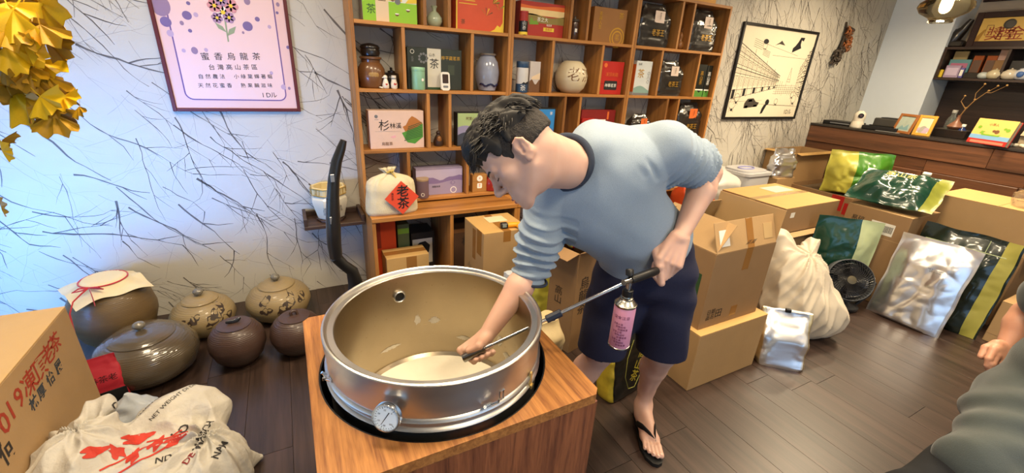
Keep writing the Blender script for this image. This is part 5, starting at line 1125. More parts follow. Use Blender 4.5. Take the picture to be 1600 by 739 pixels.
b = MB(); b.lathe([(.082, .1525), (.092, .158), (.092, .196), (.086, .2), (.08, .196), (.08, .156)], 8, T=R8); b.build('band', M_('band_cream', 'c9b98c', .5, var=.15), t, smooth=25)
b = MB()
for z in (.158, .195): b.tube([(.0935*math.cos(PI/8+k*PI/4), .0935*math.sin(PI/8+k*PI/4), z) for k in range(9)], .003, 6)
for k in range(48):
    a = 2*PI*k/48; f_ = .0935*math.cos(PI/8)/math.cos((a % (PI/4))-PI/8); b.tube([(f_*math.cos(a), f_*math.sin(a), .158), (f_*math.cos(a+.05), f_*math.sin(a+.05), .195)], .0014, 4)
b.build('wicker', wick, t, smooth=60, kind='stuff')
for k, col in enumerate(('茶香四溢', '春水', '山居靜坐', '清風')):
    a = (-1.95+.32*k); text(col, .017, ink, t, (math.cos(a)*.093, math.sin(a)*.093, .085), (PI/2-.22, 0, a+PI/2), vertical=True)
to_metres(_m)
# ---- black upright handle
bk = M_('black_shell', '1b1b1d', .35, coat=.2); bk2 = M_('black_soft', '0d0d0e', .5)
VY = 1.74; pts = [PY(x, y, VY) for x, y in ((537, 219), (533, 232), (526, 252), (521.5, 280), (520, 310), (520.5, 345), (522, 380), (525, 402), (537, 414), (550, 423), (555, 440), (556, 470))]
pts += [V((pts[-1].x, VY, .3)), V((pts[-1].x, VY, .06))]
t = thing('vacuum_cleaner', 'tall curved black upright vacuum handle standing behind the wooden stand', 'vacuum cleaner', (pts[-1].x, VY, 0)); L0 = V(t.location)
b = MB(); b.tube([p-L0 for p in pts[:5]], [.012, .017, .02, .022, .024], 14); b.build('handle', bk, t, smooth=50)
b = MB(); b.tube([p-L0 for p in pts[4:8]], [.0245, .028, .028, .025], 14); b.build('battery_body', bk, t, smooth=50)
b = MB(); b.tube([p-L0 for p in pts[7:]], [.024, .022, .025, .030, .032, .03, .03], 14); b.build('lower_tube', bk2, t, smooth=50)
b = MB(); b.b2((-.13, -.05, 0), (.13, .06, .06), .02); b.build('floor_head', bk, t)
for (p, q) in ((3, .06), (5, .05)): c = pts[p]-L0; b = MB(); b.box((c.x-.006, c.y-.024, c.z+.01), (.014, .004, .03), .001); b.build('button_plate', M_('grey_plate', '84878c', .3, metal=.5), t)
# ---- jars on the floor
def jar(name, label, xl, xr, ym, Y, H, prof, m, knob=None, lidr=None, knobm=None, group=None):
    a, c = PY(xl, ym, Y), PY(xr, ym, Y); R = (c.x-a.x)/2*.985; t = thing(name, label, 'jar', ((a.x+c.x)/2, Y, 0), 0, group)
    b = MB(); b.lathe([(r*R, z*H) for r, z in prof], 56); b.build('jar_body', m, t, smooth=60)
    if lidr:
        rl, zl, ht = lidr; b = MB(); b.lathe([(rl*R*1.0, zl*H+.002), (rl*R*1.01, zl*H+.006), (rl*R*.9, zl*H+ht*.5), (rl*R*.5, zl*H+ht*.9), (.001, zl*H+ht)], 48); b.build('lid', m, t, smooth=60)
        kz = zl*H+ht
        if knob == 'ball': b = MB(); b.lathe([(.012, kz-.004), (.012, kz+.006)], 16); b.sphere((0, 0, kz+.024), (.026, .026, .02), 20, 12); b.build('knob', knobm or m, t, smooth=60)
        if knob == 'loop': b = MB(); b.tube([(-.014, 0, kz-.004), (-.016, 0, kz+.016), (-.006, 0, kz+.024), (.012, .004, kz+.018), (.016, .004, kz-.004)], [.009, .008, .008, .008, .009], 10); b.build('knob', knobm or m, t, smooth=60)
        if knob == 'wing': b = MB(); b.tube([(-.034, -.004, kz+.012), (-.016, 0, kz+.01), (.0, 0, kz+.006), (.022, 0, kz+.014), (.034, .004, kz+.022)], [.006, .012, .013, .011, .005], 10, sq=.6, up=(0, 0, 1)); b.build('knob', knobm or m, t, smooth=60)
    return t, R
def clay(name, c1, c2, rough, coat, ring=40, sc=6):
    if name in MATS: return MATS[name]
    m, nt, bs = nodes(name); L = nt.links; N = nt.nodes; tc = N.new('ShaderNodeTexCoord'); mp = N.new('ShaderNodeMapping'); mp.inputs['Scale'].default_value = (1, 1, 6); L.new(tc.outputs['Object'], mp.inputs[0])
    nz = N.new('ShaderNodeTexNoise'); nz.inputs['Scale'].default_value = sc; nz.inputs['Detail'].default_value = 6; L.new(mp.outputs[0], nz.inputs[0])
    mx = N.new('ShaderNodeMix'); mx.data_type = 'RGBA'; mx.inputs[6].default_value = rgb(c1); mx.inputs[7].default_value = rgb(c2); L.new(nz.outputs[0], mx.inputs[0]); L.new(mx.outputs[2], bs.inputs['Base Color'])
    wv = N.new('ShaderNodeTexWave'); wv.bands_direction = 'Z'; wv.inputs['Scale'].default_value = ring; wv.inputs['Distortion'].default_value = 2; L.new(tc.outputs['Object'], wv.inputs[0]); bp = N.new('ShaderNodeBump'); bp.inputs['Strength'].default_value = .25; bp.inputs['Distance'].default_value = .003; L.new(wv.outputs[0], bp.inputs['Height']); L.new(bp.outputs[0], bs.inputs['Normal'])
    bs.inputs['Roughness'].default_value = rough; bs.inputs['Coat Weight'].default_value = coat; MATS[name] = m; return m
olive_clay = clay('olive_clay', '4d3a22', '7a623c', .5, .1); tan_clay = clay('tan_clay', '7a6749', '9a875f', .5, .15); purple_clay = clay('purple_clay', '35251f', '4c362d', .45, .1); sheen_clay = clay('sheen_clay', '41382c', '5d5140', .22, .6)
rnd_prof = [(.42, 0), (.55, .02), (.84, .22), (.99, .46), (1, .56), (.93, .76), (.78, .9), (.6, .975), (.5, 1), (.001, 1)]
wide_prof = [(.42, 0), (.55, .02), (.86, .22), (1, .5), (.97, .66), (.84, .83), (.64, .95), (.5, 1), (.001, 1)]
t, R = jar('storage_jar', 'big olive-brown clay jar capped with paper and a red ribbon', 98, 248, 478, 2.74, .375, rnd_prof, olive_clay)
papm = M_('cap_paper', 'd8c9a4', .8, var=.06, bump=.2, bscale=60); Hj = .375
def cap_fn(u, v):
    # square sheet draped over the lid
    x, y = (u-.5)*.315, (v-.5)*.315; r = math.hypot(x, y); a = math.atan2(y, x)
    z = Hj+.030 if r < .085 else Hj+.030-.030*min(1, (r-.085)/.03)-.32*max(0, r-.10)+.008*math.sin(a*6+1)*min(1, max(0, r-.08)*14)
    return (x, y, z)
b = MB(); b.grid(cap_fn, 30, 30, thick=.0015); b.build('paper_cap', papm, t, smooth=50, rot=(0, 0, .5))
rib = M_('red_ribbon', 'b51f33', .6, sheen=.3)
b = MB(); b.tube([(.0985*math.cos(q), .0985*math.sin(q), Hj+.0205) for q in [2*PI*k/40 for k in range(41)]], .004, 6)
fy = -.102
b.tube([(-.03, fy-.0, Hj+.024), (-.06, fy-.02, Hj+.034), (-.085, fy-.03, Hj+.022), (-.05, fy-.015, Hj+.02), (-.03, fy, Hj+.024)], .004, 6); b.tube([(-.03, fy, Hj+.024), (.01, fy-.025, Hj+.032), (.032, fy-.03, Hj+.02), (-.0, fy-.012, Hj+.02), (-.03, fy, Hj+.024)], .004, 6)
b.tube([(-.03, fy, Hj+.024), (-.05, fy-.033, Hj+.012), (-.075, fy-.075, Hj-.008), (-.085, fy-.115, Hj-.05), (-.09, fy-.125, Hj-.15), (-.095, fy-.125, Hj-.22)], .0045, 6, sq=.5); b.tube([(-.03, fy, Hj+.024), (-.015, fy-.035, Hj+.014), (-.0, fy-.075, Hj-.002), (.004, fy-.09, Hj-.04)], .0045, 6, sq=.5)
b.build('ribbon', rib, t, smooth=60)
knobm = clay('knob_glaze', '5c584e', '7c766a', .25, .5)
leafdark = M_('leaf_pattern_brown', '33251c', .5, var=.1)
def leaves_on(t, R, H, prof, specs):
    b = MB()
    for (a0, z0_, L, ang, w) in specs:
        n = 8; vs = []; fs = []
        for i in range(n+1):
            s_ = i/n; hw = w*math.sin(PI*min(.97, s_*.9+.06))*(1+.3*math.sin(s_*17))
            for q in (-1, 1):
                da = (s_*L*math.cos(ang)-q*hw*math.sin(ang)); dz = s_*L*math.sin(ang)+q*hw*math.cos(ang); z = z0_+dz; r = np.interp(z/H, [p[1] for p in prof], [p[0] for p in prof])*R+.0015; a = a0+da/R; vs.append((r*math.cos(a), r*math.sin(a), z))
        fs = [(2*i, 2*i+2, 2*i+3, 2*i+1) for i in range(n)]; b.add(vs, fs)
    b.build('leaf_pattern', leafdark, t, kind='stuff')
t, R = jar('storage_jar', 'tan lidded clay jar with dark leaf pattern, left of two by the wall', 263, 374, 500, 2.68, .215, wide_prof, tan_clay, 'ball', (.55, .985, .03), knobm, 'tan leaf-patterned jars'); leaves_on(t, R, .215, wide_prof, [(-1.9, .14, .08, .6, .02), (-1.35, .10, .12, .9, .026), (-1.2, .15, .10, .3, .022), (-.7, .16, .09, 1.2, .022), (-1.0, .10, .11, .4, .024), (-2.3, .12, .07, .7, .018)])
t, R = jar('storage_jar', 'tan lidded clay jar with dark leaf pattern, right of two by the wall', 384, 490, 485, 2.70, .225, wide_prof, tan_clay, 'ball', (.55, .985, .03), knobm, 'tan leaf-patterned jars'); leaves_on(t, R, .225, wide_prof, [(-2.2, .17, .08, .5, .022), (-2.15, .13, .08, .2, .02), (-1.35, .12, .14, .9, .024), (-.9, .15, .09, .4, .022), (-1.6, .11, .09, .8, .02)])
t, R = jar('storage_jar', 'dark purple-brown round clay jar with a twisted wing knob on its lid', 323, 420, 540, 2.30, .232, rnd_prof, purple_clay, 'wing', (.58, .975, .012), M_('blue_black_glaze', '20222b', .25, coat=.4))
t, R = jar('storage_jar', 'dark purple-brown round clay jar with a loop knob beside the stand', 421, 508, 530, 2.28, .222, rnd_prof, purple_clay, 'loop', (.58, .975, .014), purple_clay)
t, R = jar('storage_jar', 'large low glossy dark clay jar with ball knob behind the woven sack', 137, 320, 560, 2.35, .235, [(.45, 0), (.6, .02), (.9, .25), (1, .5), (.97, .68), (.86, .86), (.7, .97), (.62, 1), (.001, 1)], sheen_clay, 'ball', (.62, .99, .035), knobm)
# ---- red-topped tea pouch beside the carton
t = thing('tea_pouch', 'red and black tea pouch leaning on the jar beside the big carton', 'pouch', (PY(136, 540, 2.16).x, 2.14, 0), (-.08, 0, .25))
bag(t, 'pouch_body', (.17), .07, .27, None, top=.5, topw=.9, amp=.004, f=22, mats=[M_('pouch_red', 'a01f2c', .5), M_('pouch_red', 'a01f2c')]); b = MB(); b.b2((-.083, -.038, .0), (.083, -.034, .11), .001); b.build('lower_print', M_('black_foil', '101012', .3), t); text('春茶老', .036, ink, t, (.02, -.043, .175), FRONT, sx=.9)
t = thing('tea_pouch', 'dark foil pouch with leafy print between the carton and the low jar', 'pouch', (PY(126, 585, 2.1).x, 2.12, 0), (-.05, 0, .5)); bag(t, 'pouch_body', .10, .05, .17, M_('dark_leaf_foil', '23261d', .3, var=.6, scale=60), top=.6, topw=.9, amp=.005, f=26)
# ---- carton with lettering
card_front = cardy
bx0, bx1, by0, by1, bz = -1.50, PZ(102, 478, .61).x, 1.2, PZ(102, 478, .61).y, .61
t = thing('carton', 'big yellow-brown carton with red and grey brush lettering at the left edge', 'carton', (bx1, by0, 0)); cw, cd = bx1-bx0, by1-by0
b = MB(); b.b2((-cw, 0, 0), (0, cd, bz-.004), .003); b.build('carton_body', cardb, t)
b = MB(); b.b2((-cw, 0, bz-.0036), (-cw/2-.001, cd, bz), .001); b.build('flap', cardy, t); b = MB(); b.b2((-cw/2+.001, 0, bz-.0036), (0, cd, bz), .001); b.build('flap', cardy, t)
RX = (PI/2, 0, PI/2); redink = M_('red_stamp', '9c3620', .7, var=.2, scale=90); greyink = M_('grey_stamp', '3a3f44', .7, var=.2, scale=90)
def on_side(s, py_z, sizes, ch_px, m):
    for ch, (px, py), sz in zip(s, ch_px, sizes):
        q = PX(px, py, bx1+.001); text(ch, sz, m, t, (.0008, q.y-by0, q.z), RX, bold=.0012)
on_side('2019凍頂老茶', 0, [.095, .095, .09, .09, .085, .085, .08, .075], [(-22, 692), (8, 662), (18, 642), (31, 622), (47, 600), (63, 577), (76, 555), (87, 537)], redink)
on_side('林厚怡展', 0, [.05, .05, .05, .05], [(54, 630), (66, 613), (80, 592), (92, 573)], greyink)
on_side('何', 0, [.085], [(14, 703)], M_('black_stamp', '2b2522', .7))
# ---- woven plastic sack, crumpled on the floor
weave = M_('woven_sack', 'b3ada1', .65, var=.2, scale=7, bump=.7, bscale=28)
s = SDF((-1.0, .98, -.02), (-.20, 1.90, .56), .0042)
s.ell((-.56, 1.44, .12), (.25, .22, .19), k=.05); s.ell((-.74, 1.50, .22), (.14, .18, .17), k=.05); s.ell((-.42, 1.42, .12), (.13, .20, .17), k=.05); s.ell((-.62, 1.24, .11), (.24, .17, .15), k=.05); s.ell((-.50, 1.66, .22), (.16, .10, .13), k=.05)
s.cap((-.40, 1.50, .08), (-.275, 1.56, .018), .085, .012, .06); s.cap((-.80, 1.62, .30), (-.70, 1.66, .36), .055, .045, .04); s.cap((-.86, 1.46, .24), (-.80, 1.28, .14), .075, .075, .05); s.ell((-.46, 1.14, .09), (.18, .16, .11), k=.05)
def crease(x, y, z):
    d = 0
    for (cx, cy, n, ph, tw) in ((-.74, 1.54, 7, 0, 9), (-.40, 1.46, 8, 1.3, -10), (-.62, 1.16, 6, 2.2, 8)):
        a = np.arctan2(y-cy, x-cx); r = np.sqrt((x-cx)**2+(y-cy)**2); g = np.exp(-(r/.24)**2)
        d = d+g*(.024*(np.abs(np.sin(n*.5*a+tw*r+ph+1.3*wob(x, y, z, 8, ph)))-.55)+.012*(np.abs(np.sin(n*a-tw*1.7*r+ph+2*wob(x, y, z, 12, 1)))-.5))
    return d+.016*(np.abs(wob(x, y, z, 13, 1))-.3)+.007*wob(x, y, z, 30, 2)+.003*wob(x, y, z, 70, 1)
s.relief(lambda x, y, z: crease(x, y, z)*np.clip(z/.05, .15, 1), .07); s.cut((0, 0, .002), (0, 0, -1)); s.cut((bx1+.004, 0, 0), (-1, 0, 0))
sack = thing('woven_sack', 'crumpled cream woven plastic sack with red and black printing on the floor', 'sack', (-.55, 1.42, 0))
so = sdfobj(s, 'sack_body', weave, sack)
from mathutils.bvhtree import BVHTree
def drape(o, me, M4, d, off=.0012, name='print', m=None, parent=None, sub=2):
    """lay flat lettering onto a surface along direction d"""
    bm = bmesh.new(); bm.from_mesh(o.data); bv = BVHTree.FromBMesh(bm); bm.free()
    b2 = bmesh.new(); b2.from_mesh(me)
    bmesh.ops.triangulate(b2, faces=b2.faces)
    for _ in range(sub): bmesh.ops.subdivide_edges(b2, edges=[e for e in b2.edges if e.calc_length() > .007], cuts=1, use_grid_fill=False); bmesh.ops.triangulate(b2, faces=b2.faces)
    loc = V(o.location)+V(parent.location); dd = V(d).normalized(); bad = []
    for v in b2.verts:
        p = M4 @ v.co; h_ = bv.ray_cast(p-loc-dd*.5, dd)
        if h_[0] is None: bad.append(v)
        else: v.co = h_[0]+loc-dd*off+h_[1]*.0008-V(parent.location)
    bmesh.ops.delete(b2, geom=bad, context='VERTS'); n = bpy.data.meshes.new(name); b2.to_mesh(n); b2.free(); n.materials.clear(); n.materials.append(m); return link(name, n, parent)
def textmesh(body, size, bold=0):
    cu = bpy.data.curves.new('x', 'FONT'); cu.body = body; cu.size = size; cu.align_x = 'CENTER'; cu.align_y = 'CENTER'; cu.resolution_u = 2; cu.offset = bold; cu.fill_mode = 'FRONT'; o = bpy.data.objects.new('x', cu); COL.objects.link(o); me = bpy.data.meshes.new_from_object(o); bpy.data.objects.remove(o); return me
def polymesh(poly):
    bm = bmesh.new(); bm.faces.new([bm.verts.new((x, y, 0)) for x, y in poly]); me = bpy.data.meshes.new('x'); bm.to_mesh(me); bm.free(); return me
def sack_print(me, px, py, zg, ang, m, sub=2, tilt=.75, name='lettering'):
    c = PZ(px, py, zg); yaw = math.atan2(c.y, c.x)-PI/2; d = V((math.cos(yaw+PI/2)*.55, math.sin(yaw+PI/2)*.55, -.83)).normalized()
    z_ = -d; x_ = V((math.cos(yaw), math.sin(yaw), 0)); y_ = z_.cross(x_); M4 = Matrix((x_, y_, z_)).transposed().to_4x4() @ Matrix.Rotation(ang, 4, 'Z'); M4.translation = c
    return drape(so, me, M4, d, name=name, m=m, parent=sack, sub=sub)
blk = M_('sack_black_print', '2a2624', .7, var=.2, scale=60); rdp = M_('sack_red_print', 'b3301f', .7, var=.2, scale=60)
sack_print(textmesh('CHUYEN TACH', .034, .0006), 235, 612, .30, .5, blk); sack_print(textmesh('XUAN LUONG 50KG', .022), 258, 622, .29, .5, blk); sack_print(textmesh('NET WEIGHT DI DM', .020), 275, 632, .28, .5, blk)
sack_print(textmesh('MARCH', .036, .0006), 322, 690, .2, 1.05, blk); sack_print(textmesh('.LO', .042, .0008), 283, 684, .22, .35, blk); sack_print(textmesh('DE', .03, .0006), 300, 732, .17, .6, M_('sack_dark_red', '7a1f22', .7)); sack_print(textmesh('NAM', .03, .0006), 348, 716, .16, .9, blk); sack_print(textmesh('ND', .03, .0006), 262, 735, .16, -.3, blk)
for (px, py, a, w_, h_) in ((230, 716, .12, .22, .006), (225, 735, .1, .26, .006), (262, 696, -.3, .10, .006)): sack_print(polymesh([(w_*(i/12-.5), -h_/2) for i in range(13)]+[(w_*(.5-i/12), h_/2) for i in range(13)]), px, py, .2, a, rdp, name='printed_band')
for (px, py, r_, a) in ((222, 700, .036, 0), (250, 706, .030, 1), (278, 699, .032, .4), (160, 731, .028, 0), (190, 725, .026, 2), (215, 729, .024, 1)): sack_print(polymesh([(r_*(1+.35*math.cos(5*q+a))*math.cos(q), r_*(.6+.2*math.cos(3*q))*math.sin(q)) for q in [2*PI*k/30 for k in range(30)]]), px, py, .2, a, rdp, name='printed_motif')
# ---- clear plastic bag lying behind the sack
cpl = mat('plastic_film', 'dfe8f2', .15, var=0, trans=.25, alpha=.62, ior=1.2)
t = thing('plastic_bag', 'clear crumpled plastic bag lying behind the woven sack', 'plastic bag', (PY(192, 600, 1.95).x, 1.95, .001)); 
b = MB(); seg = 40; rows = 20; vs = []; fs = []
for j in range(rows+1):
    v = j/rows; rr = math.sin(PI*min(1, .5+.5*v))*.5+.5*math.cos(v*PI/2)
    for i in range(seg): a = 2*PI*i/seg; p = (math.cos(a)*.155*rr, math.sin(a)*.085*rr, v*.19); dd = crumple((p[0]+3, p[1], p[2]), 13, .02); vs.append((p[0]+math.cos(a)*dd, p[1]+math.sin(a)*dd, p[2]+dd*.5))
for j in range(rows):
    for i in range(seg): i2 = (i+1) % seg; fs.append((j*seg+i, j*seg+i2, (j+1)*seg+i2, (j+1)*seg+i))
fs.append(tuple(rows*seg+i for i in range(seg))); b.add(vs, fs); b.build('film', cpl, t, smooth=60)
# ---- ginkgo branches hanging into the picture
gk = [mat('ginkgo_%s' % n_, c, .55, var=.12, scale=30, trans=0) for n_, c in (('bright', 'e8b90c'), ('gold', 'c6930e'), ('ochre', '9c7410'))]
GY = 1.12
gt = thing('ginkgo_tree', 'artificial ginkgo with bright yellow leaves hanging in at the upper left', 'plant', (-1.32, .92, 0)); G0 = V(gt.location)
bark = M_('ginkgo_bark', '4a3827', .7, var=.3, scale=30)
b = MB(); b.tube([(0, 0, 0), (-.01, 0, .6), (.01, 0, 1.2), (.0, .01, 1.75), (.04, 0, 2.2)], [.035, .03, .026, .02, .012], 12); b.build('trunk', bark, gt, smooth=60)
b = MB(); b.lathe([(.12, 0), (.15, .2), (.16, .21), (.13, .21), (.13, .18), (.001, .18)], 28); b.build('planter', M_('grey_planter', '55524e', .6), gt, smooth=40)
def fan_mesh(k):
    rr = random.Random(k); n = 15; vs = [(0, 0, 0)]; fs = []; half = rr.uniform(.95, 1.25)
    for q in (.45, 1.0):
        for i in range(n+1):
            a = -half+2*half*i/n; r = q*(1+.07*math.sin(i*2.2+k)-.28*math.exp(-((i-n/2)/.8)**2)*(q > .9)); vs.append((math.sin(a)*r, -math.cos(a)*r, .10*math.sin(i*1.4+k)*q+.16*(a/half)**2*q-.12*q*q))
    for i in range(n): fs.append((0, 1+i, 2+i)); fs.append((1+i, n+2+i, n+3+i, 2+i))
    m0 = len(vs); vs += [(x, y, z-.02) for x, y, z in vs]; fs += [tuple(m0+i for i in f[::-1]) for f in fs]; vs += [(-.02, .55, .03), (.02, .55, .03), (.02, 0, 0), (-.02, 0, 0)]; fs.append((2*m0, 2*m0+1, 2*m0+2, 2*m0+3)); return vs, fs
fans = []
for k in range(9):
    b = MB(); b.add(*fan_mesh(k)); o = b.build('leaf', gk[k % 3], None, smooth=50); fans.append(o.data); bpy.data.objects.remove(o)
def leaf(px, py, dz, size, ang, var, tiltx=0, tilty=0):
    p = PY(px, py, GY+dz); o = link('leaf', fans[var], gt, p-G0); o.scale = (size,)*3
    M3 = Matrix((CR, CU, -CF)).transposed().to_3x3() @ Matrix.Rotation(ang, 3, 'Z') @ Matrix.Rotation(tiltx, 3, 'X') @ Matrix.Rotation(tilty, 3, 'Y'); o.rotation_euler = M3.to_euler()
rg = random.Random(12)
hero = [(60, 2, .075, .35), (62, 38, .06, .5), (40, 30, .06, .2), (20, 15, .075, -.2), (15, 45, .06, .1), (68, 55, .055, .9), (35, 62, .05, .3), (25, 82, .06, .4), (8, 95, .05, -.1), (60, 95, .06, .8), (72, 118, .06, .3), (48, 110, .05, .6), (18, 140, .085, 1.0), (40, 152, .06, .9), (70, 165, .06, .4), (62, 150, .05, .7), (84, 178, .055, .2), (80, 160, .04, 0), (98, 150, .035, .9), (124, 166, .03, .2), (4, 218, .03, 1.4), (3, 236, .026, 1.3), (1, 322, .03, 1.2), (50, 80, .05, .2), (8, 70, .06, .6), (34, 100, .055, .5), (5, 120, .06, .4), (10, 5, .06, .6), (36, 5, .06, 0), (80, 138, .045, .5)]
for i, (x, y, sz, an) in enumerate(hero): leaf(x, y, rg.uniform(-.06, .02), sz*.8, an+rg.uniform(-.2, .2), i % 3+3*(i % 3), rg.uniform(-.5, .5), rg.uniform(-.6, .6))
for i in range(110): leaf(rg.uniform(-40, 55) if i < 34 else rg.uniform(-420, -40), rg.choice((rg.uniform(-20, 55), rg.uniform(75, 130))), rg.uniform(.0, .10), rg.uniform(.036, .052), rg.uniform(-.6, 1.4), (rg.choice((1, 2))+3*(i % 3)) % 9, rg.uniform(-.9, .9), rg.uniform(-.9, .9))
b = MB()
for path in (((-40, 60), (20, 88), (60, 110), (90, 135), (125, 165)), ((-60, -30), (0, 5), (45, 30), (70, 55)), ((-50, 100), (0, 120), (40, 150), (70, 170)), ((-70, 200), (-20, 225), (10, 236)), ((-60, 260), (-20, 300), (2, 320)), ((-60, 20), (10, 50), (60, 92), (72, 120))):
    b.tube([(PY(x, y, GY+.045)-G0) for x, y in path], [.006]+[.004]*(len(path)-2)+[.0015], 6)
for z, (x, y) in ((1.6, (-40, 60)), (1.8, (-60, -30)), (1.5, (-50, 100)), (1.35, (-70, 200)), (1.2, (-60, 260)), (1.7, (-60, 20))): b.tube([(0, 0, z-.05), PY(x, y, GY+.045)-G0], [.009, .006], 6)
b.build('branches', bark, gt, smooth=60)
_m = mark()
# ================================================================== RIGHT SIDE: STREET PICTURE, ORNAMENT, COUNTER THINGS, HANGING CABINET
blackf = M_('black_frame', '15110f', .4); papw = M_('paper_ivory', 'd9cfb6', .7, var=.02)
fx0, fx1 = PY(1129.3, 186.8, YB-.02).x, PY(1241.8, 185.6, YB-.02).x; fz0, fz1 = PY(1129.3, 186.8, YB-.02).z, PY(1166.3, 33.4, YB-.02).z; fw_, fh_ = fx1-fx0, fz1-fz0
t = thing('framed_drawing', 'black framed line drawing of a street on the wall right of the shelves', 'picture', ((fx0+fx1)/2, YB-.001, fz0)); T0 = V(t.location)
for nm, a, c in (('frame_side', (-fw_/2, -.022, 0), (-fw_/2+.022, 0, fh_)), ('frame_side', (fw_/2-.022, -.022, 0), (fw_/2, 0, fh_)), ('frame_rail', (-fw_/2+.022, -.022, 0), (fw_/2-.022, 0, .022)), ('frame_rail', (-fw_/2+.022, -.022, fh_-.022), (fw_/2-.022, 0, fh_))):
    b = MB(); b.b2(a, c, .002); b.build(nm, blackf, t)
b = MB(); b.b2((-fw_/2+.022, -.012, .022), (fw_/2-.022, -.002, fh_-.022), .0002); b.build('print_sheet', papw, t)
IL = MB(); IK = MB(); uw, uh = fw_-.05, fh_-.05; PYL = -.0124
def P2(u, v): return (-uw/2+u*uw, .025+v*uh)
def line(u0, v0, u1, v1, w=.0035, b=IL):
    a, c = P2(u0, v0), P2(u1, v1); dx, dz = c[0]-a[0], c[1]-a[1]; L = math.hypot(dx, dz) or 1; nx, nz = -dz/L*w/2, dx/L*w/2
    b.add([(a[0]+nx, PYL, a[1]+nz), (a[0]-nx, PYL, a[1]-nz), (c[0]-nx, PYL, c[1]-nz), (c[0]+nx, PYL, c[1]+nz)], [(0, 1, 2, 3)])
def poly(pts, b=IK): q = [P2(u, v) for u, v in pts]; b.add([(x, PYL-.0002, z) for x, z in q], [tuple(range(len(q)))])
rq = random.Random(5); VPt = (.80, .40)
def persp(u, v, k): return (u+(VPt[0]-u)*k, v+(VPt[1]-v)*k)
for v in (.20, .30, .50, .56, .60, .70, .74, .82): a = persp(0, v, 0); c = persp(0, v, .78); line(*a, *c, .0035 if v not in (.56, .82) else .006)
ks = [0, .09, .18, .26, .34, .42, .49, .55, .61, .66, .70, .74]
for i, k in enumerate(ks):
    a, c = persp(0, .18, k), persp(0, .82 if i % 3 else .9, k); line(*a, *c, .004)
    if i+1 < len(ks):
        k2 = ks[i+1]
        for (v0, v1) in ((.34, .47), (.60, .68), (.72, .79)):
            for e in (.2, .5, .8): kk = k+(k2-k)*e; line(*persp(0, v0, kk), *persp(0, v1, kk), .003)
            line(*persp(0, v1, k+.2*(k2-k)), *persp(0, v1, k+.8*(k2-k)), .003)
        if i % 2 == 0: kk, k3 = k+.25*(k2-k), k+.75*(k2-k); poly([persp(0, .2, kk), persp(0, .2, k3), persp(0, .31, k3), persp(0, .31, kk)])
        for q in range(4): kk = k+(k2-k)*q/4; line(*persp(0, .5, kk), *persp(0, .56, kk), .0022)
for u, v, w_, h_ in ((.16, .80, .12, .08), (.3, .72, .1, .06)):
    for q in range(5): line(u, v+h_*q/4, u+w_, v+h_*q/4-.03, .0025)
for v in (.24, .32, .45, .52, .60, .68, .76, .84):     # buildings on the right side
    a = persp(1, v, 0); c = persp(1, v, .55); line(*a, *c, .004)
for k in (0, .15, .3, .42, .52): line(*persp(1, .22, k), *persp(1, .86, k), .004)
for i in range(26): v = .26+.56*i/26; line(.985-.02*(i % 3), v, 1.0, v+.01, .007)
for i in range(9): u = .62+.03*i; line(u, .26+rq.uniform(0, .02), u, .38+rq.uniform(-.03, .06), .003)
for i in range(5): line(.58, .28+.025*i, .9, .30+.022*i, .002)
line(.74, .42, .765, .60, .003); line(.79, .42, .765, .60, .003); line(.75, .46, .78, .46, .003); line(.745, .43, .785, .43, .003)      # spire
for (u0, u1) in ((0, .45), (.3, .95), (.55, 1)): line(u0, .17-.05*u0, u1, .19-.12*(u1-.5), .002)
line(.44, .72, .97, .71, .002); line(.3, .84, .8, .74, .002)
poly([(.22, .10), (.40, .12), (.42, .17), (.37, .18), (.33, .22), (.25, .21), (.22, .16)], IL); IKc = [(.23, .10), (.27, .10), (.275, .13), (.235, .13)]; poly(IKc); poly([(.35, .115), (.395, .12), (.39, .145), (.35, .14)]); poly([(.265, .175), (.32, .18), (.315, .205), (.27, .2)]); 
poly([(.47, .03), (.50, .04), (.53, .12), (.54, .15), (.50, .145), (.48, .1)]); poly(disc(.028, 16, .535, .175, 1.3))          # motor scooter
poly([(.70, .77), (.76, .80), (.82, .83), (.80, .87), (.80, .92), (.83, .91), (.84, .95), (.78, .95), (.76, .90), (.73, .85), (.70, .82)])   # bird-like kite
poly([(.44, .83), (.50, .85), (.58, .84), (.52, .89), (.5, .87)], IL); poly(disc(.035, 14, .31, .86, .8)); line(.28, .84, .29, .78, .003); line(.34, .84, .33, .78, .003); line(.29, .78, .33, .78, .005)
for (u, v, s_) in ((.10, .14, .05), (.06, .05, .06), (.66, .13, .035), (.92, .14, .05), (.88, .22, .035)):    # small strolling figures
    for q in range(14): a0, a1 = 2*PI*q/14, 2*PI*(q+1)/14; line(u+s_*.7*math.cos(a0), v+s_*1.6+s_*math.sin(a0), u+s_*.7*math.cos(a1), v+s_*1.6+s_*math.sin(a1), .003)
    line(u-s_*.5, v, u-s_*.35, v+s_, .003); line(u+s_*.5, v, u+s_*.35, v+s_, .003); poly([(u-s_*.2, v+s_*.3), (u+s_*.3, v+s_*.2), (u+s_*.25, v+s_*.7), (u-s_*.1, v+s_*.8)])
IL.build('drawn_lines', M_('pen_ink', '3b352e', .8, var=0), t, kind='stuff'); IK.build('drawn_fills', ink, t, kind='stuff')
text('1Dル', .055, ink, t, (uw*.38, PYL-.001, .025+uh*.055), FRONT)
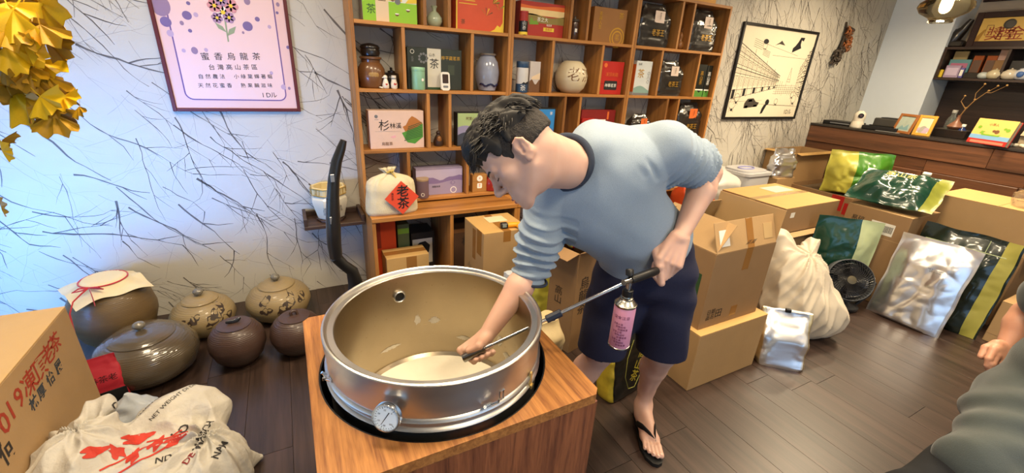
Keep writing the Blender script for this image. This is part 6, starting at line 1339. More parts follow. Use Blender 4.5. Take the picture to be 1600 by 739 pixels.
# dried seed-pod ornament on the wall
oc = PY(1316, 70, YB-.03); t = thing('wall_ornament', 'brown dried leaf and pod ornament hanging near the wall corner', 'ornament', (oc.x, YB-.002, oc.z))
orn = [M_('dry_brown', '6f4220', .7, var=.3), M_('dry_dark', '33271c', .6, var=.3), M_('dry_rust', '8a4f24', .7, var=.3)]
ro = random.Random(3)
def podleaf(b, p, L, w, a, lift, mi):
    vs = []; n = 5
    for i in range(n+1):
        s_ = i/n; hw = w*math.sin(PI*(.08+.9*s_)); cx, cz = p[0]+math.cos(a)*L*s_, p[2]+math.sin(a)*L*s_; y = p[1]-lift*math.sin(PI*s_)-.004*s_
        vs += [(cx-math.sin(a)*hw, y+.004, cz+math.cos(a)*hw), (cx, y-.006, cz), (cx+math.sin(a)*hw, y+.004, cz-math.cos(a)*hw)]
    fs = [];
    for i in range(n): fs += [(3*i, 3*i+1, 3*i+4, 3*i+3), (3*i+1, 3*i+2, 3*i+5, 3*i+4)]
    b.add(vs, fs, mi)
b = MB(); b2_ = MB()
for i in range(90): u = ro.random(); podleaf(b, (ro.uniform(-.03, .05)+.03*u, -.01-ro.uniform(0, .05), .17-.20*u), ro.uniform(.03, .055), ro.uniform(.008, .014), ro.uniform(-2.2, -.9), .02, (0, 2, 0, 1)[i % 4])
for i in range(60): podleaf(b2_, (ro.uniform(-.08, -.01), -.01-ro.uniform(0, .05), ro.uniform(-.15, -.01)), ro.uniform(.03, .06), ro.uniform(.01, .016), ro.uniform(-2.4, -.6), .02, 1)
b.build('upper_leaves', orn, t, smooth=60, kind='stuff'); b2_.build('lower_leaves', orn, t, smooth=60, kind='stuff'); b = MB(); b.tube([(0, 0, .2), (.0, -.03, .1), (-.03, -.03, -.1)], .012, 8); b.build('stem', orn[1], t)
# pendant lamp over the counter
lc = PY(1477, 12, 1.62); t = thing('pendant_lamp', 'smoky glass pendant lamp glowing at the top right', 'lamp', tuple(lc))
smoke = mat('smoky_glass', 'c9b48a', .08, var=0, trans=1, ior=1.15)
b = MB(); S_ = .155; b.lathe([(r*S_, z*S_) for r, z in ((.42, -.62), (.46, -.58), (.42, -.5), (.5, -.42), (.85, -.22), (1.0, .02), (.95, .2), (.72, .38), (.4, .5), (.2, .56), (.12, .62))], 48, cap=False); b.build('glass_shade', smoke, t, smooth=180)
b = MB(); b.lathe([(.002, .56*S_), (.17*S_, .58*S_), (.17*S_, 1.0*S_), (.05*S_, 1.1*S_), (.002, 1.1*S_)], 20); b.build('socket', M_('bronze', '3a2d20', .4, metal=.7), t, smooth=40); b = MB(); b.tube([(0, 0, 1.05*S_), (0, 0, ROOM_H-lc.z)], .004, 6); b.build('cord', ink, t)
b = MB(); b.sphere((0, 0, .12*S_), (.2*S_, .2*S_, .28*S_), 18, 10); b.tube([(0, 0, .4*S_), (0, 0, .6*S_)], .012, 8); b.build('bulb', mat('bulb_glow', (1, .82, .5), .4, var=0, emit=9), t, smooth=180)
pl_ = bpy.data.lights.new('pendant_bulb_light', 'POINT'); pl_.energy = 26; pl_.color = WARM; pl_.shadow_soft_size = .05; po = bpy.data.objects.new('pendant_bulb_light', pl_); COL.objects.link(po); po.parent = t; po.location = (0, 0, -.75*S_)
# dark back panel and hanging cabinet in the niche
cy1 = YC-.004; cy0_ = -.9; cz0, cz1 = PX(1456.5, 124, XR).z, PX(1475.4, 73.4, XR).z
espresso = wood('espresso', '1b1210', '3b2820', 'Y', 1, .4)
t = thing('back_panel', 'dark espresso wall panelling behind the counter, below the hanging cabinet', 'panel', (NX-.001, 0, 0))
yy = cy1; 
b = MB(); b.b2((-.02, cy0_, ZF), (0, cy1, cz0-.005), .001); b.build('panel_board', espresso, t)
t = thing('hanging_cabinet', 'dark open wall cabinet with teapots and packets under the gold plaque', 'cabinet', (XR, 0, cz0)); ch = cz1-cz0; dpt = NX-XR-.002
bw_ = .022
b = MB(); b.b2((.0, cy0_, 0), (dpt, cy1, bw_), .001); b.build('bottom_board', espresso, t); b = MB(); b.b2((.0, cy0_, ch-bw_), (dpt, cy1, ch), .001); b.build('top_board', espresso, t)
b = MB(); b.b2((0, cy1-bw_, bw_), (dpt, cy1, ch-bw_), .001); b.build('side_board', espresso, t); b = MB(); b.b2((dpt-.008, cy0_, bw_), (dpt-.001, cy1-bw_, ch-bw_), .0005); b.build('back_board', espresso, t)
yd = PX(1574, 90, XR+.02).y; b = MB(); b.b2((.02, yd-.01, bw_), (dpt-.008, yd+.01, ch-bw_), .001); b.build('divider', espresso, t)
shz = cz0+bw_+.0004; sx_ = XR+.012
def cabx(px, py, dx=.03): return PX(px, py, XR+dx)
def faceX(name, label, cat, x0, x1, ytop, dx, h, thick, m, lab=None, group=None, z=None):
    a, c = cabx(x0, 118, dx).y, cabx(x1, 118, dx).y; w = abs(a-c); t = thing(name, label, cat, (XR+dx, (a+c)/2, z or shz), -PI/2, group)
    b = MB(); b.b2((-w/2, 0, 0), (w/2, thick, h), .003); b.build('packet_body', m, t); 
    if lab: b = MB(); b.box((0, -.0006, h*.5), (w*.8, .001, h*.6), .0003); b.build('label', lab, t)
    return t
faceX('tea_packet', 'lilac tea packet at the left end of the hanging cabinet', 'packet', 1473, 1496, 0, .03, .11, .04, M_('lilac_pack', 'a892ad', .5), M_('lilac_label', 'c9b7cf', .5))
faceX('tea_packet', 'teal and pink packet behind the lilac one in the hanging cabinet', 'packet', 1475, 1508, 0, .085, .165, .03, M_('teal_pack', '5b8a90', .5), M_('pink_stripe', 'b06a86', .5))
faceX('storage_tin', 'beige board standing at the back of the hanging cabinet', 'board', 1478, 1500, 0, .13, .24, .02, M_('beige_board', '9a875c', .6))
faceX('yellow_bottle', 'tiny yellow bottle at the left end of the hanging cabinet', 'bottle', 1466, 1471, 0, .03, .07, .02, ink_y)
faceX('small_box', 'small white and violet box beside the lilac packet', 'box', 1497, 1503, 0, .03, .09, .03, M_('violet_pack', '6c62a5', .5), ink_w)
cop = M_('copper_foil', '9a5532', .25, metal=.6)
for k, (a, c) in enumerate(((1510, 1526), (1530, 1547))):
    t = faceX('copper_packet', ['glossy copper packet, left of two, in the hanging cabinet', 'glossy copper packet, right of two, in the hanging cabinet'][k], 'packet', a, c, 0, .09, .2, .04, cop, M_('brown_label', '5b4334', .5), 'copper packets')
b0 = faceX('ink_stone', 'black carved dish lying before the copper packets', 'dish', 1505, 1528, 0, .03, .05, .06, black_glaze)
faceX('roll', 'pinkish paper roll standing in the hanging cabinet', 'roll', 1547, 1560, 0, .10, .26, .06, M_('roll_pink', '9d8078', .6)); faceX('brown_packet', 'brown paper packet behind the white teapots', 'packet', 1545, 1567, 0, .07, .16, .03, M_('brown_pack', '7b5b35', .6))
faceX('black_box', 'black box at the right end of the hanging cabinet', 'box', 1571, 1596, 0, .08, .16, .05, M_('box_black', '1b1a1a'))
for k, (px, s_, lab) in enumerate(((1534, .75, 'small pale blue porcelain cup upside down in the hanging cabinet'), (1551, 1.0, 'cream porcelain teapot in the hanging cabinet, left one'), (1575, 1.05, 'plain white porcelain teapot in the hanging cabinet, middle one'), (1597, 1.2, 'white porcelain pot with blue motif at the right end of the hanging cabinet'))):
    c = cabx(px, 122, .045); t = thing('teapot' if k else 'porcelain_cup', lab, 'teapot' if k else 'cup', (XR+.055, c.y, shz)); q = .058*s_
    b = MB(); b.lathe([(.45*q, 0), (.8*q, .15*q), (1.0*q, .6*q), (.9*q, 1.0*q), (.55*q, 1.25*q), (.5*q, 1.3*q), (.001, 1.3*q)], 28); b.build('pot_body', M_('porcelain_%d' % k, ('b9c0bd', 'cbbf9f', 'd0c5b0', 'd3d6de')[k], .2, coat=.5, var=.03), t, smooth=50)
    if k: b = MB(); b.lathe([(.56*q, 1.26*q), (.58*q, 1.32*q), (.3*q, 1.42*q), (.1*q, 1.46*q), (.12*q, 1.56*q), (.001, 1.6*q)], 24); b.build('lid', MATS['porcelain_%d' % k], t, smooth=50); b = MB(); b.tube([(-.2*q, -.8*q, .6*q), (-.4*q, -1.3*q, .8*q), (-.4*q, -1.5*q, 1.1*q)], [.25*q, .16*q, .1*q], 10); b.build('spout', MATS['porcelain_%d' % k], t, smooth=60)
    if k == 3: b = MB(); b.sphere((-.97*q, .1*q, .65*q), (.1*q, .35*q, .35*q), 12, 8); b.build('blue_motif', ink_bl, t, smooth=180)
# gold plaque on the cabinet, second frame above, carved figure
def wallpic(name, label, cat, a, c, d, dx, fm, pm_, fwid=.05, thick=.03, zb=None):
    """framed board facing -X: a = lower left pixel, c = lower right pixel, d = upper left pixel"""
    A, C_, D_ = PX(*a, XR+dx), PX(*c, XR+dx), PX(*d, XR+dx); w = A.y-C_.y; z0 = zb if zb else A.z; h = D_.z-z0
    t = thing(name, label, cat, (XR+dx, (A.y+C_.y)/2, z0), -PI/2)
    for nm, p, q in (('frame_side', (-w/2, 0, 0), (-w/2+fwid, thick, h)), ('frame_side', (w/2-fwid, 0, 0), (w/2, thick, h)), ('frame_rail', (-w/2+fwid, 0, 0), (w/2-fwid, thick, fwid)), ('frame_rail', (-w/2+fwid, 0, h-fwid), (w/2-fwid, thick, h))): b = MB(); b.b2(p, q, .004); b.build(nm, fm, t)
    b = MB(); b.b2((-w/2+fwid, .01, fwid), (w/2-fwid, thick, h-fwid), .0005); b.build('panel', pm_, t); return t, w, h
gold = mat('gold_panel', 'd2ae5a', .45, metal=.1, var=.15, scale=3); dkr = M_('dark_red_wood', '2c1511', .4)
t, w, h = wallpic('award_plaque', 'gold award plaque in a dark frame standing on the hanging cabinet', 'plaque', (1508, 70.5), (1660, 69), (1524, 20), .07, dkr, gold, .05, .035, zb=cz1+.0008)
xl = -w/2
sealm = M_('seal_grey', '4b4842', .5)
def plx(px, py): q = PX(px, py, XR+.07); return (t.location.y-q.y, q.z-t.location.z)
for (px, py, ch, sz) in ((1553, 54, '獎', .12), (1570, 53, '牌', .12), (1586, 53, '金', .12)): p = plx(px, py); text(ch, sz, M_('plaque_red', '8a2a1a', .5, var=0), t, (p[0], .0085, p[1]), FRONT)
p = plx(1578, 37); b = MB(); b.lathe([(.038, 0), (.040, .004), (.032, .008), (.029, .004), (.001, .005)], 32, T=Matrix.Translation((p[0], .0095, p[1])) @ Matrix.Rotation(PI/2, 4, 'X')); b.build('medallion', sealm, t, smooth=40)
p = plx(1545, 47); b = MB(); rs = rect(.045, .085); vs = [(x+p[0], .0092, z+p[1]) for x, z in rs]+[(x*.85+p[0], .0092, z*.9+p[1]) for x, z in rs]; b.add(vs, [(i, (i+1) % 4, 4+(i+1) % 4, 4+i) for i in range(4)]); b.build('seal_mark', ink_br, t)
b = MB(); b.prism([(xl+.05, .05), (xl+.075, .05), (xl+.10, .15), (xl+.085, h*.5), (xl+.05, h*.3)], 0, .0008); b.build('bamboo_print', M_('bamboo_tan', '9d7428', .5), t, loc=(0, .0095, 0), rot=FRONT)
t, w, h = wallpic('framed_board', 'dark red frame hanging above the plaque at the top right corner', 'picture', (1535, 3.5), (1660, -3), (1532, -45), NX-XR-.04, dkr, M_('dark_red_panel', '5b2a1c', .5), .04, .03)
c = PX(1497, 60, XR+.07); t = thing('wood_carving', 'black carved wooden figure beside the gold plaque', 'carving', (XR+.09, c.y+.02, cz1+.0008)); b = MB(); b.box((0, .0, .03), (.09, .15, .06), .012); b.tube([(0, .02, .05), (0, .0, .12), (0, -.03, .16), (0, -.06, .24)], [.045, .05, .035, .02], 10); b.tube([(0, -.02, .12), (0, .06, .15), (0, .08, .19)], [.03, .025, .012], 8); b.build('carved_body', black_glaze, t, smooth=50)
# ---- things on the counter
cz = CT+.0006
def cpt(px, py): return PZ(px, py, CT)
bkp = MATS['black_plastic']
p = cpt(1306, 195); t = thing('set_top_box', 'flat black box at the far end of the counter', 'device', (p.x+.1, p.y, cz)); b = MB(); b.b2((-.1, -.17, 0), (.1, .13, .035), .004); b.build('case', bkp, t); b = MB(); b.b2((-.102, -.12, .012), (-.0995, .06, .022), .0005); b.build('front_strip', ink_gy, t)
p = cpt(1336, 199); t = thing('security_camera', 'white round-headed indoor camera on the counter', 'camera', (p.x+.02, p.y, cz)); b = MB(); b.lathe([(.055, 0), (.058, .01), (.05, .04), (.042, .07)], 24); b.tube([(0, 0, .06), (0, 0, .10), (0, 0, .13), (0, 0, .155)], [.045, .048, .044, .02], 20); b.build('housing', M_('camera_white', 'cfc8b8', .4, var=.02), t, smooth=60); d = V((-.82, -.55, -.05)).normalized(); b = MB(); b.tube([V((0, 0, .115))+d*.03, V((0, 0, .115))+d*.052], .022, 18); b.build('lens', bkp, t, smooth=40)
b = MB(); b.tube([V((0, 0, .115))+d*.0525, V((0, 0, .115))+d*.055], .01, 14); b.build('lens_glass', M_('lens_brown', '4a2c1c', .1), t)
p = cpt(1372, 204); t = thing('tablet_terminal', 'black payment terminal lying on the counter', 'device', (4.97, p.y, cz)); b = MB(); b.b2((-.07, -.14, 0), (.09, .14, .035), .006); b.build('case', bkp, t); b = MB(); b.box((.02, 0, .04), (.1, .2, .008), .002); b.build('screen', M_('screen_black', '09090b', .1, var=0), t)
p = cpt(1358, 207); t = thing('paper_sheet', 'grey leaflet lying flat on the counter by the camera', 'paper', (4.92, p.y, cz), .1); b = MB(); b.b2((-.035, -.09, 0), (.035, .09, .002), .0005); b.build('sheet', M_('leaflet_grey', '9a9a98', .4), t)
p = cpt(1395, 203); t = thing('card_printer', 'dark grey printer box behind the first photo frame', 'device', (5.2, p.y-.02, cz)); b = MB(); b.b2((-.09, -.16, 0), (.09, .16, .10), .008); b.build('case', M_('dark_case', '3a3835', .4), t); b = MB(); b.b2((-.06, -.12, .1005), (.06, .12, .108), .002); b.build('tray', bkp, t)
def photo(name, label, bl, br, tl, fm, pmat, extra):
    A, B_ = cpt(*bl), cpt(*br); mid = (A+B_)/2; ang = math.atan2(B_.y-A.y, B_.x-A.x); w = (B_-A).length; h = zup(*tl, A)-CT
    t = thing(name, label, 'photo frame', (mid.x, mid.y, cz+.002), (0, 0, ang)); g = math.radians(-14); T_ = Matrix.Rotation(g, 4, 'X'); f_ = .022; h = h/math.cos(g)
    for nm, p_, q_ in (('frame_side', (-w/2, 0, 0), (-w/2+f_, .012, h)), ('frame_side', (w/2-f_, 0, 0), (w/2, .012, h)), ('frame_rail', (-w/2+f_, 0, 0), (w/2-f_, .012, f_)), ('frame_rail', (-w/2+f_, 0, h-f_), (w/2-f_, .012, h))): b = MB(); b.b2(p_, q_, .002, T=T_); b.build(nm, fm, t)
    b = MB(); b.b2((-w/2+f_, .005, f_), (w/2-f_, .010, h-f_), .0003, T=T_); b.build('picture', pmat, t)
    b = MB(); b.b2((-.02, .02, 0), (.02, .026, h*.7), .001, T=Matrix.Translation((0, .02+h*.2, 0)) @ Matrix.Rotation(math.radians(18), 4, 'X')); b.build('easel_back', bkp, t)
    return t, w, h, T_
t, w, h, T_ = photo('photo_frame', 'brown wooden photo frame with pale landscape, left of two on the counter', (1391, 206), (1419, 210.5), (1404, 177), M_('frame_brown', '8a5426', .45), M_('photo_pale', '9aa59a', .3, var=.25, scale=20), 0)
b = MB(); b.prism([(-w*.28, h*.2), (-w*.1, h*.42), (w*.02, h*.3), (w*.2, h*.5), (w*.28, h*.2)], 0, .0006, T=T_ @ Matrix.Translation((0, .0046, 0)) @ Matrix.Rotation(PI/2, 4, 'X')); b.build('photo_print', M_('photo_hill', '6f8f93', .4, var=.2), t)
t, w, h, T_ = photo('photo_frame', 'yellow wooden photo frame with a pastel picture, right of two on the counter', (1423, 210.5), (1451, 214), (1439, 180), M_('frame_yellow', 'c08a2e', .45), M_('photo_cream', 'cbbd9c', .4, var=.15, scale=25), 0)
for k, (x, z, r) in enumerate(((-.03, .07, .02), (.0, .085, .022), (.03, .07, .02), (-.015, .05, .018), (.02, .045, .018))): b = MB(); b.prism(disc(r, 14, x*w*6, z*h*4.2), 0, .0006+.0001*k, T=T_ @ Matrix.Translation((0, .0046, 0)) @ Matrix.Rotation(PI/2, 4, 'X')); b.build('photo_print', (M_('pastel_violet', 'a48fa0', .5), M_('pastel_grey', '8f8a80', .5))[k % 2], t)
p = cpt(1474, 213); t = thing('glass_bottle', 'clear glass bottle with dark sprigs inside on the counter', 'bottle', (p.x+.03, p.y, cz))
gls = mat('bottle_glass', 'cfd6cf', .08, var=0, trans=.85, alpha=.5); b = MB(); b.lathe([(.03, 0), (.034, .004), (.034, .13), (.026, .16), (.016, .175), (.016, .2)], 24, cap=False); b.build('glass_wall', gls, t, smooth=50); b = MB(); b.lathe([(.018, .2), (.019, .202), (.019, .225), (.001, .225)], 18); b.build('cap', M_('cap_grey', 'a3a199', .4), t, smooth=40)
b = MB(); 
for k in range(7): b.tube([(ro.uniform(-.01, .01), ro.uniform(-.01, .01), .01), (ro.uniform(-.02, .02), ro.uniform(-.02, .02), .10), (ro.uniform(-.012, .012), ro.uniform(-.012, .012), .16)], [.004, .009, .003], 6)
b.build('sprigs', M_('sprig_dark', '38433a', .7, var=.3), t, smooth=60, kind='stuff'); b = MB(); b.lathe([(.0345, .01), (.0348, .012), (.0348, .05), (.0345, .052)], 24, cap=False); b.build('label', M_('olive_label', '6f7a52', .5), t)
p = cpt(1485, 216); t = thing('blue_bottle', 'small dark blue bottle beside the glass bottle', 'bottle', (p.x+.07, p.y-.03, cz)); b = MB(); b.lathe([(.024, 0), (.026, .003), (.026, .075), (.012, .09), (.012, .1)], 20); b.build('bottle_body', M_('blue_glass', '20305f', .15, coat=.5), t, smooth=50); b = MB(); b.lathe([(.014, .1), (.014, .12), (.001, .12)], 16); b.build('cap', ink_w, t)
p = cpt(1455, 209); t = thing('blue_spray_bottle', 'small white and blue bottle behind the yellow photo frame', 'bottle', (5.22, p.y, cz)); b = MB(); b.lathe([(.03, 0), (.032, .003), (.032, .07), (.02, .085)], 20); b.build('bottle_body', M_('pale_grey_body', 'a8a698', .4), t, smooth=50); b = MB(); b.lathe([(.018, .085), (.02, .09), (.02, .14), (.012, .15), (.001, .15)], 18); b.build('cap', ink_bl, t, smooth=50)
p = PX(1496, 209, XR-.45); t = thing('bud_vase', 'brown bud vase with a dried twig on a black stand', 'vase', (CX+.30, p.y, cz+.07)); c0 = V(t.location)
b = MB(); b.lathe([(.02, 0), (.045, .006), (.055, .022), (.04, .045), (.014, .075), (.011, .11), (.014, .118), (.010, .116), (.001, .11)], 28); b.build('vase_body', M_('copper_clay', '77503c', .4), t, smooth=60)
tws = [(0, 0, .1), (-.003, -.02, .17), (.0, -.05, .24), (.0, -.10, .31), (.0, -.15, .36)]
b = MB(); b.tube(tws, [.005, .005, .004, .003, .0015], 6); b.tube([tws[1], (0, .03, .23), (0, .02, .27)], [.004, .003, .002], 6); b.tube([tws[2], (0, -.04, .3), (0, -.07, .37)], [.003, .003, .0015], 6); b.tube([tws[3], (0, -.13, .31), (0, -.2, .37)], [.003, .002, .001], 6); b.build('twig', M_('dry_twig', '7a5a32', .8), t, smooth=60)
b = MB()
for q in ((0, .02, .275), (0, -.07, .375), (0, -.15, .365), (0, -.2, .372), (0, -.05, .25), (0, -.11, .325), (0, -.02, .18)): b.sphere(q, (.005, .008, .008), 8, 6)
b.build('buds', M_('dry_bud', '8a6a3c', .8), t, smooth=180, kind='stuff')
tt = thing('vase_stand', 'black lacquer box carrying the brown bud vase', 'stand', (CX+.30, p.y, cz)); b = MB(); b.b2((-.08, -.11, 0), (.08, .11, .069), .004); b.build('box_body', black_glaze, tt); b = MB(); b.box((0, 0, .0685), (.14, .2, .0012), .0003); b.build('inlay', M_('inlay_grey', '4a443c', .3), tt)
# picture book
A, B_ = cpt(1508, 222), cpt(1568, 231); w = (B_-A).length; ang = math.atan2(B_.y-A.y, B_.x-A.x); h = zup(1524, 184, A)-CT
t = thing('picture_book', 'upright picture book with yellow, blue and red cover on the counter', 'book', ((A.x+B_.x)/2+.01, (A.y+B_.y)/2, cz+.004), (-.2, 0, ang))
b = MB(); b.b2((-w/2, 0, 0), (w/2, .003, h), .001); b.b2((-w/2, .036, 0), (w/2, .039, h), .001); b.build('cover', M_('cover_red', 'a3241f', .4), t); b = MB(); b.b2((-w/2+.004, .0035, .003), (w/2-.004, .0355, h-.004), .0005); b.build('pages', M_('pages_cream', 'cfc2a4', .8), t)
for poly_, m_, l in ((R01(0, .33, 1, 1), M_('cover_yellow', 'd9ac5e', .5, var=.05), 1), (R01(0, .19, 1, .36), M_('cover_blue', '6f9bc0', .5, var=.05), 2), (R01(0, 0, 1, .19), M_('cover_red', 'a3241f'), 2), (R01(.08, .03, .93, .13), M_('cover_pinkish', 'c9705a', .5), 3), ([(.28, .34), (.72, .34), (.76, .42), (.66, .40), (.36, .40), (.24, .44)], ink_gr, 3), ([(.2, .40), (.3, .42), (.34, .5), (.24, .52)], ink_gr, 4), (circ(.62, .52, .06, w, h), ink_br, 3), (circ(.54, .54, .04, w, h), ink_br, 3), (circ(.14, .65, .05, w, h), ink_gr, 3), (circ(.86, .62, .055, w, h), ink_gr, 3), (circ(.78, .66, .04, w, h), ink_gr, 3)): prt(t, w, h, poly_, m_, l)
txt(t, w, h, '小茶人', .46, .78, .11, ink_br, 5)
p = cpt(1590, 234); t = thing('shell_tray', 'row of white shells at the right end of the counter', 'shells', (4.91, p.y, cz)); b = MB(); b.b2((-.05, -.13, 0), (.05, .13, .006), .001); b.build('tray', espresso, t)
for k in range(9): b = MB(); b.sphere((ro.uniform(-.03, .03), -.11+.027*k, .02), (.016, .018, .014), 10, 7); b.build('shell', M_('shell_white', 'cfc5ae', .5), t, smooth=180)
p = cpt(1598, 231); t = thing('clay_house', 'small beige clay house figure at the right edge of the counter', 'figurine', (5.02, p.y-.02, cz)); b = MB(); b.b2((-.04, -.05, 0), (.04, .05, .09), .004); b.prism([(-.06, .09), (.06, .09), (0, .15)], -.05, .05, T=Matrix.Rotation(PI/2, 4, 'X')); b.build('house_body', M_('beige_clay', 'a8977a', .6), t)

to_metres(_m)
# ================================================================== CARTONS, SACKS AND BAGS ON THE FLOOR
lab_w = M_('shipping_label', 'd6d2c8', .5, var=.02); foil = mat('silver_foil', 'e2e2e4', .3, .92, var=.03); foilg = mat('silver_foil_warm', 'd2c5a4', .3, .9, var=.05)
def carton(name, label, x0, x1, y0, y1, z0, z1, m, rot=0, flaps='closed', tape=None, group=None, mtop=None, split='X'):
    """cardboard carton standing square in the room; closed flaps meet over the middle"""
    w, d, h = x1-x0, y1-y0, z1-z0; t = thing(name, label, 'carton', ((x0+x1)/2, (y0+y1)/2, z0+.0004), rot, group)
    if flaps == 'closed':
        b = MB(); b.b2((-w/2, -d/2, 0), (w/2, d/2, h-.0045), .003); b.build('carton_body', m, t); mt = mtop or m
        for s_ in (-1, 1):
            b = MB()
            if split == 'X': b.b2((-w/2, s_*d/2, h-.004), (w/2, s_*.0012, h), .0012)
            else: b.b2((s_*w/2, -d/2, h-.004), (s_*.0012, d/2, h), .0012)
            b.build('flap', mt, t)
        if tape:
            b = MB()
            if split == 'X': b.b2((-w/2-.0006, -.025, h+.0001), (w/2+.0006, .025, h+.0007), .0002)
            else: b.b2((-.025, -d/2-.0006, h+.0001), (.025, d/2+.0006, h+.0007), .0002)
            b.build('tape', tape, t)
            for s_ in (-1, 1):
                b = MB()
                if split == 'X': b.b2((s_*(w/2+.0006), -.025, h-.07), (s_*(w/2), .025, h), .0002)
                else: b.b2((-.025, s_*(d/2+.0006), h-.07), (.025, s_*(d/2), h), .0002)
                b.build('tape', tape, t)
    else:
        th = .005
        for nm, a, c in (('wall_panel', (-w/2, -d/2, 0), (w/2, -d/2+th, h)), ('wall_panel', (-w/2, d/2-th, 0), (w/2, d/2, h)), ('wall_panel', (-w/2, -d/2+th, 0), (-w/2+th, d/2-th, h)), ('wall_panel', (w/2-th, -d/2+th, 0), (w/2, d/2-th, h)), ('bottom_panel', (-w/2+th, -d/2+th, 0), (w/2-th, d/2-th, th))): b = MB(); b.b2(a, c, .0015); b.build(nm, m, t)
        mi_ = mtop or m; fl_ = flaps
        for side, L, ang in fl_:           # ang 0 = flap upright, 90 = folded flat outwards
            a = math.radians(ang); b = MB()
            if side in 'fb': b.b2((-w/2+.004, -.002, 0), (w/2-.004, .002, L), .001); s_ = -1 if side == 'f' else 1; o = b.build('flap', mi_, t, loc=(0, s_*(d/2-.002), h+.001), rot=(-s_*a, 0, 0))
            else: b.b2((-.002, -d/2+.004, 0), (.002, d/2-.004, L), .001); s_ = -1 if side == 'l' else 1; o = b.build('flap', mi_, t, loc=(s_*(w/2-.002), 0, h+.001), rot=(0, s_*a, 0))
    return t, w, d, h
def stick(t, w, h, x, z, sw, sh, m, y, name='label', lvl=1):
    b = MB(); b.box((x, y-.0004*lvl, z), (sw, .0006, sh), .0001); return b.build(name, m, t)
# carton with the infrared thermometer, by the base cabinet
zt = .63; A, B_, C_ = PZ(756, 366, zt), PZ(828, 357, zt), PZ(728.8, 340, zt)
t, w, d, h = carton('carton', 'tan carton behind the drum with yellow thermometer gun lying on top', A.x, A.x+.31, A.y, A.y+.31, 0, zt, cardb, tape=tape_m, split='Y', mtop=cardy)
b = MB(); b.b2((-w/2-.0007, -d/2+.03, h-.16), (-w/2, -d/2+.1, h), .0002); b.build('tape', tape_m, t); b = MB(); b.b2((-w/2-.0007, -d/2+.12, h-.22), (-w/2, -d/2+.17, h-.02), .0002); b.build('tape', tape_m, t)
text('小心', .06, ink, t, (-w/2-.001, .06, h-.33), (PI/2, 0, -PI/2), vertical=True); text('茶', .07, ink_br, t, (-w/2-.001, -d/2+.04, h-.33), (PI/2, 0, -PI/2))
stick(t, w, h, 0, 0, 0, 0, lab_w, 0) if False else None
b = MB(); b.box((.02, .06, h+.0012), (.13, .10, .001), .0002); b.build('paper_label', M_('paper_pale', 'd2c3a0', .7), t)
p = PZ(800, 352, zt+.015); tg = thing('thermometer_gun', 'yellow and black infrared thermometer gun lying on the tan carton', 'thermometer', (p.x, p.y, zt+.0008), (0, 0, -.12))
ym = M_('tool_yellow', 'dd9418', .4); b = MB(); b.tube([(-.03, 0, .017), (.02, 0, .018), (.05, -.002, .017), (.07, -.004, .016)], [.017, .017, .015, .012], 12); b.build('tool_body', ym, tg, smooth=60); b = MB(); b.box((-.052, 0, .018), (.045, .036, .034), .006); b.build('display_head', bkp, tg); b = MB(); b.box((-.054, -.0185, .02), (.026, .001, .018), .0003); b.build('display', M_('lcd_grey', '7d8a86', .3), tg); b = MB(); b.tube([(.03, -.005, .016), (.045, -.06, .013), (.05, -.075, .012)], [.014, .014, .01], 10); b.build('handle', ym, tg, smooth=60)
# ---- bags and carton behind the man
def floorbag(name, label, cat, px, py, w, d, h, mats, rot=0, tilt=0, z=0, Y=None, **k):
    P = PZ(px, py, z) if Y is None else V((PY(px, py, Y).x, Y, z)); t = thing(name, label, cat, (P.x, P.y, z+.0006), (tilt, 0, rot)); bag(t, 'bag_body', w, d, h, mats if not isinstance(mats, list) else None, mats=mats if isinstance(mats, list) else None, **k); return t
brbox, w, d, h = carton('carton', 'tall narrow brown carton with brush writing, directly behind the man', 1.27, 1.46, 1.66, 1.86, 0, .64, cardd, flaps=(('f', .09, 60), ('b', .09, 20), ('l', .1, 100), ('r', .1, 30)), rot=.25)
text('烏龍茶', .085, ink, brbox, (-.02, -d/2-.0012, .36), (PI/2, 0, 0), vertical=True); text('高山', .06, ink, brbox, (-w/2-.0012, .02, .34), (PI/2, 0, -PI/2), vertical=True)
yel = M_('yellow_film', 'c2bb4a', .3, var=.1, coat=.3); grn = M_('green_film', '2f6b2d', .3, coat=.3); redf = M_('red_film', 'a3161a', .25, coat=.3)
t = floorbag('tea_sack', 'yellow-green plastic tea sack standing behind the man', 'tea bag', 868, 300, .26, .15, .66, [yel, yel], Y=2.03, top=.75, topw=.9, amp=.01, f=11); b = MB(); b.b2((-.09, -.082, .42), (.11, -.078, .52), .001); b.build('green_print', grn, t)
t = thing('tea_sack', 'red and yellow glossy tea bag lying on top behind the man', 'tea bag', (PY(902, 388, 1.82).x, 1.82, .65), (.5, 0, .2)); bag(t, 'bag_body', .24, .12, .2, None, mats=[redf, yel], top=.6, topw=.9, amp=.012, f=14)
t = floorbag('foil_bag', 'dark brown foil bag squeezed behind the drum', 'bag', 830, 300, .12, .12, .46, M_('dark_brown_foil', '3a3026', .25, coat=.5, var=.3), Y=1.47, top=.6, topw=.8, amp=.014, f=14)
t = floorbag('paper_sack', 'cream paper sack standing between drum and man', 'sack', 866, 300, .17, .2, .42, M_('cream_paper', 'b3a078', .65, var=.1, bump=.2, bscale=30), Y=1.48, rot=.1, top=.8, topw=.85, amp=.012, f=10, topd=.5)
t = floorbag('plastic_bag', 'clear crinkled plastic bag beside the tan carton', 'plastic bag', 806, 300, .14, .12, .56, cpl, Y=1.72, top=.6, topw=.4, amp=.016, f=13, topd=.5)
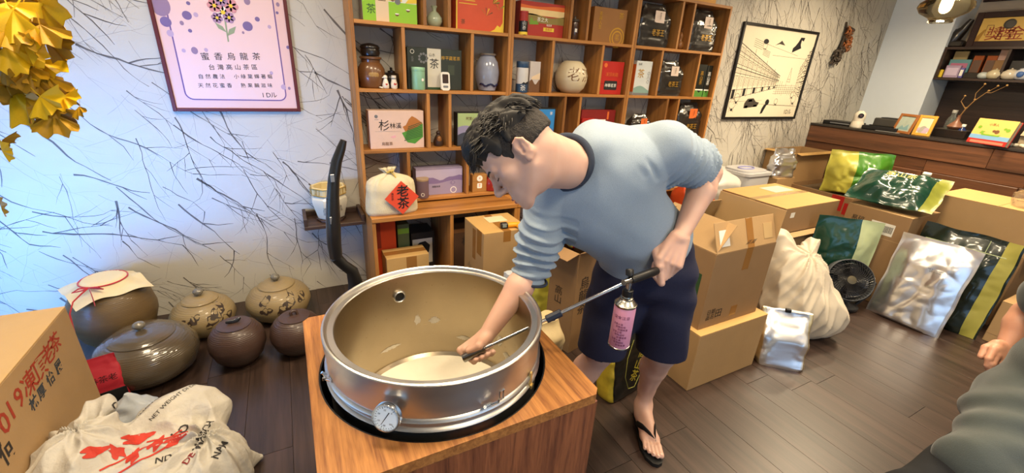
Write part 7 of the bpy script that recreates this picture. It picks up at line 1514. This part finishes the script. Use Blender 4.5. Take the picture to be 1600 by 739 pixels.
t = floorbag('tea_sack', 'black tea sack with yellow edge and map outline between the man\'s legs', 'tea bag', 972, 606, .32, .12, .44, [M_('black_film', '10120f', .3, coat=.3), M_('yellow_edge', 'b79f2c', .45, var=.2, scale=40)], top=.6, topw=.95, amp=.008, f=11, rot=.18, tilt=-.12)
gy = M_('map_print', '9a9a4a', .5)
ml = [(-.03, .33), (-.07, .24), (-.08, .14), (-.05, .06), (.0, .05), (.05, .12), (.08, .22), (.06, .30)]
b = MB(); b.tube([(x, -.0745, z) for x, z in ml], .0018, 5); b.build('map_outline', gy, t); text('高山茶', .065, M_('yellow_print', 'b5a12a', .5, var=0), t, (.02, -.0745, .17), (PI/2, .5, 0), vertical=True)
# ---- two stacked cartons right of the man
A = PZ(1072.7, 611.3, 0); B_ = PZ(1172.4, 568, 0)
carton('carton', 'plain tan carton on the floor under the open carton', A.x, B_.x, A.y, A.y+.50, 0, .347, cardb, mtop=cardy)
t, w, d, h = carton('carton', 'open brown carton with raised front flap on the plain carton', A.x+.03, B_.x-.05, A.y+.045, A.y+.445, .3475, .77, cardd, flaps=(('f', .15, -22), ('b', .13, -15), ('l', .17, -38), ('r', .17, 5)), mtop=cardb)
stick(t, w, h, .02, h-.06, .05, .12, tape_m, -d/2, 'tape'); b = MB(); b.b2((-.005, -d/2-.001, .03), (.045, -d/2-.0004, .09), .0001); b.build('tape', tape_m, t)
text('日期\n品名', .032, ink, t, (-w/2+.07, -d/2-.0015, .075), FRONT); text('田', .055, ink, t, (-w/2+.13, -d/2-.0015, .07), FRONT)
b = MB(); b.b2((-w/2-.0012, -d/2+.05, h*.35), (-w/2-.0004, -d/2+.12, h*.7), .0001); b.build('green_print', ink_dg, t)
fl_ = [o for o in t.children if o.name.startswith('flap')][0]
for sx in (-1, 1):
    b = MB(); b.b2((sx*w*.36-.035, -.004, .03), (sx*w*.36+.035, -.0022, .11), .0002); o = b.build('white_sticker' if sx < 0 else 'tape', lab_w if sx < 0 else tape_c, t); o.location = fl_.location; o.rotation_euler = fl_.rotation_euler
b = MB(); b.b2((.0, -.004, .0), (.05, -.0022, .15), .0002); o = b.build('tape', tape_m, t); o.location = fl_.location; o.rotation_euler = fl_.rotation_euler
text('嘉義', .035, ink, t, (-.06, -d/2-.002-.04, h+.06), (PI/2-math.radians(-22), 0, 0))
b = MB(); b.grid(lambda u, v: ((u-.5)*(w-.02), (v-.5)*(d-.02), h-.09+.03*noise.noise(V((u*7, v*7, 1)))), 24, 20); b.build('tea_leaves', mat('loose_tea', '4b5a34', .8, var=.5, scale=120, bump=.8, bscale=160), t, kind='stuff')
# ---- carton with the shipping label, on a lower open carton
cx0, cx1, cy0_, cy1_ = 3.13, 3.84, 1.66, 2.2
carton('carton', 'open brown carton under the labelled carton, flap sticking out', cx0+.03, cx1+.006, cy0_-.006, cy1_-.01, 0, .495, cardd, flaps=(('f', .06, 97), ('r', .17, 98)), mtop=cardb)
t, w, d, h = carton('carton', 'brown carton with white shipping label on the lower open carton', cx0, cx1, cy0_, cy1_, .499, .70, cardd, tape=tape_c, mtop=cardy)
b = MB(); b.b2((.02, .05, h+.0009), (.28, .2, h+.0015), .0002); b.build('shipping_label', M_('label_pinkish', 'cdb9ae', .5), t)
b = MB(); b.b2((w/2+.0008, -d/2+.04, .05), (w/2, -.02, h-.01), .0002); b.build('grey_wrap', M_('grey_wrap', '75716c', .3), t); stick(t, w, h, -w/2+.1, h-.06, .05, .04, lab_w, -d/2, 'white_sticker')
b = MB(); b.b2((-w/2-.0007, -d/2+.06, h-.08), (-w/2, -d/2+.16, h-.03), .0001); b.build('white_sticker', lab_w, t)
# white sack on the floor
sackw = M_('white_woven_sack', 'bdb2a0', .6, var=.16, scale=5, bump=.15, bscale=350)
s = SDF((2.46, .95, -.02), (3.22, 1.74, .74), .007)
s.ell((2.84, 1.28, .20), (.25, .21, .24), k=.05); s.ell((2.82, 1.33, .38), (.20, .18, .17), k=.06); s.ell((2.94, 1.2, .15), (.19, .18, .17), k=.05); s.cap((2.76, 1.38, .46), (2.72, 1.44, .62), .11, .06, .05); s.cap((2.9, 1.34, .48), (3.0, 1.38, .56), .07, .05, .05)
def sackfold(x, y, z):
    a = np.arctan2(y-1.28, x-2.84); w1 = np.sin(5*a+9*z+1.2*wob(x, y, z, 7, 2)); w2 = np.sin(11*a-12*z+2*wob(x, y, z, 8, 1))
    return (.018*(np.abs(w1)-.5)+.010*(np.abs(w2)-.5))*np.clip(z/.1, .2, 1)+.006*wob(x, y, z, 24)+.002*wob(x, y, z, 60)
s.relief(sackfold, .06); s.cut((0, 0, .002), (0, 0, -1))
t = thing('woven_sack', 'slumped off-white woven sack between the cartons and the fan', 'sack', (2.84, 1.28, 0)); sdfobj(s, 'sack_body', sackw, t)
# small silver bag in front
t = thing('foil_bag', 'small silver foil bag with gold folded top on the floor before the plain carton', 'foil bag', (2.42, 1.085, .0006), -.75); bag(t, 'bag_body', .26, .17, .31, None, mats=[foil, foilg], top=.5, topw=1.02, amp=.012, f=9, topd=.12, lean=.22)
b = MB(); b.box((.0, .055, .315), (.03, .02, .022), .003); b.build('binder_clip', bkp, t)
# fan
fp = PZ(1325, 486, 0); t = thing('floor_fan', 'small round black floor fan beside the big silver bag', 'fan', (fp.x+.02, fp.y+.07, 0), (0, 0, -.75)); blk2 = M_('fan_black', '17171a', .4)
b = MB(); b.lathe([(.10, 0), (.11, .01), (.11, .03), (.06, .05), (.03, .09), (.03, .12)], 28); b.build('base', blk2, t, smooth=50)
TF = Matrix.Translation((0, 0, .22)) @ Matrix.Rotation(math.radians(62), 4, 'X')
b = MB(); b.lathe([(.150, -.05), (.155, -.045), (.155, .02), (.150, .026), (.146, .02), (.146, -.045)], 40, T=TF, cap=False); b.build('housing_ring', M_('fan_grey', '55585c', .35), t, smooth=40)
b = MB()
for k in range(44): a = 2*PI*k/44; a2 = a+.55; b.tube([(math.cos(a)*.032, math.sin(a)*.032, .035), (math.cos((a+a2)/2)*.09, math.sin((a+a2)/2)*.09, .034), (math.cos(a2)*.149, math.sin(a2)*.149, .02)], .0022, 4, T=TF)
for r in (.06, .09, .12): b.tube([(math.cos(q)*r, math.sin(q)*r, .033) for q in [2*PI*k/32 for k in range(33)]], .002, 4, T=TF)
b.build('grille', blk2, t, kind='stuff'); b = MB(); b.lathe([(.001, .038), (.03, .036), (.034, .03), (.034, .02)], 24, T=TF); b.build('badge', M_('fan_bronze', '57503f', .35, metal=.5), t, smooth=50)
b = MB()
for k in range(5):
    a = 2*PI*k/5; n = 5; vs = []
    for i in range(n+1):
        r = .03+.105*i/n
        for e in (-.35, .35): vs.append((math.cos(a+e)*r, math.sin(a+e)*r, -.01+.03*e))
    b.add(vs, [(2*i, 2*i+1, 2*i+3, 2*i+2) for i in range(n)], T=TF)
b.build('blades', M_('fan_blade', '26272b', .4), t, kind='stuff'); b = MB(); b.lathe([(.15, -.05), (.08, -.09), (.001, -.1)], 32, T=TF); b.build('back_cover', blk2, t, smooth=50)
for s_ in (-1, 1): b = MB(); b.tube([(s_*.16, 0, .23), (s_*.165, .02, .12), (s_*.11, .02, .03)], .011, 8); b.build('yoke_arm', blk2, t, smooth=60)
# green-and-white standing bag
dgreen = M_('dark_green_film', '12382a', .25, coat=.5, var=.2); palefilm = M_('pale_film', 'a9b48a', .4, var=.1)
t = thing('tea_sack', 'dark green and white bag reading health, standing behind the white sack', 'tea bag', (3.62, 1.45, .0006), -.78); pouch(t, 'bag_body', .42, .64, .12, [dgreen, palefilm], split=(.64, 1.01), amp=.014, f=8); text('NATURAL HEALTH', .030, ink_w, t, (-.055, -.082, .155), FRONT); text('高山烏龍茶', .022, ink_w, t, (-.05, -.080, .115), FRONT)
# tall carton with the barcode label
t, w, d, h = carton('carton', 'tall tan carton with barcode label behind the big silver bag', 3.84, 4.28, 1.19, 1.60, 0, .70, cardd, flaps=(('l', .0, 0),) if False else 'closed', mtop=cardb)
RXn = (PI/2, 0, -PI/2)
b = MB(); b.b2((-w/2-.0008, -.13, h-.17), (-w/2, .02, h-.08), .0002); b.build('barcode_label', lab_w, t); text('G', .07, ink_bl, t, (-w/2-.0016, -.01, h-.125), RXn); 
b = MB(); rb = random.Random(2); y = -.045
while y > -.12: ww_ = rb.uniform(.002, .005); b.b2((-w/2-.0013, y-ww_, h-.15), (-w/2-.0009, y, h-.10), .0001); y -= ww_+rb.uniform(.002, .004)
b.build('barcode', ink, t, kind='stuff'); text('易碎', .045, ink, t, (-w/2-.001, .11, h-.10), RXn); b = MB(); b.b2((-w/2-.0008, -d/2, h-.20), (-w/2, d/2, h-.196), .0002); b.build('crease', cardb, t); b = MB(); b.b2((-w/2-.0007, .08, h-.32), (-w/2, .15, h-.19), .0002); b.build('tape', tape_m, t)
# dark green bag lying on it
t = thing('tea_sack', 'glossy dark green tea bag lying on the tall barcode carton', 'tea bag', (3.86, 1.38, .745), (-1.12, 0, -1.40)); pouch(t, 'bag_body', .52, .44, .17, [dgreen, M_('olive_film', '7c8030', .4)], split=(.86, 1.01), amp=.03, f=7, seed=9, foot=.3); text('高山茶', .06, M_('yellow_print', 'b5a12a'), t, (.0, -.125, .22), FRONT)
b = MB(); b.box((.1, -.03, .43), (.05, .02, .03), .004); b.build('binder_clip', M_('white_clip', 'c2bfb0', .4), t)
# open carton with red tape, and the green bag standing in it
# big silver bag
t = thing('foil_bag', 'big flat silver foil bag leaning against the tall barcode carton', 'foil bag', (3.70, .985, .0006), (-.22, 0, -PI/2+.03)); pouch(t, 'bag_body', .42, .62, .10, foil, amp=.013, f=6.5, seed=5, nu=60, nv=80, foot=.06); text('NET WEIGHT\nLOT 2019', .014, ink, t, (.05, -.066, .42), FRONT)
t = thing('tea_sack', 'black-green tea sack with yellow side behind the big silver bag', 'tea bag', (3.93, .91, .0006), (-.13, 0, -PI/2+.05)); pouch(t, 'bag_body', .50, .68, .12, [M_('black_green_film', '152018', .25, coat=.5, var=.3), M_('yellow_side', '9c9440', .5, var=.15)], split=(.82, .97), amp=.014, f=8, seed=2)
yp = M_('yellow_print', 'b5a12a'); text('極品', .075, yp, t, (.04, -.085, .50), FRONT, vertical=True)
b = MB(); b.b2((-.2, -.078, .575), (.2, -.075, .58), .0005); b.b2((.1, -.078, .45), (.104, -.075, .66), .0005); b.build('fold_lines', palefilm, t, kind='stuff')
# big boxes right
t, w, d, h = carton('carton', 'large lower carton before the counter at the right', 4.29, 4.80, .70, 1.17, 0, .525, cardd, flaps='closed')
t, w, d, h = carton('carton', 'large upper carton with clear plastic on top at the right', 4.30, 4.80, .60, 1.26, .5255, .83, cardb, flaps='closed', mtop=cardy)
t = thing('plastic_bag', 'clear crumpled plastic bag on the large upper carton', 'plastic bag', (4.55, .80, .832), .3); bag(t, 'bag_body', .34, .26, .12, clear_plastic, top=.4, topw=.6, topd=.6, amp=.03, f=9)
t, w, d, h = carton('carton', 'tan carton at the right edge beside the seated person', 4.0, 4.26, .22, .645, 0, .30, cardb, flaps='closed', mtop=cardb)
b = MB(); b.b2((-w/2-.0008, -d/2, .06), (-w/2, d/2, .064), .0002); b.build('crease', cardd, t)

# ---- things standing close to the counter and the back wall
_m = mark()
t, w, d, h = carton('carton', 'open brown carton with red tape before the counter', 4.18, 4.80, 1.72, 2.28, ZF, .66, cardd, flaps=(('r', .02, 0),), mtop=cardb)
b = MB(); b.b2((-w/2-.0008, -.22, h-.13), (-w/2, -.12, h), .0002); b.build('red_tape', M_('red_tape', 'a8201c', .35), t); b = MB(); b.b2((-w/2-.0008, -d/2+.01, h-.15), (-w/2, -d/2+.05, h-.05), .0002); b.build('red_tape', MATS['red_tape'], t)
b = MB(); b.b2((-w/2+.01, -d/2+.01, .15), (w/2-.01, d/2-.01, .62-ZF), .01); b.build('packed_contents', M_('packing', '6b5a44', .8, var=.3), t)
lgreen = M_('bright_green_film', '3f7a1e', .35, coat=.3, var=.15)
t = thing('tea_sack', 'bright green and yellow tea bag standing in the open carton by the counter', 'tea bag', (4.50, 1.90, .625), (.12, 0, -.95)); pouch(t, 'bag_body', .46, .38, .20, [lgreen, M_('lime_film', 'b5b04a', .35)], split=(0, .42), amp=.03, f=7, seed=4, foot=.12, bend=.05); text('高山茶', .05, M_('yellow_print', 'b5a12a'), t, (.07, -.125, .17), (PI/2-.1, 0, 0), vertical=True)
# cartons in the far corner
t, w, d, h = carton('carton', 'open tan carton in the far corner below the wallpaper', 4.22, 4.80, 2.30, 2.592, ZF, .93, cardb, flaps=(('f', .05, 105), ('l', .05, 100)), mtop=cardy)
t = thing('foil_bag', 'silver foil packet leaning on the far corner carton', 'foil bag', (4.06, 2.30, .72), (-.1, 0, -.2)); bag(t, 'bag_body', .26, .10, .26, foil, top=.5, topw=.85, amp=.02, f=14)
carton('carton', 'small tan carton carrying the silver foil packet', 3.93, 4.20, 2.24, 2.55, ZF, .72, cardb, tape=tape_m)
t = thing('storage_bin', 'white lidded plastic bin behind the labelled carton', 'bin', (3.69, 2.41, ZF)); wp = M_('bin_white', 'b9b9bb', .35, var=.02); b = MB(); b.prism(rrect(.36, .30, .06, 5), 0, .76-ZF); b.build('bin_body', wp, t, smooth=40); b = MB(); b.prism(rrect(.38, .32, .06, 5), .7605-ZF, .785-ZF); b.prism(rrect(.32, .26, .08, 5), .785-ZF, .80-ZF); b.build('lid', wp, t, smooth=40); 
b = MB(); b.tube([(.09*math.cos(q), .05*math.sin(q), .8035-ZF) for q in [2*PI*k/28 for k in range(29)]], .006, 6); b.build('lid_motif', M_('lilac_motif', '8f90c4', .4), t, smooth=60)
t = thing('plastic_bag', 'white tied plastic bag behind the man\'s elbow', 'plastic bag', (3.27, 2.39, ZF+.0006)); bag(t, 'bag_body', .38, .32, .84-ZF, mat('white_film', 'c9c6bf', .35, var=.05), top=.80, topw=.25, amp=.02, f=8, topd=.3)
t = thing('tea_sack', 'orange tea bag behind the man\'s arm', 'tea bag', (2.62, 2.07, ZF+.0006)); bag(t, 'bag_body', .3, .2, .86-ZF, M_('orange_film', 'c2471f', .35), top=.8, topw=.9, amp=.014, f=9)
to_metres(_m)
# ================================================================== SEATED PERSON AT THE RIGHT EDGE
P = thing('person', 'person in a grey-green shirt and dark trousers sitting at the right edge', 'person', (1.95, .14, 0)); P0 = V(P.location)
skin2 = skin_material('skin_warm', 'd09e84', 'b98064')
PL = V((2.03, .06, .50)); NK2 = V((2.18, .02, 1.10)); SH_F, SH_N = V((2.17, .22, 1.03)), V((2.10, -.19, 1.03))
HAND = PY(1524, 592, .285); WR2 = PY(1572, 545, .29)
EL2 = V((2.28, .30, .82))
s = SDF((1.36, -.45, .0), (2.62, .62, 1.50), .006)
h2 = V((2.15, .03, 1.30)); head_sdf(s, h2, V((0, -1, 0)), V((-1, 0, 0)), V((0, 0, 1)))
s.cap(h2+V((.02, 0, -.03)), NK2, .056, .062, .03); s.cap(NK2, PL, .08, .11, .03); s.cap(SH_F, SH_N, .05, .05, .03)
s.cap(SH_F, EL2, .046, .04, .02); s.chain([EL2, EL2+(WR2-EL2)*.3, WR2], [.04, .043, .028], .015)
for q in (-1, 1):
    hp = PL+V((0, q*.10, 0)); kn2 = V((1.47, .06+q*.14, .44)); an2 = V((1.52, .06+q*.15, .09)); s.cap(hp, kn2, .06, .045, .02); s.chain([kn2, an2], [.042, .034], .02); s.cap(an2, an2+V((-.06, 0, -.05)), .034, .03, .02) 
EN = V((2.28, -.36, .80)); s.cap(SH_N, EN, .046, .04, .02); s.cap(EN, V((2.05, -.30, .62)), .04, .028, .02)
sdfobj(s, 'body', skin2, P)
s = SDF((1.60, .10, .50), (2.25, .50, .98), .0032)       # the visible hand, five fingers curled over the shirt
hd2 = (HAND-WR2).normalized(); sd2 = CR*-.55+CU*-.2+CF*.4; sd2 = (CU*.55-CR*.75); sd2 = (sd2-hd2*sd2.dot(hd2)).normalized(); out = -CF; out = (out-hd2*out.dot(hd2)); out = (out-sd2*out.dot(sd2)).normalized()
kk = [WR2+hd2*(.078-.006*abs(i-1))+sd2*u+out*.006 for i, u in enumerate((.030, .010, -.010, -.029))]
s.cap(WR2-hd2*.05, WR2, .032, .028, .01)
for i, k_ in enumerate(kk): s.cap(WR2+sd2*(.016-.0105*i), k_, .0175, .0135, .012)
dn2 = (CU*-.9-CR*.25); 
for i, k_ in enumerate(kk):
    a1 = k_+(hd2*.5+dn2*.6).normalized()*(.04-.003*i); a2 = a1+(dn2*.95+CR*.25+CF*.1).normalized()*.026; a3 = a2+(dn2*.6+CR*.5+CF*.3).normalized()*.02; s.chain([k_, a1, a2, a3], [.0125, .0112, .0102, .0088], .003)
tb2 = WR2+hd2*.03+sd2*.03; s.chain([WR2+sd2*.015, tb2, tb2+(hd2*.8+sd2*.02+CF*.35)*.05, tb2+(hd2*1.0-sd2*.25+CF*.4)*.075], [.02, .017, .0125, .0105], .005)
sdfobj(s, 'hand', skin2, P)
b = MB()
for i, k_ in enumerate(kk[:3]):
    a1 = k_+(hd2*.5+dn2*.6).normalized()*(.04-.003*i); a2 = a1+(dn2*.95+CR*.25+CF*.1).normalized()*.026; c = a2+out*.0095+dn2*.006; b.sphere(c-P0, (.006, .006, .006), 10, 6)
b.build('finger_nails', M_('nail_pale', 'd8b6a6', .35), P, smooth=180, kind='stuff')
tee = M_('grey_green_shirt', '3b4241', .85, var=.1, scale=220, bump=.2, bscale=400, sheen=.2)
s = SDF((1.55, -.5, .40), (2.62, .66, 1.20), .006)
s.cap(SH_F, SH_N, .085, .085, .05); s.ell((2.13, .02, .95), (.15, .22, .18), k=.06); s.ell((2.08, .04, .74), (.19, .22, .2), k=.06); s.ell((2.02, .06, .60), (.24, .235, .14), k=.06)
s.chain([SH_F, SH_F+(EL2-SH_F)*.6], [.078, .075], .03); s.chain([SH_N, SH_N+(EN-SH_N)*.7], [.078, .075], .03)
s.cap((1.90, .14, .60), (1.68, .15, .535), .12, .095, .06); s.cap((1.88, -.02, .58), (1.66, -.02, .525), .13, .09, .06)
s.relief(lambda x, y, z: .011*(np.abs(wob(x, y*.7, z, 14, 1.5))-.3)+.006*np.sin(30*(z*.8+x*.5)+5*np.sin(7*y+3*x)+3*np.sin(9*x+4*z))+.003*wob(x, y, z, 40))
s.cap(NK2+V((0, 0, .0)), NK2+V((-.02, 0, .2)), .07, .075, .006, neg=True)
s.cap((1.5, .1, .47), (2.3, .1, .40), .06, .06, .01, neg=True)
sdfobj(s, 'shirt', tee, P)
s = SDF((1.34, -.3, .0), (2.40, .5, .72), .007)
s.ell(PL+V((0, 0, -.03)), (.16, .2, .11), k=.05)
for q in (-1, 1):
    kn2 = V((1.47, .06+q*.14, .44)); an2 = V((1.52, .06+q*.15, .10)); s.cap(PL+V((0, q*.1, -.01)), kn2, .09, .075, .04); s.cap(kn2, an2, .075, .062, .03)
s.relief(lambda x, y, z: .004*wob(x, y, z, 30)); sdfobj(s, 'trousers', M_('dark_trousers', '0c0e13', .95), P)
b = MB()
for q in (-1, 1): an2 = V((1.52, .06+q*.15, 0)); b2 = MB(); b2.tube([an2+V((.06, 0, .045))-P0, an2+V((0, 0, .05))-P0, an2+V((-.10, 0, .04))-P0, an2+V((-.16, 0, .03))-P0], [.035, .045, .042, .025], 12, sq=.9); b2.build('shoe', M_('black_shoe', '151515', .5), P, smooth=60)
s = SDF(tuple(npv(h2)-.16), tuple(npv(h2)+.18), .005); A2_ = [V((0, -1, 0)), V((-1, 0, 0)), V((0, 0, 1))]
s.ell(h2+V((.014, 0, .05)), (.081, .104, .092), A2_, .01); s.cut(h2+V((-.06, 0, .03)), V((-.8, 0, -.5))); s.cut(h2+V((.05, 0, -.05)), V((0, 0, -1))); sdfobj(s, 'hair', hairm, P)
st = thing('stool', 'dark low stool under the seated person', 'stool', (2.05, .06, 0)); b = MB(); b.lathe([(.17, .345), (.18, .35), (.18, .385), (.17, .39), (.001, .39)], 32); b.build('seat', espresso, st, smooth=40)
for k in range(4): a = PI/4+k*PI/2; b = MB(); b.tube([(math.cos(a)*.12, math.sin(a)*.12, .344), (math.cos(a)*.17, math.sin(a)*.17, 0)], [.016, .013], 10); b.build('leg', espresso, st)
